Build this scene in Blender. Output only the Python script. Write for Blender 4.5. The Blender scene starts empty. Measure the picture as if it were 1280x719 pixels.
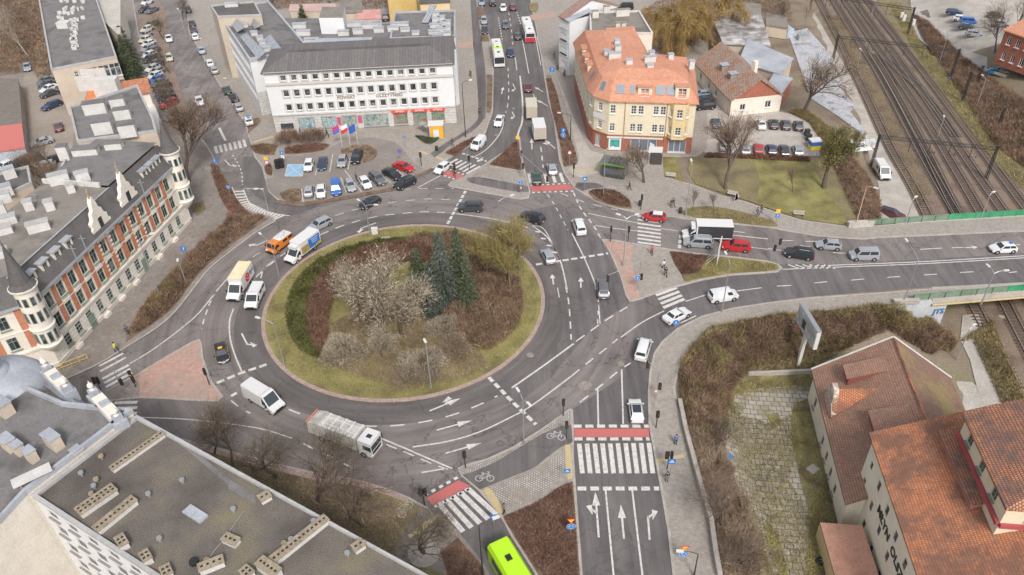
import bpy, bmesh, math, random
import numpy as np
from mathutils import Vector, Matrix
random.seed(7); RNG=np.random.default_rng(7)
S=bpy.context.scene; COL=S.collection
# ------------------------------------------------------------------ camera (1280x719 picture frame)
F=995.0; PT=math.radians(37.5); RL=math.radians(-1.9); CH=74.0
cam=bpy.data.cameras.new('camera'); co=bpy.data.objects.new('camera',cam); COL.objects.link(co)
cam.sensor_width=36; cam.lens=36*F/1280; cam.clip_end=6000; cam.clip_start=0.5
co.location=(0,0,CH)
co.matrix_world=Matrix.Translation((0,0,CH))@Matrix.Rotation(math.pi/2-PT,4,'X')@Matrix.Rotation(RL,4,'Z')
S.camera=co
# ------------------------------------------------------------------ light
W=bpy.data.worlds.new('World'); S.world=W; W.use_nodes=True
nt=W.node_tree; bg=nt.nodes['Background']
sky=nt.nodes.new('ShaderNodeTexSky'); sky.sky_type='NISHITA'; sky.sun_disc=False
SUN_EL=math.radians(46); SUN_AZ=math.radians(166)
sky.sun_elevation=SUN_EL; sky.sun_rotation=SUN_AZ; sky.air_density=1.0; sky.dust_density=3.0
hs=nt.nodes.new('ShaderNodeHueSaturation'); hs.inputs['Saturation'].default_value=0.34
nt.links.new(sky.outputs[0],hs.inputs['Color']); nt.links.new(hs.outputs[0],bg.inputs[0]); bg.inputs[1].default_value=0.125
sl=bpy.data.lights.new('sun','SUN'); sl.energy=1.5; sl.angle=math.radians(12); sl.color=(1,0.965,0.92)
so=bpy.data.objects.new('sun',sl); COL.objects.link(so)
sd=Vector((math.sin(SUN_AZ)*math.cos(SUN_EL),math.cos(SUN_AZ)*math.cos(SUN_EL),math.sin(SUN_EL)))
so.rotation_euler=sd.to_track_quat('Z','Y').to_euler(); so.location=(0,-40,120)
S.view_settings.view_transform='Standard'; S.view_settings.look='None'; S.view_settings.gamma=1
S.view_settings.use_curve_mapping=False; S.view_settings.exposure=0.70
S.render.engine='CYCLES'; S.cycles.max_bounces=5; S.cycles.diffuse_bounces=3; S.cycles.glossy_bounces=2

# ------------------------------------------------------------------ projection helpers
def P(u,v,z=0.0):
    a=(u-640)/F; b=-(v-359.5)/F
    c,s=math.cos(RL),math.sin(RL); a,b=c*a-s*b,s*a+c*b
    dy=math.cos(PT)+b*math.sin(PT); dz=-math.sin(PT)+b*math.cos(PT)
    t=-(CH-z)/dz
    return (a*t,dy*t)
def R3(u,v,z): x,y=P(u,v,z); return Vector((x,y,z))
def proj(x,y,z):
    f=y*math.cos(PT)-(z-CH)*math.sin(PT); up=y*math.sin(PT)+(z-CH)*math.cos(PT)
    a=x/f; b=up/f
    c,s=math.cos(-RL),math.sin(-RL); a,b=c*a-s*b,s*a+c*b
    return (640+a*F,359.5-b*F)
def zof(u,v,vt,z0=0.0):
    x,y=P(u,v,z0); lo,hi=z0,z0+50
    for _ in range(30):
        m=(lo+hi)/2
        if proj(x,y,m)[1]>vt: lo=m
        else: hi=m
    return lo
# ------------------------------------------------------------------ terrain height
W0=np.array(P(1015,20,-5)); W1=np.array(P(1130,272,-5)); wd=W1-W0; wd/=np.linalg.norm(wd); wn=np.array([-wd[1],wd[0]])
def sm(t): t=np.clip(t,0,1); return t*t*(3-2*t)
EDGE=[P(*q) for q in [(1420,352),(1280,362),(1160,373),(1110,381),(1040,387),(960,395),(915,403),(885,409),(866,430),(849,460),(844,485),(847,510),(858,540),(869,577),(880,622),(889,652),(894,690),(899,719),(905,800),(912,900)]]
NEDGE=[P(*q) for q in [(960,262),(1010,279),(1060,285),(1070,284),(1170,276),(1280,270),(1420,262)]]
def dpoly(x,y,pl):
    d=np.full(np.shape(x),1e9); 
    for (ax,ay),(bx,by) in zip(pl[:-1],pl[1:]):
        ux,uy=bx-ax,by-ay; L=ux*ux+uy*uy
        t=np.clip(((x-ax)*ux+(y-ay)*uy)/L,0,1)
        d=np.minimum(d,np.hypot(x-ax-t*ux,y-ay-t*uy))
    return d
def inpoly(x,y,pl):
    r=np.zeros(np.shape(x),bool); n=len(pl)
    for i in range(n):
        ax,ay=pl[i]; bx,by=pl[(i+1)%n]
        if ay==by: continue
        c=((ay>y)!=(by>y))&(x<(bx-ax)*(y-ay)/(by-ay)+ax)
        r^=c
    return r
SOUTH=EDGE+[(600,20),(600,EDGE[0][1])]
NORTH=NEDGE+[(600,NEDGE[-1][1]),(600,900),(NEDGE[0][0],900)]
def dW(x,y): return (x-W0[0])*wn[0]+(y-W0[1])*wn[1]
def Hn(x,y):
    x=np.asarray(x,float); y=np.asarray(y,float)
    w=dW(x,y)
    k=sm((y-136)/8)
    s0=-9.5+k*6.5; s1=-2.5+k*1.5
    base=-5*sm((w-s0)/(s1-s0))
    east=5*sm((w-27)/16)
    nrth=(base+east)*sm((dpoly(x,y,NEDGE)-0.3)/6)
    cor=-5*sm((w+3.5)/1.0)+east
    ds=dpoly(x,y,EDGE)
    sth=-4*np.maximum(sm((ds-0.5)/8),sm((w+13)/8))-1.0*sm((w+5)/3)*sm(ds/3)+east*sm(ds/5)
    ins=inpoly(x,y,SOUTH); inn=inpoly(x,y,NORTH)
    corridor=(w>-2.5)&(w<30)
    z=np.where(ins,sth,np.where(inn,nrth,np.where(w>-4,cor,0)))
    z=np.where(corridor&(ins|inn),-5+east,z)
    return z
def h(x,y): return float(Hn(x,y))
def G(u,v,dz=0.0):
    """point of the terrain seen at picture position (u,v)"""
    z=0.0
    lo=-8.0; hi=0.5
    # march downwards along the ray
    prev=hi
    for i in range(60):
        z=hi-(hi-lo)*i/59
        x,y=P(u,v,z)
        if h(x,y)>=z-1e-6:
            a,b=prev,z
            for _ in range(14):
                m=(a+b)/2; x,y=P(u,v,m)
                if h(x,y)>=m: b=m
                else: a=m
            z=(a+b)/2; break
        prev=z
    x,y=P(u,v,z)
    return Vector((x,y,h(x,y)+dz))
PV=0.12   # pavement height
# ------------------------------------------------------------------ materials
MATS={}
def _new(name):
    m=bpy.data.materials.new(name); m.use_nodes=True; n=m.node_tree.nodes; l=m.node_tree.links
    return m,n,l,n['Principled BSDF']
def c4(c): return (c[0],c[1],c[2],1)
def flat(name,c,rough=0.6,metal=0,spec=0.5,emit=0):
    if name in MATS: return MATS[name]
    m,n,l,b=_new(name); b.inputs['Base Color'].default_value=c4(c); b.inputs['Roughness'].default_value=rough
    b.inputs['Metallic'].default_value=metal; b.inputs['Specular IOR Level'].default_value=spec
    MATS[name]=m; return m
def pos(n,l,rot=0,scale=(1,1,1),obj=False):
    if obj: g=n.new('ShaderNodeTexCoord'); o=g.outputs['Object']
    else: g=n.new('ShaderNodeNewGeometry'); o=g.outputs['Position']
    mp=n.new('ShaderNodeMapping'); mp.inputs['Rotation'].default_value=(0,0,rot); mp.inputs['Scale'].default_value=scale
    l.new(o,mp.inputs[0]); return mp.outputs[0]
def noise(n,l,vec,scale,detail=4,rough=0.6):
    t=n.new('ShaderNodeTexNoise'); t.inputs['Scale'].default_value=scale; t.inputs['Detail'].default_value=detail; t.inputs['Roughness'].default_value=rough
    l.new(vec,t.inputs['Vector']); return t.outputs['Fac']
def ramp(n,l,fac,stops):
    r=n.new('ShaderNodeValToRGB'); e=r.color_ramp.elements
    while len(e)<len(stops): e.new(0.5)
    for k,(p,c) in enumerate(stops): e[k].position=p; e[k].color=c4(c)
    l.new(fac,r.inputs[0]); return r.outputs[0]
def mix(n,l,fac,a,b,mode='MIX'):
    x=n.new('ShaderNodeMix'); x.data_type='RGBA'; x.blend_type=mode
    for s,v in ((0,fac),(6,a),(7,b)):
        if hasattr(v,'links'): l.new(v,x.inputs[s])
        else: x.inputs[s].default_value=v if s==0 else c4(v)
    return x.outputs[2]
def noisy(name,c1,c2,scale=0.3,fine=6.0,rough=0.85,c3=None,bump=0.0,fa=0.35,lo=0.35,hi=0.65,metal=0):
    """two-tone blotches + fine grain"""
    if name in MATS: return MATS[name]
    m,n,l,b=_new(name); v=pos(n,l)
    st=[(lo,c1),(hi,c2)]
    if c3: st=[(lo,c1),((lo+hi)/2,c2),(hi,c3)]
    col=ramp(n,l,noise(n,l,v,scale,5),st)
    f=ramp(n,l,noise(n,l,v,fine,3,0.7),[(0.3,(1-fa,)*3),(0.7,(1+fa*0.6,)*3)])
    col=mix(n,l,1.0,col,f,'MULTIPLY')
    l.new(col,b.inputs['Base Color']); b.inputs['Roughness'].default_value=rough; b.inputs['Metallic'].default_value=metal
    if bump:
        bp=n.new('ShaderNodeBump'); bp.inputs['Strength'].default_value=bump; bp.inputs['Distance'].default_value=0.1
        l.new(noise(n,l,v,fine,3),bp.inputs['Height']); l.new(bp.outputs[0],b.inputs['Normal'])
    MATS[name]=m; return m
def asphalt(name,c1,c2,crack=0.6,patch=0.08,rot=0.0,radial=None):
    if name in MATS: return MATS[name]
    m,n,l,b=_new(name); v=pos(n,l)
    col=ramp(n,l,noise(n,l,v,patch,6,0.65),[(0.36,c1),(0.64,c2)])
    # longitudinal wear streaks
    if radial:
        sb=n.new('ShaderNodeVectorMath'); sb.operation='SUBTRACT'; sb.inputs[1].default_value=(*radial,0); l.new(v,sb.inputs[0])
        ln_=n.new('ShaderNodeVectorMath'); ln_.operation='LENGTH'; l.new(sb.outputs[0],ln_.inputs[0])
        nm=n.new('ShaderNodeVectorMath'); nm.operation='NORMALIZE'; l.new(sb.outputs[0],nm.inputs[0]); sx=n.new('ShaderNodeSeparateXYZ'); l.new(nm.outputs[0],sx.inputs[0])
        cb=n.new('ShaderNodeCombineXYZ'); l.new(ln_.outputs['Value'],cb.inputs[0])
        for k_ in (0,1): mu=n.new('ShaderNodeMath'); mu.operation='MULTIPLY'; mu.inputs[1].default_value=1.6; l.new(sx.outputs[k_],mu.inputs[0]); l.new(mu.outputs[0],cb.inputs[k_+1])
        vs=cb.outputs[0]
    else: vs=pos(n,l,rot,(0.9,0.07,1))
    s=ramp(n,l,noise(n,l,vs,0.9,4,0.7),[(0.32,(0.74,)*3),(0.68,(1.2,)*3)])
    col=mix(n,l,1.0,col,s,'MULTIPLY')
    f=ramp(n,l,noise(n,l,v,14,2,0.8),[(0.25,(0.8,)*3),(0.75,(1.2,)*3)]); col=mix(n,l,1.0,col,f,'MULTIPLY')
    vo=n.new('ShaderNodeTexVoronoi'); vo.feature='DISTANCE_TO_EDGE'; vo.inputs['Scale'].default_value=0.13
    dv=mix(n,l,0.12,v,noise(n,l,v,0.7,4)); l.new(v,vo.inputs['Vector'])
    ad=n.new('ShaderNodeVectorMath'); ad.operation='ADD'
    nz=n.new('ShaderNodeTexNoise'); nz.inputs['Scale'].default_value=0.5; nz.inputs['Detail'].default_value=5; l.new(v,nz.inputs['Vector'])
    sc=n.new('ShaderNodeVectorMath'); sc.operation='SCALE'; sc.inputs['Scale'].default_value=4.0; l.new(nz.outputs['Color'],sc.inputs[0])
    l.new(v,ad.inputs[0]); l.new(sc.outputs[0],ad.inputs[1]); l.new(ad.outputs[0],vo.inputs['Vector'])
    cr=ramp(n,l,vo.outputs['Distance'],[(0.0,(1-crack*0.75,)*3),(0.012,(1,1,1))])
    col=mix(n,l,1.0,col,cr,'MULTIPLY')
    l.new(col,b.inputs['Base Color']); b.inputs['Roughness'].default_value=0.82
    MATS[name]=m; return m
def bricky(name,c1,c2,cm,bw=0.3,bh=0.15,mortar=0.02,rot=0.0,rough=0.85,dirt=None,dscale=0.25,offset=0.5,obj=False,vertical=False,dlo=0.45,dhi=0.6,bump=0.0):
    if name in MATS: return MATS[name]
    m,n,l,b=_new(name); v=pos(n,l,rot)
    if vertical:   # map facade height to texture y
        sp=n.new('ShaderNodeSeparateXYZ'); l.new(v,sp.inputs[0]); cb=n.new('ShaderNodeCombineXYZ')
        l.new(sp.outputs[0],cb.inputs[0]); l.new(sp.outputs[2],cb.inputs[1]); vv=cb.outputs[0]
    else: vv=v
    t=n.new('ShaderNodeTexBrick'); t.inputs['Scale'].default_value=1; t.inputs['Brick Width'].default_value=bw; t.inputs['Row Height'].default_value=bh
    t.inputs['Mortar Size'].default_value=mortar; t.inputs['Color1'].default_value=c4(c1); t.inputs['Color2'].default_value=c4(c2); t.inputs['Mortar'].default_value=c4(cm); t.offset=offset
    t.inputs['Mortar Smooth'].default_value=0.3
    l.new(vv,t.inputs['Vector']); col=t.outputs['Color']
    if dirt:
        d=ramp(n,l,noise(n,l,v,dscale,7,0.7),[(dlo,(0,0,0)),(dhi,(1,1,1))])
        dd=n.new('ShaderNodeMath'); dd.operation='MULTIPLY'; dd.inputs[1].default_value=0.75; l.new(d,dd.inputs[0])
        col=mix(n,l,dd.outputs[0],col,dirt)
    f=ramp(n,l,noise(n,l,v,1.6,5,0.75),[(0.3,(0.78,)*3),(0.7,(1.15,)*3)]); col=mix(n,l,1.0,col,f,'MULTIPLY')
    l.new(col,b.inputs['Base Color']); b.inputs['Roughness'].default_value=rough
    if bump:
        bp=n.new('ShaderNodeBump'); bp.inputs['Strength'].default_value=bump; bp.inputs['Distance'].default_value=0.08
        l.new(t.outputs['Fac'],bp.inputs['Height']); bp.invert=True; l.new(bp.outputs[0],b.inputs['Normal'])
    MATS[name]=m; return m
def foliage(name,cols,rough=0.9,scale=0.35,trans=0.0):
    """random colour per leaf / twig"""
    if name in MATS: return MATS[name]
    m,n,l,b=_new(name); g=n.new('ShaderNodeNewGeometry')
    k=len(cols); col=ramp(n,l,g.outputs['Random Per Island'],[(i/(k-1) if k>1 else 0,c) for i,c in enumerate(cols)])
    f=ramp(n,l,noise(n,l,g.outputs['Position'],scale,3),[(0.35,(0.72,)*3),(0.65,(1.25,)*3)]); col=mix(n,l,1.0,col,f,'MULTIPLY')
    l.new(col,b.inputs['Base Color']); b.inputs['Roughness'].default_value=rough; b.inputs['Specular IOR Level'].default_value=0.15
    MATS[name]=m; return m
def paintmark(name,c,wear=0.5):
    if name in MATS: return MATS[name]
    m,n,l,b=_new(name); v=pos(n,l)
    w=ramp(n,l,noise(n,l,v,2.2,6,0.75),[(wear-0.12,(0.30,0.29,0.285)),(wear+0.1,c)])
    l.new(w,b.inputs['Base Color']); b.inputs['Roughness'].default_value=0.7; MATS[name]=m; return m
ASP=asphalt('asphalt_worn',(0.150,0.130,0.122),(0.215,0.188,0.175),0.7,0.08,math.radians(-80)); ASPC=asphalt('asphalt_ring',(0.142,0.123,0.116),(0.212,0.186,0.174),0.7,0.08,0,(-16.15,93.9)); ASPCD=asphalt('asphalt_ring_dark',(0.100,0.088,0.084),(0.145,0.127,0.121),0.4,0.06,0,(-16.15,93.9))
ASPD=asphalt('asphalt_dark',(0.105,0.094,0.091),(0.145,0.130,0.126),0.4,0.05)
ASPB=asphalt('asphalt_patched',(0.14,0.125,0.118),(0.24,0.21,0.20),0.8,0.12)
ASPR=asphalt('asphalt_rail_brown',(0.16,0.13,0.115),(0.21,0.175,0.155),0.3,0.12)
PAVE=bricky('concrete_pavers',(0.30,0.265,0.23),(0.36,0.32,0.28),(0.22,0.20,0.18),0.4,0.2,0.018,0.3,dirt=(0.24,0.205,0.175),dscale=0.12,dlo=0.5,dhi=0.75)
PAVED=bricky('dull_pavers',(0.235,0.205,0.18),(0.285,0.25,0.225),(0.17,0.15,0.13),0.5,0.5,0.02,0.5,dirt=(0.19,0.16,0.135),dscale=0.15)
PAVEP=bricky('pink_pavers',(0.42,0.255,0.205),(0.49,0.315,0.26),(0.30,0.2,0.16),0.4,0.2,0.015,-0.4,dirt=(0.34,0.27,0.22),dscale=0.2)
COBB=bricky('cobbles',(0.36,0.33,0.30),(0.45,0.42,0.385),(0.19,0.165,0.14),0.32,0.28,0.05,0.6,dirt=(0.25,0.21,0.17),dscale=0.3,bump=0.4)
LOTP=bricky('lot_pavers',(0.235,0.205,0.185),(0.275,0.245,0.22),(0.19,0.165,0.15),0.4,0.2,0.012,0.2,dirt=(0.19,0.165,0.145),dscale=0.1)
KERB=noisy('kerb_granite',(0.33,0.29,0.255),(0.43,0.385,0.345),1.0,8,fa=0.3)
KERBB=bricky('kerb_brick',(0.34,0.235,0.195),(0.42,0.32,0.275),(0.28,0.2,0.17),0.3,0.3,0.03)
GRASS=noisy('grass_olive',(0.15,0.12,0.05),(0.225,0.20,0.07),0.25,8,c3=(0.29,0.255,0.095),fa=0.5,bump=0.5)
GRASSD=noisy('grass_dull',(0.15,0.115,0.07),(0.205,0.165,0.085),0.2,5,c3=(0.235,0.205,0.095),fa=0.5,bump=0.5)
SOIL=noisy('soil_leaves',(0.115,0.075,0.05),(0.18,0.12,0.085),0.6,7,c3=(0.24,0.165,0.115),fa=0.5,bump=0.5)
DIRT=noisy('dirt_ground',(0.17,0.125,0.09),(0.235,0.185,0.135),0.15,4,c3=(0.21,0.185,0.10),fa=0.4,bump=0.3)
CONC=noisy('concrete_light',(0.36,0.325,0.285),(0.46,0.42,0.375),0.35,5,fa=0.25)
BALL=noisy('ballast_brown',(0.15,0.105,0.078),(0.22,0.16,0.12),0.25,6,c3=(0.22,0.17,0.11),fa=0.5,bump=0.5)
REDP=paintmark('red_crossing_paint',(0.46,0.13,0.12),0.30)
WHP=paintmark('white_road_paint',(0.60,0.565,0.53),0.43)
WHPW=paintmark('white_worn_paint',(0.52,0.49,0.46),0.48)
YEP=paintmark('yellow_tactile',(0.48,0.37,0.19),0.40)
BLP=paintmark('blue_bay_paint',(0.22,0.42,0.60),0.42)
METG=flat('galvanised_steel',(0.42,0.43,0.44),0.45,0.6)
METD=flat('dark_steel',(0.05,0.05,0.05),0.5,0.3)
METL=flat('pale_paint_steel',(0.60,0.58,0.54),0.5)
BLACK=flat('black_plastic',(0.02,0.02,0.02),0.5)
RUB=flat('tyre_rubber',(0.025,0.025,0.027),0.85)
RIM=flat('wheel_rim',(0.42,0.43,0.44),0.35,0.7)
GLASS=flat('dark_glass',(0.035,0.042,0.05),0.08,0.0,0.7)
GLASB=flat('sky_glass',(0.14,0.17,0.21),0.08,0.0,0.9)
HEADL=flat('lamp_lens',(0.75,0.75,0.72),0.1,0,0.8)
TAILL=flat('tail_lens',(0.38,0.02,0.02),0.15,0,0.7)
WHITE=flat('white_paint',(0.62,0.61,0.60),0.35)
SBLUE=flat('sign_blue',(0.03,0.18,0.52),0.4)
SRED=flat('sign_red',(0.55,0.03,0.03),0.4)
SYEL=flat('sign_yellow',(0.80,0.45,0.04),0.4)
# ------------------------------------------------------------------ mesh builder
KIDS={}
class MB:
    def __init__(s): s.v=[]; s.f=[]; s.m=[]
    def add(s,vs,fs,mi=0):
        o=len(s.v); s.v+= [tuple(p) for p in vs]
        for f in fs: s.f.append(tuple(i+o for i in f)); s.m.append(mi)
        return s
    def box(s,c,d,rz=0,mi=0):
        x,y,z=c; a,b,e=d[0]/2,d[1]/2,d[2]/2; cs,sn=math.cos(rz),math.sin(rz)
        vs=[(x+p*a*cs-q*b*sn,y+p*a*sn+q*b*cs,z+r*e) for p,q,r in ((-1,-1,-1),(1,-1,-1),(1,1,-1),(-1,1,-1),(-1,-1,1),(1,-1,1),(1,1,1),(-1,1,1))]
        return s.add(vs,[(3,2,1,0),(4,5,6,7),(0,1,5,4),(1,2,6,5),(2,3,7,6),(3,0,4,7)],mi)
    def prism(s,poly,z0,z1,mi=0,top=None,bottom=True):
        n=len(poly); pl=[(p[0],p[1]) for p in poly]
        a=sum(pl[i][0]*pl[(i+1)%n][1]-pl[(i+1)%n][0]*pl[i][1] for i in range(n))
        if a<0: pl=pl[::-1]
        s.add([(x,y,z0) for x,y in pl]+[(x,y,z1) for x,y in pl],[(i,(i+1)%n,n+(i+1)%n,n+i) for i in range(n)],mi)
        s.add([(x,y,z1) for x,y in pl],[tuple(range(n))],mi if top is None else top)
        if bottom: s.add([(x,y,z0) for x,y in pl],[tuple(range(n))[::-1]],mi)
        return s
    def tube(s,p0,p1,r0,r1=None,n=8,mi=0,cap=True):
        p0=Vector(p0); p1=Vector(p1); r1=r0 if r1 is None else r1
        d=(p1-p0); 
        if d.length<1e-6: return s
        d.normalize(); a=d.orthogonal().normalized(); b=d.cross(a)
        vs=[]
        for p,r in ((p0,r0),(p1,r1)):
            for i in range(n):
                t=2*math.pi*i/n; vs.append(p+a*math.cos(t)*r+b*math.sin(t)*r)
        fs=[(i,(i+1)%n,n+(i+1)%n,n+i) for i in range(n)]
        if cap: fs+=[tuple(range(n))[::-1],tuple(range(n,2*n))]
        return s.add(vs,fs,mi)
    def path(s,pts,r,n=6,mi=0):
        for a,b in zip(pts[:-1],pts[1:]): s.tube(a,b,r,r,n,mi)
        return s
    def lathe(s,c,prof,n=16,mi=0):
        """prof list of (r,z)"""
        vs=[]; 
        for r,z in prof:
            for i in range(n): t=2*math.pi*i/n; vs.append((c[0]+r*math.cos(t),c[1]+r*math.sin(t),c[2]+z))
        fs=[]
        for k in range(len(prof)-1):
            for i in range(n): fs.append((k*n+i,k*n+(i+1)%n,(k+1)*n+(i+1)%n,(k+1)*n+i))
        fs.append(tuple(range((len(prof)-1)*n,len(prof)*n)))
        return s.add(vs,fs,mi)
    def poly(s,vs,mi=0): return s.add(vs,[tuple(range(len(vs)))],mi)
    def mesh(s,name,mats,org=(0,0,0),smooth=None):
        me=bpy.data.meshes.new(name); o=org
        me.from_pydata([(x-o[0],y-o[1],z-o[2]) for x,y,z in s.v],[],s.f)
        if not isinstance(mats,(list,tuple)): mats=[mats]
        for m in mats: me.materials.append(m)
        if len(mats)>1: me.polygons.foreach_set('material_index',s.m)
        if smooth is not None:
            me.polygons.foreach_set('use_smooth',[True]*len(me.polygons)); me.set_sharp_from_angle(angle=math.radians(smooth))
        me.update(); return me
def link(name,me,parent=None,loc=None,rz=0):
    o=bpy.data.objects.new(name,me); COL.objects.link(o)
    if parent: o.parent=parent; KIDS.setdefault(parent.name,[]).append(o)
    if loc is not None: o.location=loc
    if rz: o.rotation_euler=(0,0,rz)
    return o
def tag(o,label=None,cat=None,group=None,kind=None):
    if label: o['label']=label
    if cat: o['category']=cat
    if group: o['group']=group
    if kind: o['kind']=kind
    return o
def thing(name,label,cat,loc=(0,0,0),rz=0,group=None):
    o=link(name,None,None,loc,rz); o.empty_display_size=0.5; return tag(o,label,cat,group)
def part(name,mb,mats,parent,label=None,smooth=None,local=False):
    """mb in world coords (parent unrotated) unless local"""
    org=(0,0,0) if local else tuple(worldloc(parent))
    o=link(name,mb.mesh(name,mats,org,smooth),parent)
    if label: o['label']=label
    return o
def worldloc(o):
    v=Vector(o.location)
    while o.parent: o=o.parent; v+=Vector(o.location)
    return v
def struct(name,mb,mats,smooth=None,kind='structure'):
    o=link(name,mb.mesh(name,mats,(0,0,0),smooth)); o['kind']=kind; return o
def copy_tree(o,parent=None):
    c=o.copy(); COL.objects.link(c); c.parent=parent
    if parent: KIDS.setdefault(parent.name,[]).append(c)
    for ch in list(KIDS.get(o.name,[])): copy_tree(ch,c)
    return c
# ------------------------------------------------------------------ polygon utils
def spline(pts,closed=True,sub=4,ang=50):
    n=len(pts); P_=[Vector(p[:2]) for p in pts]
    def sharp(i):
        if not closed and (i<=0 or i>=n-1): return True
        a=P_[i%n]-P_[(i-1)%n]; b=P_[(i+1)%n]-P_[i%n]
        if a.length<1e-6 or b.length<1e-6: return True
        return a.angle(b)>math.radians(ang)
    out=[]
    for i in range(n if closed else n-1):
        p1=P_[i]; p2=P_[(i+1)%n]
        p0=p1*2-p2 if sharp(i) else P_[(i-1)%n]; p3=p2*2-p1 if sharp(i+1 if not closed else (i+1)%n) else P_[(i+2)%n]
        for k in range(sub):
            t=k/sub
            q=0.5*((2*p1)+(-p0+p2)*t+(2*p0-5*p1+4*p2-p3)*t*t+(-p0+3*p1-3*p2+p3)*t**3)
            out.append((q.x,q.y))
    if not closed: out.append((P_[-1].x,P_[-1].y))
    return out
def px(pts,z=0.0): return [P(u,v,z) for u,v in pts]
def ccw(pl):
    n=len(pl); a=sum(pl[i][0]*pl[(i+1)%n][1]-pl[(i+1)%n][0]*pl[i][1] for i in range(n))
    return pl if a>0 else pl[::-1]
def inset(pl,d):
    n=len(pl); out=[]
    for i in range(n):
        a=Vector(pl[i-1]);b=Vector(pl[i]);c=Vector(pl[(i+1)%n])
        u=(b-a); w=(c-b)
        if u.length<1e-6: u=w
        if w.length<1e-6: w=u
        u=u.normalized(); w=w.normalized()
        n1=Vector((-u.y,u.x)); n2=Vector((-w.y,w.x)); m=n1+n2
        if m.length<1e-3: m=n1
        m.normalize(); k=1/max(0.5,m.dot(n1)); q=b+m*d*k; out.append((q.x,q.y))
    return out
def slab(name,pl,mat,z=PV,kerb=KERB,kw=0.28,z0=-0.3):
    pl=ccw(pl); mb=MB(); mb.prism(pl,z0,z,bottom=False); struct(name,mb,mat)
    if kerb:
        ins=inset(pl,kw); n=len(pl); kb=MB()
        kb.add([(x,y,z+0.006) for x,y in pl]+[(x,y,z+0.006) for x,y in ins],[(i,(i+1)%n,n+(i+1)%n,n+i) for i in range(n)])
        o=inset(pl,-0.03)
        kb.add([(x,y,z+0.006) for x,y in o]+[(x,y,0.0) for x,y in o],[(i,n+i,n+(i+1)%n,(i+1)%n) for i in range(n)])
        kb.add([(x,y,z+0.006) for x,y in o]+[(x,y,z+0.006) for x,y in pl],[(i,(i+1)%n,n+(i+1)%n,n+i) for i in range(n)])
        struct('kerb',kb,kerb)
def sheet(name,pl,mat,z): 
    mb=MB(); mb.poly([(x,y,z) for x,y in ccw(pl)]); return struct(name,mb,mat)
def drape(name,pl,mat,dz=0.05,step=2.0,kind='structure'):
    bm=bmesh.new(); bm.faces.new([bm.verts.new((x,y,0)) for x,y in ccw(pl)])
    xs=[p[0] for p in pl]; ys=[p[1] for p in pl]
    x=min(xs)+step
    while x<max(xs):
        bmesh.ops.bisect_plane(bm,geom=bm.verts[:]+bm.edges[:]+bm.faces[:],plane_co=(x,0,0),plane_no=(1,0,0)); x+=step
    y=min(ys)+step
    while y<max(ys):
        bmesh.ops.bisect_plane(bm,geom=bm.verts[:]+bm.edges[:]+bm.faces[:],plane_co=(0,y,0),plane_no=(0,1,0)); y+=step
    co_=np.array([v.co[:] for v in bm.verts]); zz=Hn(co_[:,0],co_[:,1])
    for v,z in zip(bm.verts,zz): v.co.z=z+dz
    bmesh.ops.triangulate(bm,faces=bm.faces[:])
    me=bpy.data.meshes.new(name); bm.to_mesh(me); bm.free(); me.materials.append(mat)
    o=link(name,me); o['kind']=kind; return o
def strip_pts(pts,w):
    """left and right offset of polyline"""
    L=[];Rr=[]
    n=len(pts)
    for i in range(n):
        a=Vector(pts[max(i-1,0)]); b=Vector(pts[min(i+1,n-1)]); d=(b-a)
        d=d.normalized() if d.length>1e-6 else Vector((1,0)); nn=Vector((-d.y,d.x))*w/2; p=Vector(pts[i])
        L.append((p.x+nn.x,p.y+nn.y)); Rr.append((p.x-nn.x,p.y-nn.y))
    return L,Rr
def ribbon(mb,pts,w,z,mi=0):
    L,Rr=strip_pts(pts,w)
    for i in range(len(pts)-1):
        mb.add([(*L[i],z),(*Rr[i],z),(*Rr[i+1],z),(*L[i+1],z)],[(0,1,2,3)],mi)
def dashes(mb,pts,w,z,on,off,mi=0):
    """dashed ribbon along a world polyline"""
    seg=[]; acc=0; cum=[0]
    for a,b in zip(pts[:-1],pts[1:]): acc+=math.hypot(b[0]-a[0],b[1]-a[1]); cum.append(acc)
    def at(s):
        s=min(max(s,0),acc)
        for i in range(len(cum)-1):
            if s<=cum[i+1]+1e-9:
                t=(s-cum[i])/max(cum[i+1]-cum[i],1e-9); a=pts[i];b=pts[i+1]; return (a[0]+(b[0]-a[0])*t,a[1]+(b[1]-a[1])*t)
        return pts[-1]
    s=0
    while s<acc:
        e=min(s+on,acc); ribbon(mb,[at(s),at((s+e)/2),at(e)],w,z,mi); s+=on+off
# ================================================================== GROUND
def ground():
    xs=np.concatenate([[-3000,-1200,-500,-260],np.arange(-170,171,1.3),[260,500,1200,3000]])
    ys=np.concatenate([[-3000,-900,-250,-40],np.arange(20,300,1.3),[420,700,1500,4000]])
    X,Y=np.meshgrid(xs,ys); Z=Hn(X,Y); ny,nx=X.shape
    co_=np.stack([X,Y,Z],-1).reshape(-1,3)
    i=np.arange((ny-1)*(nx-1)); r=i//(nx-1); c=i%(nx-1); a=r*nx+c
    fs=np.stack([a,a+1,a+nx+1,a+nx],1)
    me=bpy.data.meshes.new('ground'); me.vertices.add(len(co_)); me.vertices.foreach_set('co',co_.ravel())
    me.loops.add(fs.size); me.loops.foreach_set('vertex_index',fs.ravel().astype(np.int32))
    me.polygons.add(len(fs)); me.polygons.foreach_set('loop_start',np.arange(0,fs.size,4,dtype=np.int32)); 
    me.update(calc_edges=True); me.materials.append(DIRT)
    o=link('ground',me); o['kind']='structure'
ground()
CX,CY=-16.15,93.9; CR=21.0
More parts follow.
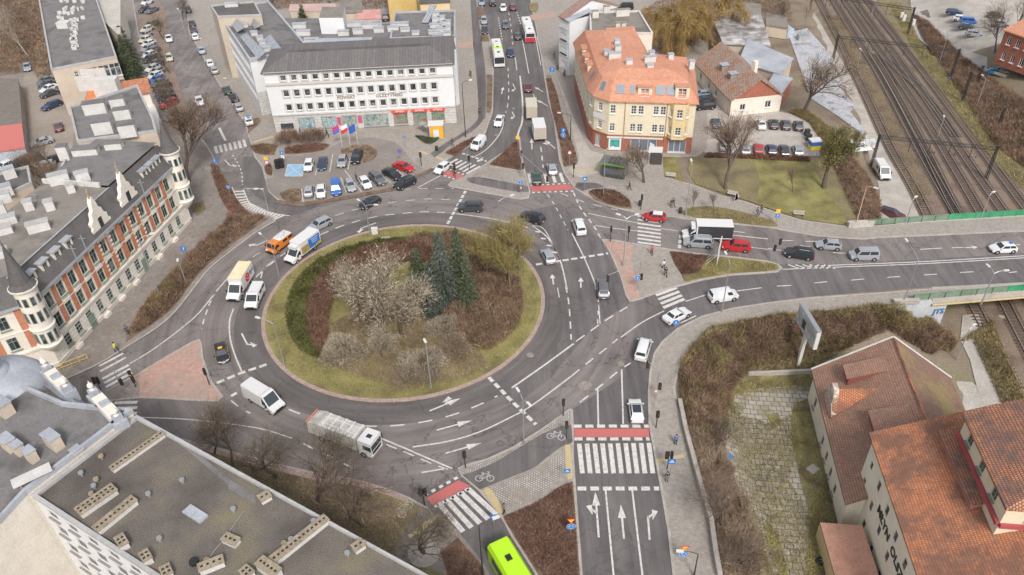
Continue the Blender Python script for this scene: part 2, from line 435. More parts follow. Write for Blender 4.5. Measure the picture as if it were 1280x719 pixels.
# ------------------------------------------------------------------ asphalt sheets
sheet('roundabout_road',px([(95,520),(60,500),(60,440),(200,330),(262,250),(255,165),(330,150),(560,120),(560,95),(720,95),(860,250),(1000,262),(1000,375),(860,412),(825,470),(830,560),(820,640),(570,740),(300,640)]),ASPC,0.010)
sheet('north_west_street',px([(160,-25),(232,-25),(262,60),(345,190),(345,215),(240,215),(190,110)]),ASPB,0.018)
sheet('north_street',px([(590,-25),(720,-25),(720,95),(750,215),(560,215),(560,150),(612,110)]),ASPD,0.016)
sheet('south_street',px([(700,533),(700,800),(868,800),(830,533)]),ASPD,0.016)
sheet('bus_street',px([(520,615),(600,590),(690,740),(700,800),(640,800),(600,740)]),ASPD,0.016)
# darker resurfaced inner lanes and right road lower lanes
def arc(r,a0,a1,n=40): return [(CX+r*math.cos(math.radians(a0+(a1-a0)*i/n)),CY+r*math.sin(math.radians(a0+(a1-a0)*i/n))) for i in range(n+1)]
ring=arc(CR-0.5,0,360,72)[:-1]; ring2=arc(CR+3.9,0,360,72)[:-1]
mb=MB(); n=72
mb.add([(x,y,0.022) for x,y in ring]+[(x,y,0.022) for x,y in ring2],[(i,n+i,n+(i+1)%n,(i+1)%n) for i in range(n)]); struct('roundabout_inner_lane',mb,ASPCD)
sheet('exit_lane_road',px([(642,510),(690,470),(745,405),(790,378),(782,367),(760,317),(752,300),(700,255),(665,262),(665,282),(700,325),(712,380),(700,430),(660,470),(630,490)]),ASPD,0.026)
sheet('side_exit_road',px([(304,196),(330,196),(341,245),(370,256),(405,256),(365,270),(345,262),(318,244),(306,232)]),ASPD,0.028)
sheet('east_road_upper',px([(905,279),(985,288),(1022,294),(1080,298),(1170,294),(1280,288),(1420,281),(1420,316),(1280,322),(1060,332),(970,332),(905,322)]),ASP,0.022)
sheet('east_road',px([(975,330),(1060,330),(1280,317),(1420,308),(1420,346),(1280,353),(1160,359),(1010,371),(918,384),(870,398),(835,420),(818,442),(811,470),(811,535),(716,535),(715,512),(780,470),(800,400),(850,358),(900,347)]),ASPD,0.024)
# ------------------------------------------------------------------ central island
ci=arc(CR,0,360,96)[:-1]; slab('roundabout_island',ci,GRASS,0.14,KERBB,0.55)
# ------------------------------------------------------------------ pavement blocks traced round their kerbs
def B(name,pts,mat=PAVE,z=PV,kerb=KERB,sub=3,kw=0.28): slab(name,spline(px(pts,z),True,sub),mat,z,kerb,kw)
B('pavement_west',[(-40,505),(40,488),(76,476),(124,454),(160,432),(195,410),(218,390),(242,360),(262,335),(287,315),(320,290),(341,278),(343,275),(338,270),(320,266),(302,256),(290,240),(272,208),(262,188),(240,158),(205,120),(178,64),(166,0),(155,-40),(-260,-40),(-260,505)],PAVED,kerb=None,sub=1)
mbk=MB(); ribbon(mbk,spline(px([(40,488),(76,476),(124,454),(160,432),(195,410),(218,390),(242,360),(262,335),(287,315),(320,290),(341,278),(343,275),(338,270),(320,266),(302,256),(290,240),(272,208),(262,188),(240,158),(205,120),(178,64),(166,0)],PV),False,3),0.3,PV+0.006); struct('kerb',mbk,KERB)
B('pavement_north',[(331,222),(336,240),(347,250),(370,255),(402,252),(432,247),(470,240),(495,235),(515,222),(540,211),(556,201),(575,190),(591,180),(607,166),(616,140),(617,88),(613,50),(604,14),(600,-40),(228,-40),(236,40),(262,86),(284,122),(305,152),(313,178),(318,196),(327,208)],PAVE,sub=1)
B('splitter_island',[(650,171),(652,190),(655,208),(660,225),(663,240),(661,247),(650,249),(600,240),(562,233),(560,231),(564,227),(580,221),(600,209),(612,201),(635,186),(645,176)],PAVE,sub=1)
B('pavement_east',[(660,-40),(664,10),(669,30),(676,70),(681,100),(685,125),(692,150),(696,178),(699,200),(705,217),(717,234),(727,241),(747,252),(770,260),(800,267),(840,271),(880,277),(915,280),(960,284),(985,289),(1022,295),(1060,298),(1080,299),(1100,297),(1170,294),(1280,289),(1420,282),(1420,262),(1280,270),(1170,276),(1080,283),(1069,285),(1061,283),(1003,275),(972,266),(935,253),(900,244),(870,232),(835,222),(830,196),(870,195),(885,186),(885,40),(860,-40)],PAVE,z=PV,sub=1)
B('triangle_plaza',[(752,299),(770,300),(797,305),(830,310),(860,315),(920,321),(960,326),(973,330),(978,335),(972,340),(960,341),(915,344),(877,350),(852,357),(832,362),(800,374),(787,377),(782,369),(775,344),(762,315)],PAVE,sub=1)
B('pavement_south',[(1420,348),(1280,356),(1225,360),(1160,361),(1110,365),(1010,372),(960,378),(915,385),(877,395),(847,410),(827,427),(817,442),(812,465),(810,490),(811,530),(815,552),(825,607),(835,665),(841,719),(852,800),(912,800),(905,760),(899,719),(894,690),(889,652),(880,622),(869,577),(858,540),(847,510),(844,485),(849,460),(866,430),(885,409),(915,403),(960,395),(1040,387),(1110,381),(1160,374),(1280,363),(1420,352)],PAVE,sub=1)
B('pavement_wedge',[(572,585),(590,578),(607,574),(640,559),(677,536),(712,511),(716,512),(717,535),(717,570),(719,598),(722,640),(728,719),(735,800),(720,800),(670,719),(655,695),(640,672),(624,642),(597,612),(577,595)],PAVE,sub=1)
B('pavement_park',[(-60,520),(97,512),(150,520),(185,530),(222,547),(250,554),(300,567),(357,582),(395,591),(445,599),(482,610),(512,622),(532,633),(545,645),(570,672),(600,707),(608,719),(660,800),(-100,800)],GRASSD,sub=1)
B('triangle_island',[(131,489),(167,470),(200,450),(240,427),(249,424),(252,428),(254,447),(265,477),(279,495),(273,501),(250,501),(200,498),(175,497),(135,501),(132,497)],PAVEP,sub=1)
B('bus_kerb_island',[(610,719),(606,712),(570,672),(566,674),(596,712),(600,722),(650,800),(662,800)],SOIL,sub=1) if 0 else None
# ------------------------------------------------------------------ surfaces on the blocks
Z1=PV+0.008; Z2=PV+0.014
def SH(name,pts,mat,z=Z1,sub=3): sheet(name,spline(px(pts,PV),True,sub),mat,z)
SH('brown_shrub_bed',[(262,209),(268,203),(275,210),(290,238),(302,258),(320,270),(337,273),(320,284),(287,309),(262,329),(240,353),(222,378),(205,395),(172,418),(157,428),(159,418),(170,395),(200,358),(229,330),(258,300),(283,275),(285,262),(272,238)],SOIL)
SH('lawn_strip',[(236,258),(254,250),(257,262),(246,270)],GRASSD)
SH('parking_surface',[(332,224),(337,239),(350,249),(370,253),(402,250),(432,245),(470,238),(493,233),(512,222),(530,212),(515,202),(508,192),(497,180),(480,174),(460,172),(430,177),(413,184),(395,190),(375,194),(352,195),(342,203),(342,222)],LOTP)
SH('parking_aisle',[(336,228),(370,224),(420,219),(460,210),(490,200),(500,190),(490,181),(470,175),(440,178),(413,186),(395,192),(358,197),(356,201),(400,197),(425,189),(442,182),(465,181),(475,190),(470,201),(430,216),(380,222),(336,221)],LOTP,Z2) if 0 else None
for pts in ([(313,183),(328,180),(347,182),(345,187),(343,194),(330,194),(319,191)],[(356,185),(385,180),(413,181),(407,187),(390,191),(370,193),(356,193)],[(331,210),(338,205),(341,212),(340,220),(334,218)],
            [(350,243),(358,238),(368,236),(377,236),(376,252),(364,253),(354,249)],[(426,188),(441,183),(462,182),(471,190),(467,199),(455,204),(453,199),(453,191),(440,191),(427,195)],
            [(557,192),(575,180),(595,170),(592,177),(580,187),(569,196)],[(608,93),(616,94),(615,130),(613,141),(608,141)],[(596,8),(604,10),(609,25),(598,25)],[(601,43),(611,45),(612,52),(601,52)],
            [(518,170),(530,172),(540,173),(551,172),(545,177),(538,181),(530,179)],[(309,150),(323,147),(326,152),(315,163),(310,168)]):
    SH('planting_bed',pts,SOIL,Z2)
SH('planting_bed',[(341,253),(370,258),(402,254),(432,249),(470,242),(495,237),(513,226),(540,213),(540,210),(513,221),(495,232),(470,238),(432,245),(402,250),(370,253),(350,250)],SOIL,Z2)
SH('planting_bed',[(612,206),(647,174),(649,180),(650,195),(653,213),(640,211)],SOIL,Z2)
SH('cobbled_paving',[(590,221),(604,209),(650,214),(654,229),(658,232)],COBB,Z2)
SH('cycle_path',[(583,223),(600,222),(660,233),(661,240),(640,239),(590,229)],ASPD,Z2)
SH('cycle_path',[(588,0),(595,0),(602,52),(607,92),(607,140),(604,150),(592,163),(570,176),(553,190),(543,197),(538,192),(555,180),(580,165),(595,152),(598,140),(596,100),(592,60)],ASPD,Z2)
SH('planting_bed',[(682,98),(689,97),(697,120),(703,145),(712,170),(722,199),(720,206),(705,209),(702,196),(698,170),(690,140),(686,120)],SOIL,Z2)
SH('planting_bed',[(660,5),(672,3),(673,10),(670,16),(663,14)],GRASSD,Z2)
SH('red_paving',[(662,19),(692,15),(693,21),(665,26)],PAVEP,Z2)
SH('red_paving',[(572,53),(592,52),(593,59),(573,60)],PAVEP,Z2)
SH('planting_bed',[(735,240),(745,237),(762,238),(776,243),(787,251),(790,261),(775,260),(757,255),(742,249)],SOIL,Z2)
SH('cycle_path',[(718,234),(722,228),(745,229),(755,234),(738,236),(728,239)],ASPD,Z2)
SH('concrete_paving',[(708,215),(714,208),(724,200),(722,190),(712,150),(703,118),(694,92),(730,175),(745,190),(770,196),(752,205),(750,216),(725,222)],CONC,Z1)
SH('lawn',[(828,196),(844,196),(853,228),(835,221),(830,215)],GRASS,Z2)
SH('lawn',[(847,267),(855,263),(866,259),(890,258),(920,263),(950,271),(968,277),(973,283),(955,283),(915,278),(880,274)],GRASSD,Z2)
drape('lawn',px([(862,198),(885,199),(1012,200),(1040,205),(1060,243),(1072,283),(1060,283),(1003,275),(972,265),(935,252),(905,243),(870,231),(860,215)],0),GRASS,0.15)
SH('pink_paving',[(754,301),(768,302),(792,306),(790,330),(800,372),(788,375),(783,366),(776,342),(763,314)],PAVEP,Z2)
SH('planting_bed',[(837,314),(860,317),(888,320),(880,330),(873,342),(853,345),(842,328)],SOIL,Z2)
SH('lawn',[(888,320),(920,323),(960,328),(972,331),(974,336),(960,339),(915,342),(877,348),(856,353),(852,345),(873,342),(880,330)],GRASS,Z2)
SH('cobbled_paving',[(573,586),(607,576),(640,562),(677,538),(712,513),(714,530),(695,535),(668,548),(645,562),(620,577),(590,590),(578,594)],COBB,Z2)
SH('cycle_path',[(578,594),(590,590),(620,577),(645,562),(668,548),(695,535),(714,531),(716,553),(700,560),(680,575),(667,585),(640,596),(615,606),(600,612)],ASPD,Z2)
SH('cobbled_paving',[(603,616),(640,598),(667,587),(690,573),(706,562),(706,590),(694,603),(670,622),(640,637),(627,640)],COBB,Z2)
SH('leafy_bed',[(716,602),(700,608),(675,625),(640,641),(628,645),(641,668),(655,690),(670,714),(720,800),(732,800),(725,719),(719,640)],SOIL,Z2)
for pts in ([(706,556),(713,556),(716,598),(708,600)],[(819,574),(854,568),(856,572),(820,579)],[(608,609),(614,612),(632,640),(624,642),(604,614)],[(527,655),(548,643),(552,648),(512,673),(510,669)]):
    SH('tactile_paving',pts,YEP,PV+0.02,1)
for pts in ([(712,214.5),(749,208.5),(749,211),(712,217)],[(345,171),(341,170.5),(316,177),(317,179)],[(525,188),(536,192),(534,194),(523,190)],[(546,195),(557,200),(555,202),(544,197)]):
    SH('tactile_paving',pts,YEP,PV+0.02,1)
SH('cycle_path',[(545,645),(532,634),(512,650),(500,672),(488,690),(500,720),(515,700),(530,680),(550,665)],PAVED,Z2)
SH('cobbled_paving',[(535,650),(548,640),(575,667),(608,710),(612,722),(560,720),(525,700)],PAVED,Z1)
SH('brick_edge_path',[(222,548),(300,569),(395,593),(445,601),(482,612),(512,624),(508,628),(478,617),(440,607),(390,599),(296,575),(218,552)],KERBB,Z2)
SH('leafy_bed',[(572,672),(603,707),(607,719),(650,800),(575,800),(560,720),(550,690)],SOIL,PV+0.02)
SH('paved_plaza',[(130,490),(166,472),(174,480),(174,496),(136,500)],PAVED,Z2)
# ------------------------------------------------------------------ areas off the kerbed blocks
drape('yard_paving',px([(946,470),(1020,466),(1050,540),(1062,640),(1030,720),(960,720),(925,640),(905,570),(910,500)],-4),bricky('yard_slabs',(0.31,0.28,0.235),(0.39,0.355,0.305),(0.155,0.13,0.07),1.0,0.85,0.07,0.12,dirt=(0.19,0.16,0.085),dscale=0.28,dlo=0.50,dhi=0.66),0.05,3)
for k_,pts in enumerate(([(992,508),(1021,496),(1040,545),(1052,590),(1062,645),(1040,720),(1005,720),(1012,650),(1000,600),(990,550)],[(926,640),(950,646),(972,670),(985,720),(930,720)],[(928,472),(1019,468),(1018,480),(975,484),(935,490),(918,520),(910,505)],[(958,520),(972,516),(978,530),(966,538)])): drape('mossy_ground',spline(px(pts,-4),True,3),noisy('moss_and_mud',(0.12,0.095,0.05),(0.20,0.17,0.07),0.5,6,c3=(0.26,0.23,0.085),fa=0.5,bump=0.4),0.09+.004*k_,3)
drape('concrete_yard',px([(1160,480),(1215,478),(1245,505),(1265,530),(1275,560),(1190,560),(1170,500)],-5),CONC,0.06,3)
drape('dirt_track',px([(1203,395),(1222,392),(1232,420),(1240,450),(1255,480),(1275,525),(1300,570),(1270,570),(1240,530),(1222,490),(1212,450),(1200,425)],-5),CONC,0.1,3)
drape('concrete_path',px([(1007,20),(1018,16),(1050,72),(1086,135),(1115,185),(1135,225),(1152,268),(1151,285),(1100,285),(1098,262),(1100,240),(1092,208),(1072,165),(1052,110),(1025,60)],-5),CONC,0.06,3)
drape('rail_ballast',px([(1022,-40),(1030,40),(1075,120),(1112,183),(1145,235),(1158,290),(1230,400),(1290,540),(1420,760),(1560,700),(1420,300),(1250,180),(1130,50),(1090,-40)],-5),BALL,0.04,3)
drape('yard_concrete',px([(982,56),(1006,50),(1040,90),(1060,130),(1082,178),(1080,190),(1040,160),(1010,140),(1000,110)],-3),noisy('wet_concrete',(0.34,0.34,0.36),(0.46,0.46,0.48),0.3,3,0.35,c3=(0.26,0.23,0.22)),0.12,2)
drape('car_park',px([(880,128),(905,118),(940,132),(985,142),(1010,152),(1022,170),(1024,195),(960,197),(900,196),(878,190)],0),CONC,0.08,3)
drape('side_road',px([(1140,-40),(1150,20),(1185,62),(1225,88),(1245,108),(1262,98),(1240,78),(1238,60),(1220,50),(1420,60),(1420,-40)],0),CONC,0.1,3)
drape('side_road',px([(1146,-5),(1158,25),(1180,48),(1215,80),(1240,98),(1250,92),(1225,70),(1190,38),(1172,12),(1165,-5)],0),ASP,0.13,3)
drape('green_verge',px([(1095,-5),(1118,-5),(1140,40),(1165,60),(1195,105),(1240,160),(1280,205),(1340,260),(1290,240),(1240,205),(1190,140),(1150,80),(1110,25)],-5),GRASSD,0.10,3)
drape('courtyard',px([(20,78),(45,88),(85,128),(90,150),(70,190),(80,200),(60,240),(-20,240),(-20,185),(30,178),(27,120),(22,100)],0),PAVED,0.14,3) if 0 else sheet('courtyard',px([(30,92),(48,88),(82,128),(95,140),(90,190),(90,230),(-40,232),(-40,188),(40,185),(28,120)],PV),noisy('court_paving',(0.27,0.225,0.185),(0.34,0.29,0.245),0.15,5,fa=0.3),Z2)
sheet('woodland_floor',px([(-200,-60),(52,-60),(60,60),(48,88),(20,92),(-200,110)],PV),DIRT,Z1)
sheet('angled_parking',px([(172,5),(205,5),(212,60),(222,100),(236,150),(222,158),(205,128),(190,95),(176,40)],0),noisy('parking_gravel',(0.21,0.15,0.115),(0.27,0.205,0.165),0.3,6,fa=0.3),0.13)
drape('worn_lawn',px([(862,199),(942,201),(950,225),(946,256),(935,252),(905,243),(872,231),(862,215)],0),GRASSD,0.17)
drape('worn_lawn',px([(1012,203),(1040,206),(1058,243),(1070,280),(1062,281),(1040,250),(1025,225)],0),GRASSD,0.17)
# ------------------------------------------------------------------ painted markings
ZM=0.036
mk=MB()
def dl(pts,w=0.2,on=2,off=2,z=ZM): dashes(mk,spline(px(pts),False,4),w,z,on,off)
def ln(pts,w=0.2,z=ZM): ribbon(mk,spline(px(pts),False,4),w,z)
dl([(400,294),(424,284),(449,276),(476,270),(504,267),(530,265),(556,266)],0.22,1.6,1.4)
dl([(419,270),(445,262),(484,254),(510,251),(535,249),(564,250)],0.16,1.6,1.6)
dl([(462,241),(490,238),(520,236),(567,236)],0.16,1.6,1.4)
ln([(522,235),(552,219)],0.2); ln([(570,267.5),(605,272),(640,279),(660,285)],0.2)
dl([(344,326),(325,342),(309,358),(297,377),(293,385)],0.22,1.6,1.6); ln([(292,386),(287,402),(288,424),(294,445),(302,464)],0.2)
dl([(345,305),(323,317),(312,325)],0.16,1.6,1.6); ln([(312,326),(282,351),(250,390),(225,412),(190,438),(162,455)],0.2)
dl([(270,365),(262,380),(258,391),(255,400),(252,412)],0.2,1.2,1.0)
dl([(326,348),(333,333),(367,310),(385,300),(400,294)],0.2,1.6,1.6)
dl([(289,501),(300,510),(313,517)],0.2,1.6,1.6)
dl([(361,512),(377,518),(420,528),(460,533),(497,532),(533,527),(569,518),(602,505),(622,495)],0.22,1.8,1.7)
dl([(379,554.6),(393,562),(409,569),(423,576),(437.6,584)],0.22,1.6,1.6)
ln([(177,522),(240,525),(320,535),(365,548)],0.16)
ln([(471,546),(500,558),(530,571),(565,586)],0.2); dl([(483,556),(510,567),(540,580),(560,587)],0.16,1.5,1.0)
ln([(516,559),(560,552),(600,540),(640,521),(665,507),(715,470)],0.2)
dl([(715,470),(733,455),(755,438),(772,424)],0.2,1.6,1.3); ln([(776,422),(803,403),(830,389)],0.2)
ln([(527,591),(557,586)],0.2)
ln([(640,485),(680,457),(717,430)],0.25); dl([(720,427),(737,415),(755,402),(784,384)],0.22,1.8,1.3)
dl([(725,503),(749,484),(772,465),(788,454)],0.22,1.6,1.4)
ln([(747,487),(748,532)],0.2); ln([(777,462),(778,495),(779,530)],0.2)
dl([(707,358),(710,372),(712,390),(714,425)],0.2,1.6,1.2); ln([(697,360),(699,372)],0.15)
ln([(747,362),(750,405)],0.16); dl([(747,405),(748,376),(746,362)],0.16,1,1)
ln([(715,292),(730,322),(742,350),(745,362)],0.2); ln([(665,282),(685,298),(700,325),(709,362)],0.2); ln([(665,282),(678,285),(688,300),(700,325)],0.16)
dl([(717,241),(726,261),(741,281),(751,298)],0.25,1.3,1.0); dl([(684,243),(694,258),(710,288)],0.16,1.2,1.2); dl([(701,242),(734,254),(772,263)],0.18,1.6,1.8)
ln([(735,267),(765,273),(797,279)],0.18); ln([(744,282),(770,286),(796,289)],0.18); ln([(826,286),(848,289)],0.15)
ln([(914,294),(960,299)],0.2); ln([(914,289),(931,291)],0.18); ln([(935,309),(960,312)],0.18)
for a,b in (((976,301),(991,301)),((1007,302),(1021,302)),((960,311),(981,314)),((1041,316),(1059,317)),((1150,312),(1177,310.5)),((971,358),(989,357)),((1018,354),(1034,352.5)),((1064,350.5),(1080,349)),((1109,347),(1125,346)),((1155,344),(1171,343)),((1200,341),(1217,340)),((1261,341),(1271,340)),((1190,310),(1205,309.5)),((1245,308),(1275,306)),((921,364),(952,360)),((857,377),(882,369)),((851,404),(870,395))): ln([a,b],0.18)
ln([(1010,333),(1050,331.5),(1160,327),(1280,320),(1420,311)],0.2); ln([(978,337),(1050,334),(1160,329.6),(1280,322.6),(1420,314)],0.2)
for k in range(6): a=985+k*9; ln([(a,331),(a+14,336)],0.25)
ln([(757,613),(767,719),(776,800)],0.2); ln([(790,611),(803,719),(814,800)],0.2)
dl([(291,194),(297,204),(302,216),(303,231)],0.2,0.8,0.8); ln([(274,160),(282,176)],0.5); ln([(306,236),(330,236)],0.2)
dl([(662,-10),(660,0)],.2)
dl([(635,85),(636,112),(635,130),(632,141)],0.2,2,2); dl([(636,16),(639,36),(641,56)],0.2,2,2.5); dl([(623,22),(626,40),(628,52)],0.25,1,1); dl([(646,15),(649,24),(652,33)],0.22,1.2,1)
ln([(653,50),(657,70),(661,92)],0.2); ln([(644,72),(646,88)],0.2); ln([(669,44),(676,82)],0.2); ln([(671,46),(679,79)],0.2)
ln([(650,95),(653,125),(653,150),(649,163),(647,170)],0.35); ln([(631,147),(626,165),(615,180),(604,190),(592,197)],0.2)
dl([(578,192),(608,202)],0.5,0.7,0.4)
dl([(676,184),(677.5,197),(679,210)],0.22,2,1.6); dl([(667,118),(669,128)],0.2,2,2)
ln([(290,234),(300,255),(313,266)],0.15); ln([(304,237),(312,255),(320,259),(335,266),(362,270)],0.2)
struct('lane_markings',mk,WHP)
mk=MB()
def bars(c0,c1,d0,d1,n,w,mbx,z=ZM+0.002):
    """n stripes between edge c0-c1 and edge d0-d1 (px)"""
    for i in range(n):
        t=(i+0.5)/n if n>1 else .5
        t=i/(n-1)
        a=P(c0[0]+(c1[0]-c0[0])*t,c0[1]+(c1[1]-c0[1])*t); b=P(d0[0]+(d1[0]-d0[0])*t,d0[1]+(d1[1]-d0[1])*t)
        ribbon(mbx,[a,b],w,z)
def zebra(*a): 
    m=MB(); bars(*a,m); struct('zebra_crossing',m,WHP)
zebra((269,183),(304.5,175),(271.5,192),(307,184),7,0.55)
zebra((724,555),(811,554),(728,592),(816,592),10,0.55)
zebra((797,270),(797,303),(826,274),(826,307),8,0.5)
zebra((681,217.5),(700,216.5),(684,229),(704,228),3,0.6); zebra((661,217.5),(668,217),(663.5,229.5),(671,229),2,0.6)
zebra((572,199),(600,208),(561,205),(583,217.5),6,0.5)
zebra((820,369.5),(829,385),(846,360),(855.5,374),4,0.55); 
zebra((585,611),(548,629),(621,644),(579,665),5,0.6)
zebra((128,474),(134.5,489.5),(161,456.5),(167,471),4,0.5); zebra((124,458),(125.5,464.5),(154,442),(157.5,447),2,0.4)
zebra((143,504),(150,517.5),(172,503),(171,517),3,0.5)
zebra((541,196),(549,199),(549,189),(557,192),2,0.5)
m=MB()
for a,b in (((292,236),(305,240)),): pass
for i in range(12):
    t=i/11; a=(291+t*30,236+t*22 if t<.8 else 255+ (t-.8)*30); 
pa=spline(px([(291,236),(300,254),(315,265),(330,272),(345,276)]),False,5); pb=spline(px([(304,236),(312,252),(322,258),(338,265),(360,270)]),False,5)
for i in range(1,len(pa)-1):
    ribbon(m,[pa[i],pb[i]],0.45,ZM+0.002)
struct('hatched_marking',m,WHP)
m=MB()
for t in (0.15,0.35,0.55,0.75):
    a=(665+35*t,282+43*t); ribbon(m,[P(a[0]+ -1,a[1]+1),P(a[0]+5,a[1]+2)],0.4,ZM+.002)
struct('hatched_marking',m,WHP)
# give way / stop bars
m=MB()
for pts in ([(582,239),(570,261),(559,281)],[(271,479),(300,467),(336,455)],[(611,472),(640,502),(670,531)],[(670,331),(716,324),(760,317)],[(722,611),(824,611)],[(717,533),(811,533)],[(718,549),(812,549)],[(851,294),(849,311)]):
    dashes(m,px(pts),0.5 if pts[0][0]!=722 else 0.55,ZM+0.002,1.0,0.45)
struct('stop_lines',m,WHP)
m=MB(); m.poly([(*P(717.5,536),ZM-.004),(*P(718,546.5),ZM-.004),(*P(811.5,546.5),ZM-.004),(*P(811,536),ZM-.004)]); struct('red_cycle_crossing',m,REDP)
m=MB(); m.poly([(*P(q[0],q[1]),ZM-.004) for q in ((533,623),(541,632),(588,607.5),(573,600.5))]); struct('red_cycle_crossing',m,REDP)
m=MB(); m.poly([(*P(q[0],q[1]),ZM-.004) for q in ((663,233),(712.5,231),(718,237),(665,240))]); struct('red_cycle_crossing',m,REDP)
m=MB(); m.poly([(*P(q[0],q[1]),ZM-.004) for q in ((553,217.5),(560,213),(580,220),(574,224.5))]); struct('red_cycle_crossing',m,REDP)
m=MB()
for a,b in (((530,620),(572,597)),((543,634),(589,609.5)),((663,232),(712,229.5)),((665,241),(719,239)),((550,218),(573,226)),((562,212),(583,219.5))): dashes(m,px([a,b]),0.4,ZM+.002,0.5,0.5)
struct('crossing_edge_marks',m,WHP)
def arrow(tail,head,kind='s',w=0.22,hl=None,z=ZM+0.003,mb=None):
    a=Vector(P(*tail)); b=Vector(P(*head)); d=(b-a); L=d.length; d.normalize(); n=Vector((-d.y,d.x)); hl=hl or min(1.9,L*0.4)
    q=lambda s,t:(a.x+d.x*s+n.x*t,a.y+d.y*s+n.y*t,z)
    if 's' in kind: mb.add([q(0,-w/2),q(L-hl,-w/2),q(L-hl,w/2),q(0,w/2)],[(0,1,2,3)]); mb.poly([q(L-hl,-0.45),q(L,0),q(L-hl,0.45)])
    else: mb.add([q(0,-w/2),q(L*.7,-w/2),q(L*.7,w/2),q(0,w/2)],[(0,1,2,3)])
    for k,sg in (('l',1),('r',-1)):
        if k in kind:
            s=L*(0.55 if 's' in kind else .7)
            mb.add([q(s-0.4,sg*.05),q(s+.15,sg*0.5),q(s+.45,sg*0.5),q(s+0.05,sg*.05)][::sg],[(0,1,2,3)])
            mb.poly([q(s-.45,sg*.48),q(s+.95,sg*.48),q(s+.75,sg*1.15)][::sg])
m=MB()
for t,h_,k in (((748.5,672),(744,615),'sl'),((780,674),(776,631),'s'),((812,675),(809,634),'r'),((470,279),(442,289),'l'),((302,417),(313,438),'l'),((537,514),(576,498),'sl'),((546,538),(590,526),'s'),((557,567),(602,554),'s'),((334,301),(314,310),'r'),((665,187),(664.5,173),'s'),((694,186),(681,175),'sl'),((281,200),(291,211),'l'),((1206,310),(1222,309),'s'),((679,115),(668,109),'s'),((685,133),(671,125),'s'),((726,360),(726,347),'s'),((692,356),(690,343),'s'),((604,197),(596,203),'s'),((627,118),(629,109),'s'),((641,105),(646,115),'r'),((640,140),(645,149),'r')):
    arrow(t,h_,k,mb=m)
struct('direction_arrows',m,WHP)
# bicycle pictograms
def bike(c,f,s=1.0):
    a=Vector(P(*c)); b=Vector(P(*f)); d=(b-a).normalized(); n=Vector((-d.y,d.x)); m=MB()
    q=lambda x,y:(a.x+d.x*x*s+n.x*y*s,a.y+d.y*x*s+n.y*y*s)
    for cx in (-0.6,0.6): ribbon(m,[q(cx+0.38*math.cos(t*math.pi/6),0.38*math.sin(t*math.pi/6)) for t in range(13)],0.1,PV+0.022)
    for l in ([(-0.6,0),(-.25,.6),(.4,.6),(.6,0)],[(-.25,.6),(0,0),(.4,.6)],[(-.6,0),(0,0)],[(.35,.85),(.42,.6)],[(.2,.85),(.5,.85)],[(-.4,.72),(-.1,.72)]): ribbon(m,[q(*p) for p in l],0.1,PV+0.022)
    struct('cycle_pictogram',m,WHPW)
bike((695,547),(702,548),1.15); bike((507,638),(512,631),1.15); bike((606,599),(612,599),1.1); bike((262,212),(266,216),1.2); bike((763,236),(768,236),1.0)
# parking bays
sheet('blue_parking_bay',px([(356,220.5),(360,205.5),(381,205.5),(377.5,220.5)],PV),BLP,Z2+.004)
m=MB()
for a,b in (((356,220.5),(381,205.5)),((360,205.5),(377.5,220.5)),((356,220.5),(360,205.5)),((377.5,220.5),(381,205.5)),((360,205.5),(381,205.5)),((356,220.5),(377.5,220.5))): ribbon(m,[P(*a,PV),P(*b,PV)],0.15,Z2+.01)
for a,b in (((394,219),(399,202)),((412,215),(416,193)),((435,212),(438,196)),((379,252),(377,236)),((393,250),(395,233)),((415,247),(413,230)),((433,241),(426,222)),((452,240),(431,213)),((467,236),(452,222)),((489,229),(470,214)),((505,220),(490,207))): ribbon(m,[P(*a,PV),P(*b,PV)],0.15,Z2+.01)
struct('bay_lines',m,WHP)
# manhole covers, patches
m=MB()
for u,v,r in ((731,482,.9),(663,444,.5),(776,455,.5),(1252,396,.4),(572,160,.4),(561,144,.4),(620,169,.4),(642,136,.4),(235,446,.35),(768,259,.4)):
    x,y=P(u,v); m.lathe((x,y,0.03),[(r,0),(r*.95,0.012)],14)
struct('manhole_cover',m,noisy('cast_cover',(0.2,0.17,0.14),(0.33,0.29,0.25),2,9))
# ================================================================== BUILDINGS
PLW=noisy('white_render',(0.60,0.60,0.60),(0.66,0.66,0.66),0.25,3,fa=0.06)
PLG=bricky('banded_grey_plaster',(0.50,0.48,0.455),(0.52,0.50,0.475),(0.36,0.34,0.32),8,0.62,0.05,0,vertical=True)
PLC=noisy('cream_render',(0.62,0.54,0.39),(0.67,0.59,0.44),0.3,3,fa=0.08)
PLY=noisy('yellow_render',(0.62,0.48,0.26),(0.66,0.52,0.31),0.3,3,fa=0.08)
PLI=noisy('ivory_stucco',(0.66,0.595,0.51),(0.74,0.68,0.60),0.5,5,fa=0.15)
PLB=noisy('beige_render',(0.46,0.38,0.30),(0.53,0.45,0.36),0.3,4,fa=0.12)
PLO=noisy('ochre_render',(0.52,0.36,0.13),(0.58,0.42,0.17),0.3,4,fa=0.12)
BRO=bricky('orange_brick',(0.44,0.165,0.09),(0.51,0.21,0.12),(0.42,0.2,0.12),0.3,0.12,0.012,0.6,vertical=True)
BRR=bricky('red_brick',(0.32,0.10,0.065),(0.38,0.135,0.085),(0.25,0.12,0.09),0.4,0.15,0.015,0.0,vertical=True)
RGY=noisy('grey_felt_roof',(0.14,0.132,0.13),(0.19,0.178,0.175),0.2,6,c3=(0.115,0.108,0.105),fa=0.25)
RGD=noisy('dark_slate_roof',(0.085,0.078,0.076),(0.13,0.12,0.115),0.25,5,fa=0.25)
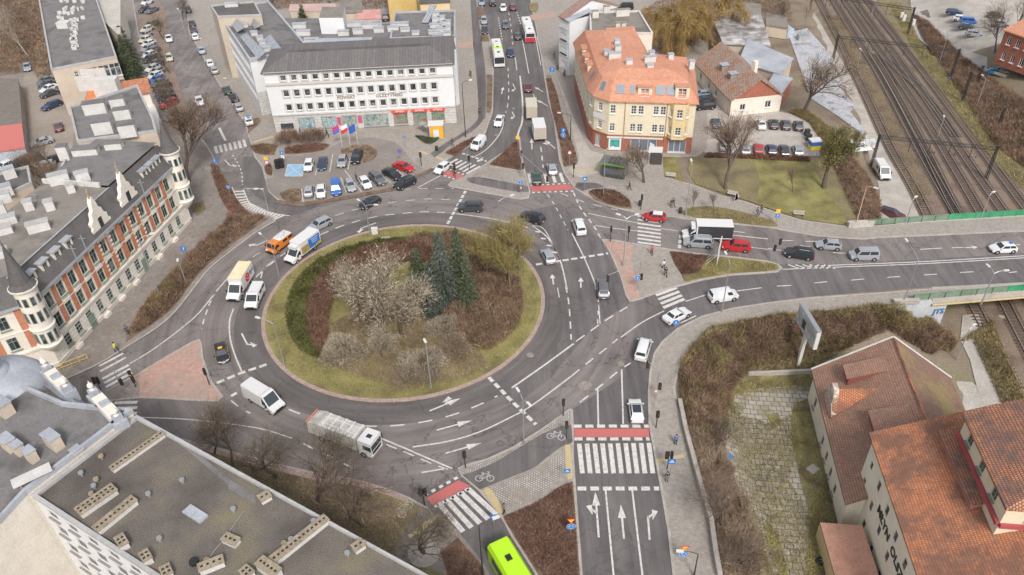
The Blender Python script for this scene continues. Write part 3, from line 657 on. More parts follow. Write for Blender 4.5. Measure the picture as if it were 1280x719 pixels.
RTN=noisy('tan_felt_roof',(0.18,0.158,0.137),(0.235,0.21,0.182),0.2,6,c3=(0.155,0.136,0.117),fa=0.22)
RST=bricky('standing_seam',(0.125,0.115,0.112),(0.15,0.138,0.134),(0.09,0.083,0.08),60,0.6,0.04,math.radians(88))
RZN=noisy('zinc_sheet',(0.36,0.375,0.41),(0.46,0.475,0.51),0.4,4,0.45,fa=0.15,metal=0.2)
ROT=bricky('orange_tile',(0.52,0.245,0.155),(0.58,0.285,0.185),(0.40,0.18,0.115),0.3,0.34,0.02,0.0,dirt=(0.46,0.20,0.12),dscale=0.15)
RMILL=bricky('weathered_tiles',(0.52,0.19,0.085),(0.62,0.27,0.13),(0.25,0.10,0.06),0.21,0.25,0.035,math.radians(-83.2),dirt=(0.17,0.095,0.07),dscale=0.35,dlo=0.42,dhi=0.56,bump=0.6)
RMIL2=bricky('mossy_tiles',(0.38,0.19,0.125),(0.46,0.26,0.18),(0.20,0.12,0.09),0.24,0.24,0.035,math.radians(-81.9),dirt=(0.24,0.165,0.115),dscale=0.5,dlo=0.45,dhi=0.66,bump=0.6)
RMIL3=bricky('brown_moss_tiles',(0.25,0.135,0.105),(0.30,0.17,0.13),(0.14,0.085,0.065),0.4,0.3,0.05,math.radians(-81.9),dirt=(0.27,0.215,0.085),dscale=0.09,dlo=0.47,dhi=0.56,bump=0.5)
RRU=bricky('rusty_roof_tiles',(0.36,0.20,0.13),(0.46,0.27,0.18),(0.16,0.1,0.075),0.5,0.5,0.06,math.radians(35),dirt=(0.30,0.26,0.24),dscale=0.4,bump=0.3)
CHW=noisy('chimney_white',(0.50,0.48,0.455),(0.58,0.56,0.535),0.8,5,fa=0.15)
CAPG=noisy('parapet_grey',(0.34,0.33,0.325),(0.42,0.41,0.40),0.8,5,fa=0.15)
CAPM=noisy('weathered_cap',(0.24,0.19,0.135),(0.34,0.28,0.20),2,8,fa=0.3)
FRW=flat('window_frame_white',(0.68,0.67,0.65),0.5); FRG=flat('window_frame_green',(0.20,0.25,0.20),0.5); FRD=flat('window_frame_grey',(0.26,0.24,0.23),0.5); SURR=flat('window_surround',(0.50,0.47,0.43),0.8)
PAN1=noisy('window_glass_mixed',(0.025,0.028,0.034),(0.07,0.08,0.09),0.8,2,0.1,c3=(0.26,0.25,0.235),fa=0.05,lo=.40,hi=.70)
def ang(A,B): return math.atan2(B[1]-A[1],B[0]-A[0])
def frame(A,B):
    u=Vector((B[0]-A[0],B[1]-A[1])); L=u.length; u.normalize(); return u,Vector((-u.y,u.x)),L
def ray(u,v): x,y=P(u,v,0); return (x/CH,y/CH,-1.0)
def onwall(u,v,A,B):
    d=ray(u,v); uu,nn,L=frame(A,B); t=(A[0]*nn.x+A[1]*nn.y)/(d[0]*nn.x+d[1]*nn.y); x,y,z=d[0]*t,d[1]*t,CH-t
    return (x-A[0])*uu.x+(y-A[1])*uu.y,z
WM={}
def winmesh(w,hh,style='two',fr=None,pane=None,surr=None):
    fr=fr or FRW; pane=pane or PAN1; k=(round(w,2),round(hh,2),style,fr.name,pane.name,surr.name if surr else '')
    if k in WM: return WM[k]
    m=MB(); t=0.09; y=0.13
    m.box((-w/2+t/2,y,hh/2),(t,.08,hh)); m.box((w/2-t/2,y,hh/2),(t,.08,hh)); m.box((0,y,t/2),(w-2*t,.08,t)); m.box((0,y,hh-t/2),(w-2*t,.08,t))
    if style in('two','cross','six'): m.box((0,y-.003,hh/2),(t*.9,.08,hh-2*t))
    if style=='cross': m.box((0,y-.006,hh*.66),(w-2*t,.08,t*.8))
    if style=='six':
        m.box((0,y-.006,hh*.66),(w-2*t,.08,t*.7)); m.box((0,y-.006,hh*.34),(w-2*t,.08,t*.7))
    if style=='shop':
        for i in range(1,3): m.box((-w/2+w*i/3,y-.003,hh/2),(t,.08,hh-2*t))
    mats=[fr]
    if surr:
        mats.append(surr); s=.24; p=-0.04
        m.box((-w/2-s/2,p,hh/2),(s,.1,hh+.02),mi=1); m.box((w/2+s/2,p,hh/2),(s,.1,hh+.02),mi=1); m.box((0,p,hh+s/2),(w+2*s,.12,s),mi=1)
    if not(style=='plain' and not surr): m.box((0,-0.1,-.07),(w+.2,.26,.09),mi=1 if surr else 0)
    a=m.mesh('window_frame',mats); m=MB(); m.add([(-w/2,.15,0),(w/2,.15,0),(w/2,.15,hh),(-w/2,.15,hh)],[(0,1,2,3)]); b=m.mesh('pane',pane)
    WM[k]=(a,b); return WM[k]
def wall_open(mb,A,B,z0,z1,ops,mi=0,depth=0.2):
    u,n,L=frame(A,B); xs=sorted({0.0,L}|{max(0,o[0]) for o in ops}|{min(L,o[1]) for o in ops}); zs=sorted({z0,z1}|{o[2] for o in ops}|{o[3] for o in ops})
    q=lambda s,z,d=0:(A[0]+u.x*s+n.x*d,A[1]+u.y*s+n.y*d,z)
    for i in range(len(xs)-1):
        j=0
        while j<len(zs)-1:
            cx=(xs[i]+xs[i+1])/2; hit=lambda jj:any(o[0]<cx<o[1] and o[2]<(zs[jj]+zs[jj+1])/2<o[3] for o in ops)
            if hit(j): j+=1; continue
            k=j
            while k<len(zs)-1 and not hit(k): k+=1
            mb.add([q(xs[i],zs[j]),q(xs[i+1],zs[j]),q(xs[i+1],zs[k]),q(xs[i],zs[k])],[(0,1,2,3)],mi); j=k
    for a,b,c,d in ops:
        mb.add([q(a,c),q(a,d),q(a,d,depth),q(a,c,depth)],[(0,1,2,3)],mi); mb.add([q(b,c),q(b,c,depth),q(b,d,depth),q(b,d)],[(0,1,2,3)],mi)
        mb.add([q(a,d),q(b,d),q(b,d,depth),q(a,d,depth)],[(0,1,2,3)],mi); mb.add([q(a,c),q(a,c,depth),q(b,c,depth),q(b,c)],[(0,1,2,3)],mi)
def put_windows(par,A,B,ops,style='two',fr=None,pane=None,surr=None,name='window',off=0.0):
    u,n,L=frame(A,B); a=ang(A,B); o0=worldloc(par)
    for s0,s1,c,d in ops:
        f,g=winmesh(s1-s0,d-c,style,fr,pane,surr); s=(s0+s1)/2
        w=link(name,f,par,(A[0]+u.x*s+n.x*off-o0.x,A[1]+u.y*s+n.y*off-o0.y,c-o0.z),a); link('pane',g,w)
def rowops(L,n,m0,m1,w,z,hh): 
    st=(L-m0-m1)/n; return [(m0+st*(i+.5)-w/2,m0+st*(i+.5)+w/2,z,z+hh) for i in range(n)]
def trim(par,A,B,z,hh,proud,mat,name='cornice',s0=0,s1=None):
    u,n,L=frame(A,B); s1=L if s1 is None else s1; m=MB(); s=(s0+s1)/2
    m.box((A[0]+u.x*s-n.x*(proud/2),A[1]+u.y*s-n.y*(proud/2),z+hh/2),(s1-s0,proud,hh),ang(A,B)); return part(name,m,mat,par)
def blockb(name,label,cat,plan,z0,z1,wm,specs={},roof=None,par_h=0.35,group=None,style='two',fr=None,surr=None,pane=None,cap=None):
    """flat roofed block; specs {edge:[ops]}"""
    plan=ccw(plan); t=thing(name,label,cat,(plan[0][0],plan[0][1],z0),group=group); m=MB(); n=len(plan)
    for i in range(n): wall_open(m,plan[i],plan[(i+1)%n],z0,z1,specs.get(i,[]))
    part('wall',m,wm,t)
    for i in specs: put_windows(t,plan[i],plan[(i+1)%n],specs[i],style,fr,pane,surr)
    r=MB(); ins=inset(plan,0.3); r.poly([(x,y,z1-0.0) for x,y in ins])
    rf=part('roof',r,roof or RGY,t)
    p=MB(); k=len(plan); pl=inset(plan,-0.06)
    p.add([(x,y,z1-.1) for x,y in pl]+[(x,y,z1+par_h) for x,y in pl]+[(x,y,z1+par_h) for x,y in ins]+[(x,y,z1-.1) for x,y in ins],[(i,(i+1)%k,k+(i+1)%k,k+i) for i in range(k)]+[(k+i,k+(i+1)%k,2*k+(i+1)%k,2*k+i) for i in range(k)]+[(2*k+i,2*k+(i+1)%k,3*k+(i+1)%k,3*k+i) for i in range(k)])
    part('parapet',p,cap or CAPG,t)
    return t,rf,plan
def chimney(par,u,v,z,w,d,hh,rz=0,mat=None,cap=None,holes=0,label=None):
    """u,v: picture position of its foot on a roof at height z"""
    x,y=P(u,v,z); m=MB(); m.box((x,y,z+hh/2),(w,d,hh),rz); c=part('chimney',m,mat or CHW,par)
    if cap is not None or holes:
        m=MB(); m.box((x,y,z+hh+.06),(w+.16,d+.16,.12),rz,0)
        if holes:
            k=max(2,int(w/0.42)); cs,sn=math.cos(rz),math.sin(rz)
            for i in range(k):
                for q in ((-.22,.22) if d>.9 else (0,)):
                    s=-w/2+w*(i+.5)/k; m.box((x+s*cs-q*sn,y+s*sn+q*cs,z+hh+.125),(.22,.2,.02),rz,1)
        part('chimney_cap',m,[cap or CAPM,BLACK],par if par.parent else c) if 0 else part('chimney_cap',m,[cap or CAPM,BLACK],par)
    return c
def textmesh(s,size,mat,name='lettering',ext=0.02,bold=0.0):
    cu=bpy.data.curves.new('t','FONT'); cu.body=s; cu.size=size; cu.extrude=ext; cu.align_x='CENTER'; cu.align_y='CENTER'; cu.offset=bold; cu.resolution_u=2
    o=bpy.data.objects.new('t',cu); COL.objects.link(o); dg=bpy.context.evaluated_depsgraph_get(); me=bpy.data.meshes.new_from_object(o.evaluated_get(dg)); bpy.data.objects.remove(o)
    me.name=name; me.materials.clear(); me.materials.append(mat); return me
def walltext(par,s,A,B,sc,zc,size,mat,bold=0.0,off=0.06,name='lettering'):
    u,n,L=frame(A,B); o0=worldloc(par); me=textmesh(s,size,mat,bold=bold)
    o=link(name,me,par,(A[0]+u.x*sc-n.x*off-o0.x,A[1]+u.y*sc-n.y*off-o0.y,zc-o0.z)); o.rotation_euler=(math.pi/2,0,ang(A,B)); return o
def panel(par,A,B,s0,s1,z0,z1,mat,name='panel',off=0.05,th=0.06):
    u,n,L=frame(A,B); m=MB(); s=(s0+s1)/2; m.box((A[0]+u.x*s-n.x*off,A[1]+u.y*s-n.y*off,(z0+z1)/2),(s1-s0,th,z1-z0),ang(A,B)); return part(name,m,mat,par)
def grow(A,B,d,side=1):
    u,n,L=frame(A,B); return [tuple(A),tuple(B),(B[0]+n.x*d,B[1]+n.y*d),(A[0]+n.x*d,A[1]+n.y*d)]
def solidroof(par,verts,faces,mat,name='roof',th=0.25,label=None):
    """faces list; gives the roof sheet an underside"""
    m=MB(); m.add(verts,faces); m.add([(x,y,z-th) for x,y,z in verts],[f[::-1] for f in faces])
    from collections import Counter
    ec=Counter(); 
    for f in faces:
        for a,b in zip(f,f[1:]+f[:1]): ec[(a,b)]+=1
    n=len(verts)
    for (a,b) in list(ec):
        if (b,a) not in ec: m.add([verts[a],verts[b],(verts[b][0],verts[b][1],verts[b][2]-th),(verts[a][0],verts[a][1],verts[a][2]-th)],[(1,0,3,2)])
    o=part(name,m,mat,par)
    if label: o['label']=label
    return o

# ---------------------------------------------------------------- white office building with the row of shops
A=P(345.5,165.5,PV); Bq=P(571,153.5,PV); U,N,L=frame(A,Bq); T=thing('office_building','long white three storey office building with shops along its ground floor, behind the car park','building',(A[0],A[1],PV))
plan=grow(A,Bq,15); zE=13.1
ops=rowops(L,15,2.6,3.0,1.2,4.75,1.4)+rowops(L,15,2.6,3.0,1.2,7.75,1.45)+rowops(L,15,2.6,3.0,1.2,11.15,1.15)
lo=[(5.4,9.4,0.7,3.0),(11.0,14.6,0.7,3.0),(16.0,19.8,0.3,3.1),(21.3,26.2,0.3,3.1),(27.6,31.0,0.5,3.0),(32.4,35.4,0.5,3.0)]
lo=[]
for a,b in ((384-9,384),(391,410),(416,434),(441,472),(479,498),(504.5,522.5),(530,548)):
    pass
lo=[(5.2,8.9,0.6,3.0),(9.9,13.0,0.6,3.0),(14.6,17.8,0.4,3.0),(19.6,25.3,0.4,3.0),(26.4,29.4,0.4,3.1),(30.4,33.2,0.6,3.1),(34.0,36.2,0.8,3.1)]
lo=[(4.9,8.2,.6,3.0),(9.6,12.6,.6,3.0),(13.7,16.8,.4,3.0),(18.1,23.2,.4,3.0),(24.3,27.2,.4,3.0),(28.3,31.2,.5,3.0),(32.1,34.8,.7,3.0)]
sc=L/37.2; lo=[(a*sc,b*sc,c,d) for a,b,c,d in lo]
m=MB(); wall_open(m,A,Bq,3.9,zE,ops,0); wall_open(m,A,Bq,PV-.1,3.9,lo,1)
for i in (1,2,3): wall_open(m,plan[i],plan[(i+1)%4],3.9,zE,rowops(15 if i!=2 else L,4,2,2,1,5,1.2) if i==1 else [],0); wall_open(m,plan[i],plan[(i+1)%4],PV-.1,3.9,[],1)
part('wall',m,[PLW,PLG],T)
put_windows(T,A,Bq,ops,'plain',FRW,PAN1,SURR); put_windows(T,plan[1],plan[2],rowops(15,4,2,2,1,5,1.2),'plain',FRW,PAN1,SURR)
POST=noisy('poster_window',(0.05,0.22,0.20),(0.30,0.33,0.32),1.1,3,0.4,c3=(0.42,0.40,0.30),fa=0.5)
POS2=noisy('poster_window_warm',(0.22,0.10,0.06),(0.30,0.24,0.18),1.0,3,0.4,c3=(0.04,0.25,0.18),fa=0.5)
POS3=noisy('poster_window_blue',(0.10,0.26,0.36),(0.38,0.46,0.50),0.8,3,0.4,c3=(0.20,0.26,0.10),fa=0.5)
for k,o in enumerate(lo): put_windows(T,A,Bq,[o],'shop',FRD,POS3 if k<2 else POST if k<4 else POS2,None,'shop_window')
trim(T,A,Bq,3.7,0.35,0.2,PLG); trim(T,A,Bq,10.35,0.5,0.28,SURR,'cornice'); trim(T,A,Bq,zE-.25,.3,.45,CHW,'eaves_gutter')
for k in (4,5,6):
    a,b,_,_=lo[k]; panel(T,A,Bq,a-.3,b+.2,3.1,3.75,flat('shop_sign_red',(0.72,0.08,0.05),0.4),'shop_sign',0.16,0.14); walltext(T,'APTEKA',A,Bq,(a+b)/2,3.42,0.52,WHITE,0.01,0.26)
panel(T,A,Bq,17.0*sc,17.9*sc,1.2,2.9,flat('pink_panel',(0.42,0.10,0.17),0.5),'wall_panel'); panel(T,A,Bq,12.75*sc,13.55*sc,1.0,2.8,flat('pink_panel',(0.42,0.10,0.17),0.5),'wall_panel')
panel(T,A,Bq,1.2,3.8,0.8,2.0,flat('dark_display',(0.05,0.06,0.07),0.2),'wall_panel')
LET=flat('wall_letters',(0.24,0.17,0.11),0.5)
walltext(T,'POWIAT',A,Bq,15.5,6.98,0.95,LET,0.02); walltext(T,'OLSZTYŃSKI',A,Bq,24.2,6.98,0.95,LET,0.02)
e=0.45
q=lambda s,d,z:(A[0]+U.x*s+N.x*d,A[1]+U.y*s+N.y*d,z)
V_=[q(-e,-e,zE),q(L+e,-e,zE),q(L+e,15+e,zE),q(-e,15+e,zE),q(4.5,5,15.0),q(L-4.5,5,15.0),q(L-4.5,10,15.0),q(4.5,10,15.0)]
rf=solidroof(T,V_,[(0,1,5,4),(1,2,6,5),(2,3,7,6),(3,0,4,7),(4,5,6,7)],RST)
m=MB(); m.box((*q(L/2,5.3,0)[:2],15.15),(L-9,.5,.35),ang(A,Bq)); part('ridge_vent',m,RGD,T)
# rear flat roofed part with solar panels and chimneys
Tr=T
rear=px([(338,62),(322,35),(345,22),(420,22),(440,30),(563,28),(570,60),(560,66)],12.6)
m=MB(); m.prism(rear,PV-.1,12.4,0); part('rear_wall',m,PLW,T); m=MB(); m.poly([(x,y,12.45) for x,y in ccw(rear)]); rr=part('rear_roof',m,RGY,T)
for u,v,w in ((380,44,3),(430,44,2.4),(448,42,2.2),(464,35,4),(472,33,2),(474,40,2.2),(492,39,2.4),(500,34,4),(507,41,2),(520,45,1.6),(445,33,4),(545,36,2.6),(543,44,2.4),(547,49,2.2),(552,40,2),(375,35,3),(390,54,3)): chimney(rr,u,v,12.45,w,1.0,1.0,0.0,cap=RZN)
for u,v,w,d_,hh in ((430,62,12,3.2,1.8),(408,60,4,2.5,1.2),(470,58,26,0.5,1.0)): chimney(rr,u,v,12.45,w,d_,hh,-0.03,cap=RZN)
TW=px([(400,31),(430,31),(432,17),(404,17)],14.5); m=MB(); m.prism(TW,12.4,16.0,0,1); part('stair_tower',m,[PLW,RTN],T)
# ---- left wing along the side street
zw=12.4; A2=P(270,14,zw); B2=P(328,144.5,PV); U2,N2,L2=frame(A2,B2)
T2=thing('office_building_wing','white wing of the office block along the side street, four solar arrays on its roof','building',(B2[0],B2[1],PV))
pl=grow(A2,B2,12.5); o2=rowops(L2,22,1,1,0.8,9.4,1.3)+rowops(L2,22,1,1,0.8,6.2,1.4)+rowops(L2,22,1,1,.8,3.2,1.3)
m=MB(); wall_open(m,pl[0],pl[1],PV-.1,zw,o2,0); wall_open(m,pl[1],pl[2],5.4,zw,[(9.5,10.7,8,9.3)],0); wall_open(m,pl[1],pl[2],PV-.1,5.4,[],1)
wall_open(m,pl[2],pl[3],PV-.1,zw,[],0); wall_open(m,pl[3],pl[0],PV-.1,zw,[],0); part('wall',m,[PLW,PLG],T2)
put_windows(T2,pl[0],pl[1],o2,'plain',FRW,PAN1,off=-.16); put_windows(T2,pl[1],pl[2],[(9.5,10.7,8,9.3)],'two',FRW,PAN1)
m=MB(); m.poly([(x,y,zw) for x,y in inset(pl,.3)]); rf2=part('roof',m,RGY,T2)
k=4; p=MB(); o_=inset(pl,-.12); i_=inset(pl,.35)
p.add([(x,y,zw-.3) for x,y in o_]+[(x,y,zw+.45) for x,y in o_]+[(x,y,zw+.45) for x,y in i_]+[(x,y,zw-.1) for x,y in i_],[(i,(i+1)%k,k+(i+1)%k,k+i) for i in range(k)]+[(k+i,k+(i+1)%k,2*k+(i+1)%k,2*k+i) for i in range(k)]+[(2*k+i,2*k+(i+1)%k,3*k+(i+1)%k,3*k+i) for i in range(k)]); part('parapet',p,RZN,T2)
SOL=bricky('solar_cells',(0.20,0.215,0.24),(0.24,0.255,0.28),(0.50,0.50,0.52),40,0.55,0.07,math.radians(120),rough=0.25)
def solar(par,c4_,z):
    pts=[R3(u,v,z+dz) for u,v,dz in c4_]; m=MB(); m.add(pts+[(p.x,p.y,p.z-.12) for p in pts],[(0,1,2,3),(7,6,5,4),(0,4,5,1),(1,5,6,2),(2,6,7,3),(3,7,4,0)])
    return part('solar_array',m,SOL,par)
solar(T2,[(285,25,0.3),(296,40,0.3),(306,34,1.6),(292,20,1.6)],zw+.1); solar(T2,[(300,46,.3),(322,74,.3),(332,65,1.6),(308,41,1.6)],zw+.1)
solar(T2,[(310,26,.3),(318,36,.3),(326,32,1.6),(315,21,1.6)],zw+.1); solar(T2,[(328,50,.3),(342,70,.3),(356,66,1.6),(338,43,1.6)],zw+.1)
for u,v in ((301,28),(306,34),(318,44),(325,50),(328,56),(330,62),(334,64)): chimney(rf2,u,v,zw,1.4,1.0,.8,0.4,cap=RZN)
# step up block beyond the wing
pl3=px([(263,8),(272,22),(327,20),(318,3)],14.5)
t3,rf3,_=blockb('apartment_block','beige block with dark flat roof at the far end of the office wing','building',pl3,PV,14.5,PLB,roof=RGD)
chimney(rf3,290,8,14.5,3,1.2,.8,0.1,cap=RZN)
# ---- right wing beside the north street
A4=P(571,153.5,PV); B4=P(569,14,12.8); pl4=grow(B4,A4,0)
U4,N4,L4=frame(A4,B4); plR=[tuple(A4),tuple(B4),(B4[0]+N4.x*16,B4[1]+N4.y*16),(A4[0]+N4.x*10,A4[1]+N4.y*16+16)]
plR=[(A4[0],A4[1]+15.2),tuple(B4),(B4[0]-14,B4[1]),(A4[0]-14,A4[1]+15.2)]
t4,rf4,p4=blockb('office_building_annexe','white flat roofed annexe behind the shop building, lined with skylights beside the north street','building',plR,PV,12.8,PLW,roof=RGY,cap=RZN)
for k in range(9): chimney(rf4,545+(k%3)*7,20+k*2.4+(k%3)*3,12.8,1.6,1.2,.9,0,cap=RZN)
for u,v in ((538,12),(533,22)): solar(t4,[(u-6,v+6,.3),(u+2,v+6,.3),(u+8,v-6,1.6),(u,v-6,1.6)],12.9)
# yellow gabled house and low sheds beyond
pl5=px([(488,28),(521,28),(521,4),(488,10)],PV); pl5=grow(P(488,28,PV),P(523,27,PV),10)
t5=thing('gabled_house','ochre yellow house with a pale metal roof behind the office building','building',(*pl5[0],PV))
m=MB(); 
for i in range(4): wall_open(m,pl5[i],pl5[(i+1)%4],PV,8,[])
part('wall',m,PLO,t5); x0=Vector(pl5[0]);x1=Vector(pl5[1]);x2=Vector(pl5[2]);x3=Vector(pl5[3])
solidroof(t5,[(x0.x-.3,x0.y-.3,8),(x1.x+.3,x1.y-.3,8.02),(x2.x+.3,x2.y,10.5),(x3.x-.3,x3.y,10.5)],[(0,1,2,3)],RZN)
def shed(name,label,pts,z0,z1,z2,wm,rm,cat='shed',group=None):
    """pts: 4 px at roof height, first two front eave"""
    pl=px(pts,(z1+z2)/2); t=thing(name,label,cat,(*pl[0],z0),group=group); m=MB()
    for i in range(4):
        a,b=pl[i],pl[(i+1)%4]; za=z1 if i in(0,1) else z2; zb=z1 if (i+1)%4 in (0,1) else z2
        m.add([(*a,z0),(*b,z0),(*b,zb),(*a,za)],[(0,1,2,3)])
    part('wall',m,wm,t); ex=inset(ccw(pl),-.3)
    ex=[pl[i] for i in range(4)]; cx=sum(p[0] for p in ex)/4; cy=sum(p[1] for p in ex)/4; ex=[(cx+(p[0]-cx)*1.05,cy+(p[1]-cy)*1.05) for p in ex]
    solidroof(t,[(*ex[0],z1+.05),(*ex[1],z1+.05),(*ex[2],z2+.05),(*ex[3],z2+.05)],[(0,1,2,3)],rm); return t
shed('garage_shed','low shed with a faded pink roof beside the yellow house',[(445,22),(475,21),(475,14),(447,15)],PV,3.2,4,PLB,noisy('pink_roof',(0.50,0.24,0.22),(0.58,0.32,0.29),.3,4))
shed('garage_row','long low beige outbuilding with a pink roof edge, far behind the office roof',[(362,12),(420,13),(418,6),(364,7)],PV,3.4,4,PLB,noisy('pink_roof2',(0.44,0.30,0.27),(0.50,0.37,0.33),.3,4))
shed('garage_row','wide beige outbuilding at the top edge right of the pink roofed garages',[(424,14),(452,13),(452,-2),(426,0)],PV,4.0,4.8,PLB,RTN)
shed('apartment_block','small yellow block at the top edge beside the north street',[(525,4),(562,2),(562,-14),(525,-12)],PV,9.0,9.0,PLY,RGD,'building')
# ---------------------------------------------------------------- cream corner building
c=[P(735,174,PV),P(741,181,PV),P(759,188,PV),P(863,192,PV)]
U,N,L=frame(c[2],c[3]); q=lambda s,d:(c[2][0]+U.x*s+N.x*d,c[2][1]+U.y*s+N.y*d)
w0=P(719,54,10.6); wdir=(Vector(w0)-Vector(c[0])); 
planC=[c[0],c[1],c[2],c[3],q(L,15),q(8,17)]
wl=wdir.length; wdn=wdir.normalized(); nW=Vector((wdn.y,-wdn.x))
far=(c[0][0]+wdir.x,c[0][1]+wdir.y); planC+=[(far[0]+nW.x*14,far[1]+nW.y*14),far]
T=thing('corner_building','cream corner tenement with salmon tiled mansard roof and red brick ground floor','building',(*c[2],PV))
zE=10.6; m=MB()
fo={2:[(0.0+s,0.0+s+w,z,z+hh) for s,w in ((1.6,0)) for z,hh in ()] if 0 else []}
wx=[]
for u in (764,792.5,801.5,820.5,829.5): 
    s,_=onwall(u,134,c[2],c[3]); wx.append(s)
sx=[onwall(764,142,c[2],c[3])[0]+.3]+wx[1:]
f2=[(s-.5,s+.5,4.3,5.9) for s in sx]+[(s-.5,s+.5,7.9,9.6) for s in sx]
zB=3.5
w2=[(1.0,1.9,4.3,5.8),(1.0,1.9,7.9,9.5)]
wop={2:f2,1:w2,0:[(.6,1.4,4.3,5.8),(.6,1.4,7.9,9.5)] if math.hypot(c[1][0]-c[0][0],c[1][1]-c[0][1])>2 else []}
n=len(planC); i=n-1; LW=math.hypot(planC[i][0]-planC[0][0],planC[i][1]-planC[0][1])
wop[i]=rowops(LW,9,1,1,1.0,4.4,1.6)+rowops(LW,9,1,1,1.0,7.9,1.6)
sh={2:[(4.4,9.4,.3,2.7),(11.6,14.9,.3,2.7)],1:[(.6,1.7,.4,2.8)]}
for i in range(n):
    a,b=planC[i],planC[(i+1)%n]; wall_open(m,a,b,zB,zE,wop.get(i,[]),0); wall_open(m,a,b,PV-.1,zB,sh.get(i,[]),1)
part('wall',m,[PLC,BRR],T)
for i in wop: put_windows(T,planC[i],planC[(i+1)%n],wop[i],'six',FRW,PAN1)
for i in sh: put_windows(T,planC[i],planC[(i+1)%n],sh[i],'shop',FRW,GLASB,None,'shop_window')
for i in (0,1,2,n-1):
    a,b=planC[i],planC[(i+1)%n]; trim(T,a,b,zB-.12,.2,.15,flat('brown_trim',(0.35,0.17,0.09),.6)); trim(T,a,b,zE-.25,.25,.35,flat('brown_trim',(0.35,0.17,0.09),.6),'eaves_gutter')
panel(T,c[2],c[3],-.2,10.5,2.85,3.2,WHITE,'sign_board'); panel(T,c[2],c[3],.2,2.6,.3,2.7,flat('poster_frame',(.7,.7,.68),.4),'poster_board'); panel(T,c[2],c[3],.5,2.3,1.0,2.6,noisy('poster_teal',(.02,.25,.24),(.10,.40,.36),1.5,4,.3),'poster_board',.09)
panel(T,c[1],c[2],-.1,2.9,6.2,7.2,WHITE,'sign_board',.12); 
for s in (2.9,10.7): panel(T,c[2],c[3],s,s+.12,PV,zE-.3,flat('brown_trim',(0.35,0.17,0.09),.6),'downpipe',.08,.1)
panel(T,c[2],c[3],.6-0.5,1.7,PV+3.5,zE-.3,PLY,'render_strip',.012,.02) if 0 else None
# bay window
bs=11.2; bay=[q(bs,0),q(bs+.7,-1.0),q(bs+3.0,-1.0),q(bs+3.7,0)]
m=MB(); bo={0:[(.2,.9,4.4,5.9),(.2,.9,7.9,9.4)],1:[(.6,1.7,4.3,5.9),(.6,1.7,7.8,9.5)],2:[(.2,.9,4.4,5.9),(.2,.9,7.9,9.4)]}
for i in range(3): wall_open(m,bay[i],bay[i+1],3.4,zE-.02,bo[i])
m.poly([(*p_,3.4) for p_ in bay][::-1]); bw=part('bay_window',m,PLY,T)
for i in range(3): put_windows(T,bay[i],bay[i+1],bo[i],'six',FRW,PAN1)
# mansard
pe=inset(planC,-.45); pb=inset(planC,1.7); pt=inset(planC,5.0); n=len(pe)
Vs=[(x,y,zE) for x,y in pe]+[(x,y,13.9) for x,y in pb]+[(x,y,14.9) for x,y in pt]
Fs=[(i,(i+1)%n,n+(i+1)%n,n+i) for i in range(n)]+[(n+i,n+(i+1)%n,2*n+(i+1)%n,2*n+i) for i in range(n)]+[tuple(range(2*n,3*n))]
rf=solidroof(T,Vs,Fs,ROT,'roof',.2)
for u,v,w,d_,hh in ((768,74,2.4,1,1.3),(772,66,1.2,1,1.5),(758,69,1,1,1),(771,58,1,1,1.4),(786,82,1.2,.8,1.2),(812,79,2.2,.8,1.4),(812,88,1.2,1,1.2),(814,73,1,1,1.4),(838,75,1,.8,1.2),(864,86,1,.8,1.6)): chimney(rf,u,v,14.6 if v<84 else 14.2,w,d_,hh,0.1,cap=RZN)
def dormer(par,A,B,s,w,z0,hh,d0,depth,wm,rm,fr=None,style='six',bar=True):
    """box dormer on roof above facade A-B, front face d0 behind the facade"""
    u,n,L=frame(A,B); q=lambda a,d:(A[0]+u.x*a+n.x*d,A[1]+u.y*a+n.y*d)
    pl=[q(s-w/2,d0),q(s+w/2,d0),q(s+w/2,d0+depth),q(s-w/2,d0+depth)]; m=MB(); op=[(w*.2,w*.8,z0+hh*.15,z0+hh*.85)]
    wall_open(m,pl[0],pl[1],z0,z0+hh,op,0,.1)
    for i in (1,2,3): wall_open(m,pl[i],pl[(i+1)%4],z0,z0+hh,[])
    d=part('dormer',m,wm,par); put=[]; 
    f,g=winmesh(op[0][1]-op[0][0],op[0][3]-op[0][2],style,fr,PAN1); o0=worldloc(d); cc=((pl[0][0]+pl[1][0])/2,(pl[0][1]+pl[1][1])/2)
    link('window',f,d,(cc[0]-o0.x,cc[1]-o0.y,op[0][2]-o0.z),ang(A,B))
    e=.2; m=MB(); P4=[q(s-w/2-e,d0-e),q(s+w/2+e,d0-e),q(s+w/2+e,d0+depth),q(s-w/2-e,d0+depth)]; m.prism(P4,z0+hh,z0+hh+.14); o=part('dormer_roof',m,rm,d); return d
dormer(T,c[2],c[3],6.4,2.6,11.2,2.0,.3,2.4,PLC,ROT); dormer(T,c[2],c[3],13.2,2.6,11.0,2.6,.1,2.4,PLC,ROT)
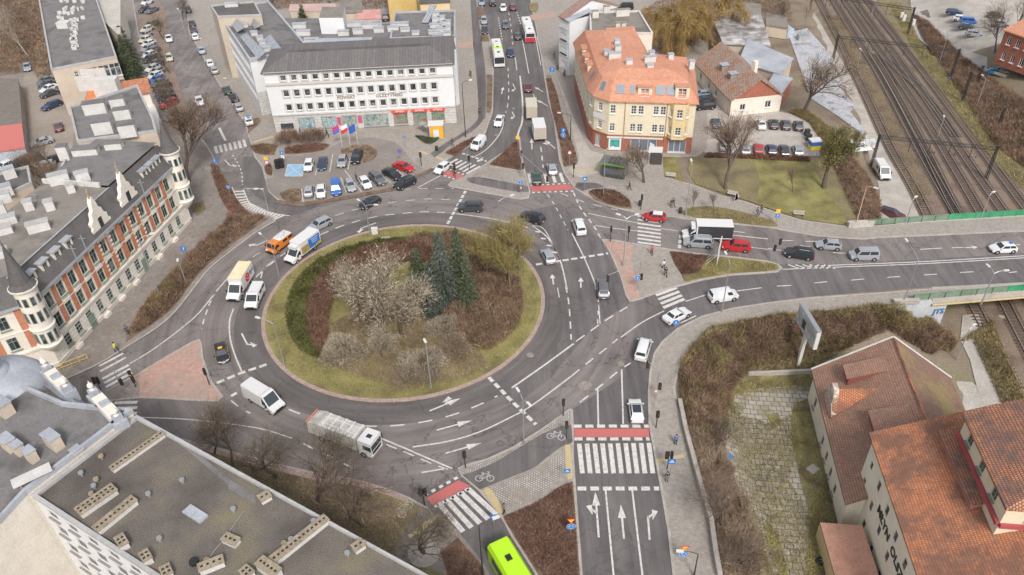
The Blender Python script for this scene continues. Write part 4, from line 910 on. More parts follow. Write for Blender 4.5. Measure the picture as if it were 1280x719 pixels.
def skylight(par,u,v,z,w,hh,slope,rz,mat=None):
    x,y=P(u,v,z); m=MB(); 
    a=link('skylight',None,None)
    bpy.data.objects.remove(a)
    cs,sn=math.cos(rz),math.sin(rz); vs=[]
    for lift in (0.0,.14):
        for p_,q_ in ((-w/2,-hh/2),(w/2,-hh/2),(w/2,hh/2),(-w/2,hh/2)):
            yy=q_*math.cos(slope); zz=q_*math.sin(slope); vs.append((x+p_*cs-yy*sn,y+p_*sn+yy*cs,z+zz+lift))
    m.add(vs,[(4,5,6,7),(0,1,5,4),(1,2,6,5),(2,3,7,6),(3,0,4,7)]); f=part('skylight',m,FRD,par)
    m=MB(); g=[]
    for p_,q_ in ((-w/2+.12,-hh/2+.12),(w/2-.12,-hh/2+.12),(w/2-.12,hh/2-.12),(-w/2+.12,hh/2-.12)):
        yy=q_*math.cos(slope); zz=q_*math.sin(slope); g.append((x+p_*cs-yy*sn,y+p_*sn+yy*cs,z+zz+.16))
    m.poly(g); part('pane',m,mat or GLASB,par)
sl_=math.atan2(3.3,2.15)
def slot(A_,B_,s_,w): 
    u_,n_,_l=frame(A_,B_); x,y=A_[0]+u_.x*s_+n_.x*.72,A_[1]+u_.y*s_+n_.y*.72; uu,vv=proj(x,y,12.45); skylight(rf,uu,vv,12.45,w,1.7,sl_,ang(A_,B_))
for s_,w in ((1.9,1.6),(4.1,.9),(9.2,1.6),(11.1,1.6)): slot(c[2],c[3],s_,w)
slot(c[1],c[2],1.3,1.0); slot(planC[-1],c[0],LW-2.2,1.0)
for i,s in enumerate((LW*.28,LW*.45,LW*.62)): 
    a,b=planC[-1],planC[0]; dormer(T,a,b,LW-s,2.2,11.0,2.2,.3,3,PLC,ROT)
# ---- white house row behind it
wA=P(704,19,13.5); wB=P(711,95,PV); LWb=math.hypot(wB[0]-wA[0],wB[1]-wA[1]); wA2=(wA[0]+(wA[0]-wB[0])*0.6,wA[1]+(wA[1]-wB[1])*.6)
pl=grow(wA2,wB,12); LL=math.hypot(wA2[0]-wB[0],wA2[1]-wB[1])
T=thing('tenement_house','white tenement with a brown tiled roof, north of the cream corner building','building',(*wB,PV)); zE=13
m=MB(); ops=[]; 
for z in (1.5,4.8,8,11): ops+=rowops(LL,14,1,1,1,z,1.5)
for i in range(4): wall_open(m,pl[i],pl[(i+1)%4],PV,zE,ops if i==0 else [])
part('wall',m,PLW,T); put_windows(T,pl[0],pl[1],ops,'two',FRW,PAN1,off=-.16)
U_,N_,L_=frame(pl[0],pl[1]); q2=lambda s,d,z:(pl[0][0]+U_.x*s+N_.x*d,pl[0][1]+U_.y*s+N_.y*d,z)
solidroof(T,[q2(0,-.4,zE),q2(L_*.66,-.4,zE),q2(L_*.66,7,16),q2(0,7,16),q2(L_*.66,15,zE),q2(0,15,zE)],[(0,1,2,3),(3,2,4,5)],bricky('brown_tiles',(0.28,0.17,0.14),(0.34,0.22,0.18),(0.2,.13,.11),.4,.4,.04,.2))
m=MB(); m.add([q2(L_*.66-.2,0,zE-.3),q2(L_*.66-.2,7,15.8),q2(L_*.66-.2,14.6,zE-.3)],[(0,1,2)]); part('gable',m,PLW,T)
solidroof(T,[q2(L_*.66,-.4,zE),q2(L_+.2,-.4,zE),q2(L_+.2,6,14.2),q2(L_*.66,6,14.2)],[(0,1,2,3)],RZN,'lower_roof')
pl=px([(736,50),(768,42),(790,43),(816,43),(797,15),(768,15),(738,17)],13.0); pl=px([(738,42),(816,43),(799,15),(737,16)],13.0)
t,rf,_=blockb('tenement_house','grey flat roofed block behind the salmon tiled corner building','building',pl,PV,13.0,PLI,roof=RTN,cap=CHW)
for u,v,w in ((758,16,1.4),(772,37,1),(744,22,1.4),(779,37,1),(778,20,3)): chimney(rf,u,v,13,w,.8,1.5,0.1,cap=CAPM)
chimney(rf,775,43,13,6,1.4,1.2,.1,cap=ROT)
# ---------------------------------------------------------------- brick house, rusty roofed house, sheds right of the corner building
def gable(name,label,E0,E1,width,z0,ze,zr,wm,rm,cat='building',hip=0,side=1,ov=.4,ops={},fr=None,style='two',tile2=None,group=None):
    """E0->E1: eave line in world coords, interior on the left; ridge parallel"""
    pl=grow(E0,E1,width); U,N,L=frame(E0,E1); t=thing(name,label,cat,(*pl[0],z0),group=group); m=MB()
    for i in range(4): wall_open(m,pl[i],pl[(i+1)%4],z0,ze,ops.get(i,[]))
    q=lambda s,d,z:(E0[0]+U.x*s+N.x*d,E0[1]+U.y*s+N.y*d,z)
    if not hip:
        for s in (0,L): m.add([q(s,0,ze),q(s,width/2,zr-.1),q(s,width,ze)],[(0,1,2) if s==0 else (0,2,1)])
    part('wall',m,wm,t)
    for i in ops: put_windows(t,pl[i],pl[(i+1)%4],ops[i],style,fr,PAN1)
    vs=[q(-ov,-ov,ze-.1),q(L+ov,-ov,ze-.1),q(L+ov-hip,width/2,zr),q(-ov+hip,width/2,zr),q(L+ov,width+ov,ze-.1),q(-ov,width+ov,ze-.1)]
    fs=[(0,1,2,3),(3,2,4,5)]+([(1,4,2),(5,0,3)] if hip else [])
    if tile2: solidroof(t,[vs[i] for i in (0,1,2,3)],[(0,1,2,3)],rm); r=solidroof(t,[vs[i] for i in (3,2,4,5)],[(0,1,2,3)],tile2)
    else: r=solidroof(t,vs,fs,rm)
    return t,r,q,L
e0=P(870,77,4.0); e1=P(915,124,4.0)
t,r,q,L=gable('cottage','low house with a rust brown tiled roof and brick gable beside the parked cars',e0,e1,11,PV,3.8,8.0,PLI,RRU,ops={0:[(3,4.2,1.2,2.6),(8,9.2,1.2,2.6),(12,13.2,1.2,2.6)],1:[(2,3.2,1.3,2.6),(7.5,8.8,1.3,2.8)]})
m=MB(); m.add([q(L+.02,.2,3.9),q(L+.02,5.5,7.7),q(L+.02,10.8,3.9)],[(0,2,1)]); part('gable_boarding',m,BRR,t)
for s,d in ((L*.45,2.6),(L*.68,2.6)):
    x=q(s,d,0); m=MB(); m.box((x[0],x[1],6.0),(1.2,1.4,1.4),ang(e0,e1)); dd=part('dormer',m,FRD,t); m=MB(); m.box((x[0],x[1],6.78),(1.7,1.9,.12),ang(e0,e1)); part('dormer_roof',m,RZN,dd)
x=q(L*.75,6.5,0); m=MB(); m.box((x[0],x[1],8.0),(.9,.9,3.0),.5); part('chimney',m,PLI,t)
shed('workshop','dark sheet roofed workshop patched with white, behind the rust roofed cottage',[(905,52),(962,55),(950,20),(890,22)],PV,4.5,5.2,PLB,noisy('patched_sheet',(0.13,0.115,0.11),(0.30,0.28,0.27),.35,6,c3=(0.55,.54,.52),fa=.3),'building')
shed('workshop','grey sheet metal shed between the cottage and the bare tree',[(925,75),(975,90),(990,75),(935,52)],PV,4.0,4.8,PLB,noisy('grey_sheet',(0.30,0.31,0.34),(0.42,0.43,0.46),.3,4,.4,fa=.2),'building')
shed('lean_to_shed','small pale roofed lean-to beside the grey metal shed',[(955,112),(975,118),(990,100),(968,92)],PV,3.2,3.8,BRR,noisy('grey_sheet',(0.30,0.31,0.34),(0.42,0.43,0.46),.3,4,.4,fa=.2))
for i,(lb,pts) in enumerate((('low brown felt roofed shed at the top edge left of the railway',[(885,14),(950,18),(950,6),(890,2)]),('flat roofed shed among trees left of the railway fence',[(958,30),(985,34),(982,20),(958,18)]))): shed('storage_shed',lb,pts,PV,3,3.4,PLB,RTN)
# brick building top right
e0=P(1242,79,0.1); e1=P(1292,98,0.1); 
ops={0:rowops(math.hypot(e1[0]-e0[0],e1[1]-e0[1]),4,.6,.6,1.0,1.5,1.8)+rowops(math.hypot(e1[0]-e0[0],e1[1]-e0[1]),4,.6,.6,1.0,5,1.8)}
t,r,q,L=gable('brick_house','red brick house with an orange tiled roof at the top right corner',e0,e1,12,0,8.0,12,BRR,ROT,ops=ops,hip=3,fr=FRW)
# ---------------------------------------------------------------- long tenement on the left
A=P(76,457,PV); Bq=P(240,276,PV); U,N,L=frame(A,Bq); zE=11.5
T=thing('long_tenement','long ivory stucco tenement with orange brick strips, two ornate gables and a dark mansard','building',(*A,PV))
q=lambda s,d,z:(A[0]+U.x*s+N.x*d,A[1]+U.y*s+N.y*d,z)
nc=13; g0=rowops(L,nc,1.8,2.2,1.2,1.3,1.9); g1=rowops(L,nc,1.8,2.2,1.25,4.8,2.2); g2=rowops(L,nc,1.8,2.2,1.25,8.2,2.2)
SWd=(Vector(P(0,384,13.3))-Vector(P(25,376,13.3))).normalized(); C0=(A[0]+SWd.x*22,A[1]+SWd.y*22)
D1=q(L,12.5,0)[:2]; 
m=MB(); wall_open(m,A,Bq,PV-.1,zE,g0+g1+g2,0,.25)
so_=rowops(22,6,2.2,1,1.2,1.3,1.8)+rowops(22,6,2.2,1,1.2,4.9,2.0)+rowops(22,6,2.2,1,1.2,8.3,2.0)
so_=[(22-b,22-a,c_,d_) for a,b,c_,d_ in so_]
wall_open(m,C0,A,PV-.1,zE,so_,0,.25)
wall_open(m,Bq,D1,PV-.1,zE+3,[],0); back=q(-3,12.5,0)[:2]; wall_open(m,D1,back,PV-.1,zE+3,[],0); C1=(C0[0]-2,C0[1]+13); wall_open(m,back,C1,PV-.1,zE+3,[],0); wall_open(m,C1,C0,PV-.1,zE+3,[],0)
part('wall',m,PLI,T)
put_windows(T,A,Bq,g0+g1+g2,'cross',FRG,PAN1); put_windows(T,C0,A,so_,'cross',FRG,PAN1)
for a,b,Lx in ((A,Bq,L),(C0,A,22)):
    trim(T,a,b,3.9,.3,.22,PLI); trim(T,a,b,zE-.35,.4,.55,RZN,'eaves_gutter'); trim(T,a,b,.6,.25,.12,PLI,'plinth'); trim(T,a,b,7.35,.15,.1,PLI,'string_course')
st=(L-4)/nc
for i in range(nc+1):
    s=1.8+st*i
    w=.42 if i not in (5,6,7,8,9) else .62
    if i in (0,nc): continue
    p=panel(T,A,Bq,s-w,s+w,4.6,zE-.5,BRO,'brick_strip',.035,.05)
    if i in (5,6,8,9):
        m=MB()
        for k in range(9): m.box((*q(s+(w-.2),-.075,0)[:2],4.9+k*.72),(.45,.06,.34),ang(A,Bq))
        part('quoin_stones',m,PLI,T)
for i in range(7):
    s=22-2.2-(18.8/6)*i if i else 22-1.5
    panel(T,C0,A,s-.6,s+.35,4.6,zE-.5,BRO,'brick_strip',.035,.05)
for i in (5,6,8,9):  # shallow surrounds over top windows
    pass
for s0,s1,z,z2 in g2+g1: m=MB(); m.box((*q((s0+s1)/2,-.05,0)[:2],z2+.15),(s1-s0+.4,.12,.18),ang(A,Bq)); part('window_head',m,PLI,T)
m=MB()
for z in (1.0,1.6,2.2,2.8,3.4): m.box((*q(L/2,-.015,0)[:2],z),(L-.2,.03,.06),ang(A,Bq))
part('rustication',m,SURR,T)
for s in (8.2,22.5): m=MB(); x=q(s,-.06,0); m.box((x[0],x[1],1.25),(1.3,.12,2.4),ang(A,Bq)); part('door',m,FRG,T)
for s in (4,11,15,19,26,31): m=MB(); x=q(s,-.3,0); m.box((x[0],x[1],.35),(1.2,.6,.5),ang(A,Bq)); part('basement_light_well',m,PLI,T)
# mansard: dark band and flat roofs behind
e=.5; ztop=15.0
Sw=lambda s,d,z:(C0[0]+(A[0]-C0[0])/22*s - (A[1]-C0[1])/22*d*1.0, C0[1]+(A[1]-C0[1])/22*s+(A[0]-C0[0])/22*d, z)
cn=Vector(A)+ (N*1.6+Vector((-(A[1]-C0[1])/22,(A[0]-C0[0])/22))*1.6)*.62
cq=(cn.x,cn.y,ztop)
vs=[q(0,-e,zE),q(L,-e,zE),q(L-.5,1.5,ztop),cq,Sw(0,-e,zE),Sw(22,-e,zE),Sw(0,1.5,ztop)]
solidroof(T,[q(-.3,-e,zE),q(L,-e,zE),q(L-.5,1.5,ztop),cq],[(0,1,2,3)],RGD); solidroof(T,[Sw(0,-e,zE),Sw(21.7,-e,zE),cq,Sw(0,1.5,ztop)],[(0,1,2,3)],RGD)
def flatroof(pts,z,mat,name='flat_roof'):
    m=MB(); m.poly([(x,y,z) for x,y in ccw(pts)]); return part(name,m,mat,T)
s1=onwall(134,230,q(0,1.5,0)[:2],q(L,1.5,0)[:2])[0]
f1=flatroof([cq[:2],q(s1,1.5,0)[:2],q(s1,12.4,0)[:2],back,C1,Sw(0,1.5,0)[:2]],ztop+.02,RTN)
f2_=flatroof([q(s1,1.5,0)[:2],q(L-.5,1.5,0)[:2],q(L-.5,12.4,0)[:2],q(s1,12.4,0)[:2]],ztop+.35,RGY)
m=MB(); m.box((*q(s1,7.6,0)[:2],ztop+.3),(.35,9.5,.9),ang(A,Bq)); part('fire_wall',m,CHW,T)
m=MB(); m.tube(q(0,1.5,ztop+.05),q(s1,1.5,ztop+.05),.1,n=6); part('ridge_flashing',m,RZN,T)
for u,v,w,d_,hh,f in ((76,229,4.6,1.4,2.2,f1),(106,228,3.2,1.4,2.4,f1),(90,240,1.8,1.2,1.8,f1),(38,262,2.0,1.3,2.0,f1),(64,262,2.0,1.3,2.0,f1),(50,288,4.6,1.4,1.8,f1),(9,252,2.4,1.3,2.0,f1),(3,266,2,1.2,2.0,f1),(12,279,3.5,1.4,1.6,f1),(5,292,4,1.4,1.4,f1),(0,322,4,1.4,1.5,f1)):
    chimney(f,u,v,ztop+.02,w*.6,d_*.75,hh*.75,ang(A,Bq)-.9,cap=CAPG)
# antennas and roof tubes
for u,v in ((137,302),(105,305),(93,318),(178,235),(45,250)):
    x,y=P(u,v,ztop); m=MB(); m.tube((x,y,ztop-1),(x,y,ztop+1.4),.09,n=6); m.tube((x-.5,y,ztop+.9),(x+.5,y,ztop+.9),.04,n=4); part('aerial',m,METG,T)
# dormers
for s in (2.6,5.2,7.8,10.4): dormer(T,A,Bq,s,1.4,zE+.7,1.9,.35,1.2,PLI,RZN,FRG,'cross')
for s in (30.0,32.0,34.0): dormer(T,A,Bq,s,1.3,zE+.7,1.9,.35,1.2,PLI,RZN,FRG,'cross')
# ornate gables
for s in (16.9,24.2):
    pr=[(-2.2,0),(-2.2,1.0),(-1.8,1.3),(-1.85,2.0),(-1.3,2.4),(-1.1,3.3),(-.65,3.6),(-.5,4.6),(0,5.6),(.5,4.6),(.65,3.6),(1.1,3.3),(1.3,2.4),(1.85,2.0),(1.8,1.3),(2.2,1.0),(2.2,0)]
    m=MB(); n=len(pr); a=[q(s+x_,-.15,zE+z_) for x_,z_ in pr]; b=[q(s+x_,.45,zE+z_) for x_,z_ in pr]
    m.add(a+b,[tuple(range(n))[::-1] if 0 else tuple(range(n)),tuple(range(n,2*n))[::-1]]+[(i,n+i,n+(i+1)%n,(i+1)%n) for i in range(n)]); 
    g=part('ornate_gable',m,PLI,T)
    m=MB(); x=q(s,.15,0); m.lathe((x[0],x[1],zE+5.3),[(.25,0),(.12,.8),(.22,1.0),(.05,1.8),(.01,2.4)],8); part('finial',m,CAPM,T)
    m=MB(); x=q(s,-.18,0); m.box((x[0],x[1],zE+1.4),(.8,.05,1.5),ang(A,Bq)); part('gable_window',m,GLASS,T)
# turrets
def turret(c,r,z0,z1,zc,nw=7,a0=0):
    m=MB(); m.lathe((c[0],c[1],0),[(.4,z0-1.6),(r*.75,z0-.8),(r+.15,z0-.1),(r+.2,z0+.1),(r,z0+.3),(r,z1-.3),(r+.3,z1-.1),(r+.35,z1+.15),(r,z1+.2)],20); tb=part('turret',m,PLI,T,smooth=30)
    m=MB(); m.lathe((c[0],c[1],0),[(r+.25,z1+.2),(r*.86,z1+.8),(r*.42,z1+(zc-z1)*.55),(.08,zc),(.02,zc+.8)],12); part('turret_spire',m,RGD,tb)
    for zz,hh in ((z0+.6,1.9),(z0+4.1,1.9),(z1-2.4,1.5)):
        for i in range(nw):
            a=a0+i*math.radians(36); w=link('window',winmesh(.6,hh*.9,'plain',FRG,PAN1)[0],tb,None); o0=worldloc(tb)
            w.location=(c[0]+math.cos(a)*(r+.10)-o0.x,c[1]+math.sin(a)*(r+.10)-o0.y,zz-o0.z); w.rotation_euler=(0,0,a+math.pi/2)
            link('pane',winmesh(.6,hh*.9,'plain',FRG,PAN1)[1],w).location=(0,-.05,0)
    m=MB(); m.lathe((c[0],c[1],0),[(r+.01,7.3),(r+.2,7.4),(r+.2,7.6),(r+.01,7.7)],20); part('string_course',m,PLI,tb)
turret((A[0]+.2,A[1]+.1),1.45,4.6,13.8,20.3,6,math.radians(-150)); turret((Bq[0]+.0,Bq[1]-.1),1.4,4.6,13.8,19.0,6,math.radians(-120))
# ---- grey roofed tenements behind it
z=15.2
plg=px([(97,178),(87,135),(172,108),(192,150),(196,165)],z)
t,rf,_=blockb('tenement_house','grey roofed tenement with four big white chimneys, end on to the long mansard','building',plg,PV,z,PLB,roof=RGY)
for u,v,w,d_,hh in ((121,141,3.6,1.6,2.0),(149,134,2.4,1.4,1.8),(155,148,2.6,1.4,1.8),(131,166,3.0,1.5,2.2),(162,170,2.6,1.4,2.2)): chimney(rf,u,v,z,w,d_,hh,.25,cap=RGY)
z=14.5
plg=px([(72,221),(83,198),(98,184),(175,182),(160,206),(136,228)],z)
t,rf,_=blockb('tenement_house','middle grey roofed tenement with two white chimneys behind the ornate gables','building',plg,PV,z,PLB,roof=RGY)
for u,v,w,d_,hh in ((111,198,3.8,1.6,1.9),(146,191,2.6,1.4,1.9),(83,199,1.6,1.2,2.4)): chimney(rf,u,v,z,w,d_,hh,.1,cap=RGY)
z=11
plg=px([(0,233),(37,229),(34,210),(0,215)],z); plg=px([(-30,262),(40,230),(36,209),(-30,226)],z)
t,rf,_=blockb('tenement_house','small dark roofed rear block at the left edge beside the tan roof','building',plg,PV,z,PLB,roof=RGD)
for u,v in ((10,244),(14,222)): chimney(rf,u,v,z,1.8,1.2,1.8,.6,cap=RZN)
# cream walled building with orange roof bits
plo=px([(100,127),(128,118),(137,98),(124,85),(108,100)],11)
t,rf,_=blockb('tenement_house','small house with bright orange tiled roof and white rendered firewalls','building',plo,PV,10,PLI,roof=flat('bright_orange_tile',(0.60,0.20,0.06),.7),par_h=.1)
for u,v,w,d_,hh in ((113,113,4.0,.5,3.0),(137,117,4.6,2.5,3.2),(120,100,5,.4,2.4)): chimney(rf,u,v,10,w,d_,hh,.1)
e0=P(146,114,10.5); e1=P(184,108,10.5)
gable('tenement_house','narrow house with a rust brick roof beside the dark conifers',e0,e1,4.5,PV,9.5,11.5,PLI,BRR and bricky('rust_tiles',(.36,.14,.08),(.42,.18,.10),(.25,.1,.06),.4,.4,.04))
shed('tenement_house','low white roofed shop annexe by the angled parking',[(184,135),(196,166),(204,160),(190,124)],PV,6,6.4,PLI,CHW,'building')
# B2 grey school roof
z=10.5
a=P(64.5,88,z); b=P(146,72,z); c_=P(119,-6,z); d__=P(48,-4,z)
Lf=math.hypot(b[0]-a[0],b[1]-a[1])
ops={0:[(Lf*.30,Lf*.36,7.5,9.3)]+[(Lf*f0,Lf*f0+2.1,6.6,9.4) for f0 in (.50,.67,.84)]+[(Lf*f0,Lf*f0+2.1,3.0,5.6) for f0 in (.50,.67,.84)]}
t,rf,p_=blockb('school_building','long grey flat roofed building with a beige end wall and tall windows, top left','building',[a,b,c_,d__],PV,z,PLB,ops,roof=RGY,style='cross')
for u,v,w in ((81,34,2.6),): chimney(rf,u,v,z,w,2.2,1.2,0,cap=CHW)
rs=random.Random(3)
for k in range(60):
    f=rs.random(); u=97+rs.gauss(0,9 if f<.5 else 14)-(0 if f<.3 else 10); v=(rs.random()**1.3)*62; v=max(0,v)
    u=min(118,max(60,u+ (v*0.02)))
    if v>25: u=93+rs.gauss(0,1.5)
    x,y=P(u,v,z); m=MB(); m.box((x,y,z+.35),(rs.uniform(.4,1.1),rs.uniform(.4,.9),.7),rs.random()); part('roof_vent',m,CHW,rf)
shed('apartment_block','narrow building with a pale roof and red trim, east of the grey school roof',[(128,24),(150,45),(150,-2),(122,-2)],PV,9,9,PLI,noisy('pale_roof',(.45,.42,.38),(.52,.49,.44),.3,3),'building')
# garages left edge
t=shed('garage_row','garages with a corrugated brown roof beside the rear yard',[(-6,158),(27,155),(23,101),(-6,100)],PV,3.2,3.6,CONC,bricky('corrugated',(.19,.165,.14),(.22,.19,.165),(.12,.1,.09),.5,9,.1,0.2))
t=shed('garage_row','garage with a coral red roof and grey side at the left edge',[(-6,188),(30,183),(27,156),(-6,160)],PV,3.0,3.3,noisy('blue_grey_wall',(.36,.38,.42),(.44,.45,.48),.4,4),flat('coral_roof',(0.50,0.15,0.13),.7))
# ---------------------------------------------------------------- flat roofed slab block, bottom left
z=14.0
a=P(42,622,z); b=P(190,719,z); ext=(Vector(b)-Vector(a)).normalized(); b=(a[0]+ext.x*22,a[1]+ext.y*22)
n1=P(172,522,z); d1=(Vector(P(530,719,z))-Vector(n1)).normalized(); n2=(n1[0]+d1.x*44,n1[1]+d1.y*44)
Lf=22
ops={}
zz=[(1.2,2.6),(4.0,5.4),(6.8,8.2),(9.6,11.0),(12.2,13.3)]
pl=ccw([a,b,n2,n1]); 
idx=[i for i in range(4) if (Vector(pl[i])-Vector(a)).length<1e-6 and (Vector(pl[(i+1)%4])-Vector(b)).length<1e-6]
op=[]
for c0,c1 in zz: op+= [(s,s+1.5,c0,c1) for s in (1.5,4.4,7.3,10.2,13.1,16.0)]
if idx: ops={idx[0]:op}
LN=math.hypot(n2[0]-n1[0],n2[1]-n1[1]); 
j=[i for i in range(4) if (Vector(pl[i])-Vector(n2)).length<1e-6][0]
ops[j]=[o for c0,c1 in zz for o in rowops(LN,12,1,1,1.6,c0,c1-c0)]
T,rf,p_=blockb('apartment_block','flat roofed white apartment block with rows of vent stacks, bottom left','building',pl,0,z,PLW,ops,roof=noisy('gravel_roof',(0.095,0.08,0.069),(0.145,0.124,0.106),.13,9,c3=(.20,.172,.11),fa=.55),style='cross',fr=FRD)
ra=ang(n1,a); rz=math.atan2(P(205,543,z)[1]-P(140,590,z)[1],P(205,543,z)[0]-P(140,590,z)[0])
for (u0,v0),(u1,v1),d_,hh in (((141,590),(205,545),.7,.7),((100,645),(145,614),1.3,.9),((122,667),(170,628),1.0,.9),((150,685),(160,679),1.5,1.1),((180,704),(190,698),1.3,1.1),((205,722),(216,716),1.3,1.0),((251,716),(281,704),.9,1.0),((331,714),(409,652),.9,.9),((282,675),(298,682),.9,.8),((326,628),(338,621),1.0,.7),((443,690),(455,682),.9,.8),((306,724),(315,716),1.2,1.0)):
    p0=P(u0,v0,z); p1=P(u1,v1,z); c_=((p0[0]+p1[0])/2,(p0[1]+p1[1])/2); cu,cv=proj(c_[0],c_[1],z)
    chimney(rf,cu,cv,z,math.hypot(p1[0]-p0[0],p1[1]-p0[1]),d_*.85,hh*.65,math.atan2(p1[1]-p0[1],p1[0]-p0[0]),holes=1)
p0=P(328,713,z);p1=P(346,714,z); chimney(rf,338,716,z,2.2,.9,.9,math.radians(-35),holes=1)
for u,v in ((239,640),(250,647)): x,y=P(u,v,z); m=MB(); m.box((x,y,z+.12),(1.15,1.0,.24),math.radians(-33)); part('roof_hatch',m,RZN,rf)
for u,v in ((122,603),(119,611),(116,621),(435,695),(260,704),(393,655),(356,683),(365,678),(349,701),(229,604),(187,621),(201,677),(293,640),(128,574),(103,595)): x,y=P(u,v,z); m=MB(); m.lathe((x,y,z),[(.12,0),(.12,.4),(.28,.42),(.24,.6)],8); part('vent_cowl',m,METG if u%2 else CAPM,rf)
m=MB(); 
x,y=P(243,704,z); m.lathe((x,y,z),[(.4,0),(.4,.35)],10); part('vent_cowl',m,BLACK,rf)
m=MB(); pts=[(305,640),(292,658),(283,672),(268,690),(255,708)]; 
for (u0,v0),(u1,v1) in zip(pts[:-1],pts[1:]): m.tube((*P(u0,v0,z),z+.1),(*P(u1,v1,z),z+.1),.05,n=4)
part('roof_cable',m,METG,rf)
m=MB(); e0=P(212,541,z); e1=P(320,617,z); m.poly([(*P(u,v,z),z+.02) for u,v in ((212,545),(285,606),(287,612),(320,630),(319,620),(282,596),(222,545))]); part('felt_strip',m,RGY,rf)
# balcony facade part
m=MB(); 
# ---- domed older building beside it
z2=14.6
pl=[P(-140,560,z2),P(-60,700,z2),P(-2,651,z2),P(41,620,z2),P(171,522,z2),P(118,500,z2),P(80,506,z2),P(36,488,z2),P(-30,490,z2)]
pl=[P(-140,560,z2),P(-60,720,z2),(a[0]-.4,a[1]+.1),(n1[0]-.4,n1[1]+.2),P(80,506,z2),P(36,487,z2),P(-40,488,z2)]
T,rf,p_=blockb('domed_building','grey roofed building with zinc dome and ornate dormers at its corner, left edge','building',pl,0,z2,PLI,roof=RGY,par_h=.5,cap=RZN)
for u,v,w,d_,hh in ((14,560,1.5,1,1.4),(26,566,1.0,.8,1.2),(42,575,1.1,.8,1.4),(70,558,1.8,1,1.6),(8,516,1.8,1.2,1.6),(96,564,1.1,.9,.15)): chimney(rf,u,v,z2,w,d_,hh,math.radians(-35),mat=PLB,cap=RZN)
x,y=P(44,602,z2); m=MB(); m.box((x,y,z2+.9),(3.4,1.1,.25),math.radians(37)); 
for s in (-1.2,1.2): m.tube((x+s*.8,y+s*.6,z2),(x+s*.8,y+s*.6,z2+.8),.05,n=5)
part('dish_platform',m,CHW,rf)
m=MB(); cx,cy=P(-8,478,z2); m.lathe((cx,cy,z2-1.5),[(5.2,0),(5.0,.8),(4.4,1.6),(3.4,2.3),(2.5,2.7),(2.3,2.8)],24); dm=part('dome_skirt',m,RZN,T,smooth=40)
m=MB(); m.lathe((cx,cy,z2+1.1),[(2.1,0),(2.0,.5),(1.6,.9),(1.7,1.3),(1.6,2.0),(1.1,2.8),(.4,3.3),(.1,3.9),(.03,5)],20); part('dome',m,RZN,T,smooth=40)
def ornament(pts,zb):
    # stepped zinc dormer with urn
    (u0,v0),(u1,v1)=pts; p0=Vector(P(u0,v0,zb)); p1=Vector(P(u1,v1,zb)); d=(p1-p0); r=math.atan2(d.y,d.x); Lq=d.length; m=MB(); c_=(p0+p1)/2
    m.box((c_.x,c_.y,zb-.6),(Lq,1.4,1.6),r); m.box((c_.x,c_.y,zb+.35),(Lq*.6,1.2,.5),r,1)
    for t in (-.42,0,.42): m.box((c_.x+d.x*t,c_.y+d.y*t,zb+.5),(.7,.9,.9),r,0)
    o=part('ornate_dormer',m,[RZN,PLI],T)
    m=MB(); 
    for t in (-.42,.42): m.lathe((c_.x+d.x*t,c_.y+d.y*t,zb+.9),[(.3,0),(.15,.2),(.32,.55),(.28,.8),(.08,1.0),(.02,1.3)],8)
    part('stone_urn',m,PLI,T)
ornament(((58,462),(88,492)),z2+.3); ornament(((116,492),(152,530)),z2+.3)
solidroof(T,[(*P(46,470,z2),z2-.6),(*P(75,498,z2),z2+.2),(*P(96,505,z2),z2+.2),(*P(112,508,z2-2),z2-2.2),(*P(64,468,z2-2),z2-2.2)],[(0,4,3,2,1)],RZN,'mansard')
# ---------------------------------------------------------------- mill buildings, bottom right
PLM=noisy('mill_cream',(0.76,0.68,0.54),(0.83,0.76,0.62),0.5,5,fa=0.12); zg=-4.6
e0=(39.2,75.0); e1=(36.3,54.5); MZ=1.0
def wz(u,v): return onwall(u,v,e0,e1)
t,r,q,L=gable('mill_building','old cream mill wing with a mossy brown hipless gable roof, below the road embankment',e0,e1,16.6,zg,MZ,7.2,PLM,RMIL2,tile2=RMIL3,ops={0:[(2.6,3.5,-2.6,-.8),(8.5,9.3,-3.2,-1.6),(11,11.8,-3.2,-1.6),(13.5,14.3,-3.2,-1.6),(16,16.8,-3.2,-1.6)]},fr=FRD)
t['label']='old cream mill wing with a mossy brown gable roof, below the road embankment'
x=q(6.6,0.2,0); m=MB(); pr=[(-1.9,0),(-2.1,1.2),(-1.2,2.0),(-1.3,3.2),(-.6,4.2),(.5,4.3),(1.1,3.4),(1.0,2.2),(2.0,1.4),(1.8,0)]
U,N,_=frame(e0,e1); n=len(pr); fa=[(x[0]+U.x*a_,x[1]+U.y*a_,MZ-.4+b_) for a_,b_ in pr]; fb=[(p[0]+N.x*.6,p[1]+N.y*.6,p[2]) for p in fa]
m.add(fa+fb,[tuple(range(n)),tuple(range(n,2*n))[::-1]]+[(i,n+i,n+(i+1)%n,(i+1)%n) for i in range(n)]); part('crumbling_gable',m,noisy('peeling_plaster',(.62,.58,.5),(.40,.28,.2),.8,6,c3=(.70,.67,.6)),t)
vs=[q(4.7,.5,MZ+3.3) ,q(8.6,.5,MZ+.6),q(6.6,5.2,MZ+3.9),q(6.6,.5,MZ+3.9),q(4.7,.5,MZ+.6)]
solidroof(t,[q(6.6,.6,MZ+3.4),q(8.8,.2,MZ+.6),q(6.8,5.6,MZ+4.2)],[(0,1,2)],RMILL,'gable_roof'); solidroof(t,[q(6.6,.6,MZ+3.4),q(6.8,5.6,MZ+4.2),q(4.5,.2,MZ+.6)],[(0,1,2)],RMIL2,'gable_roof')
sl=(7.2-MZ)/8.3
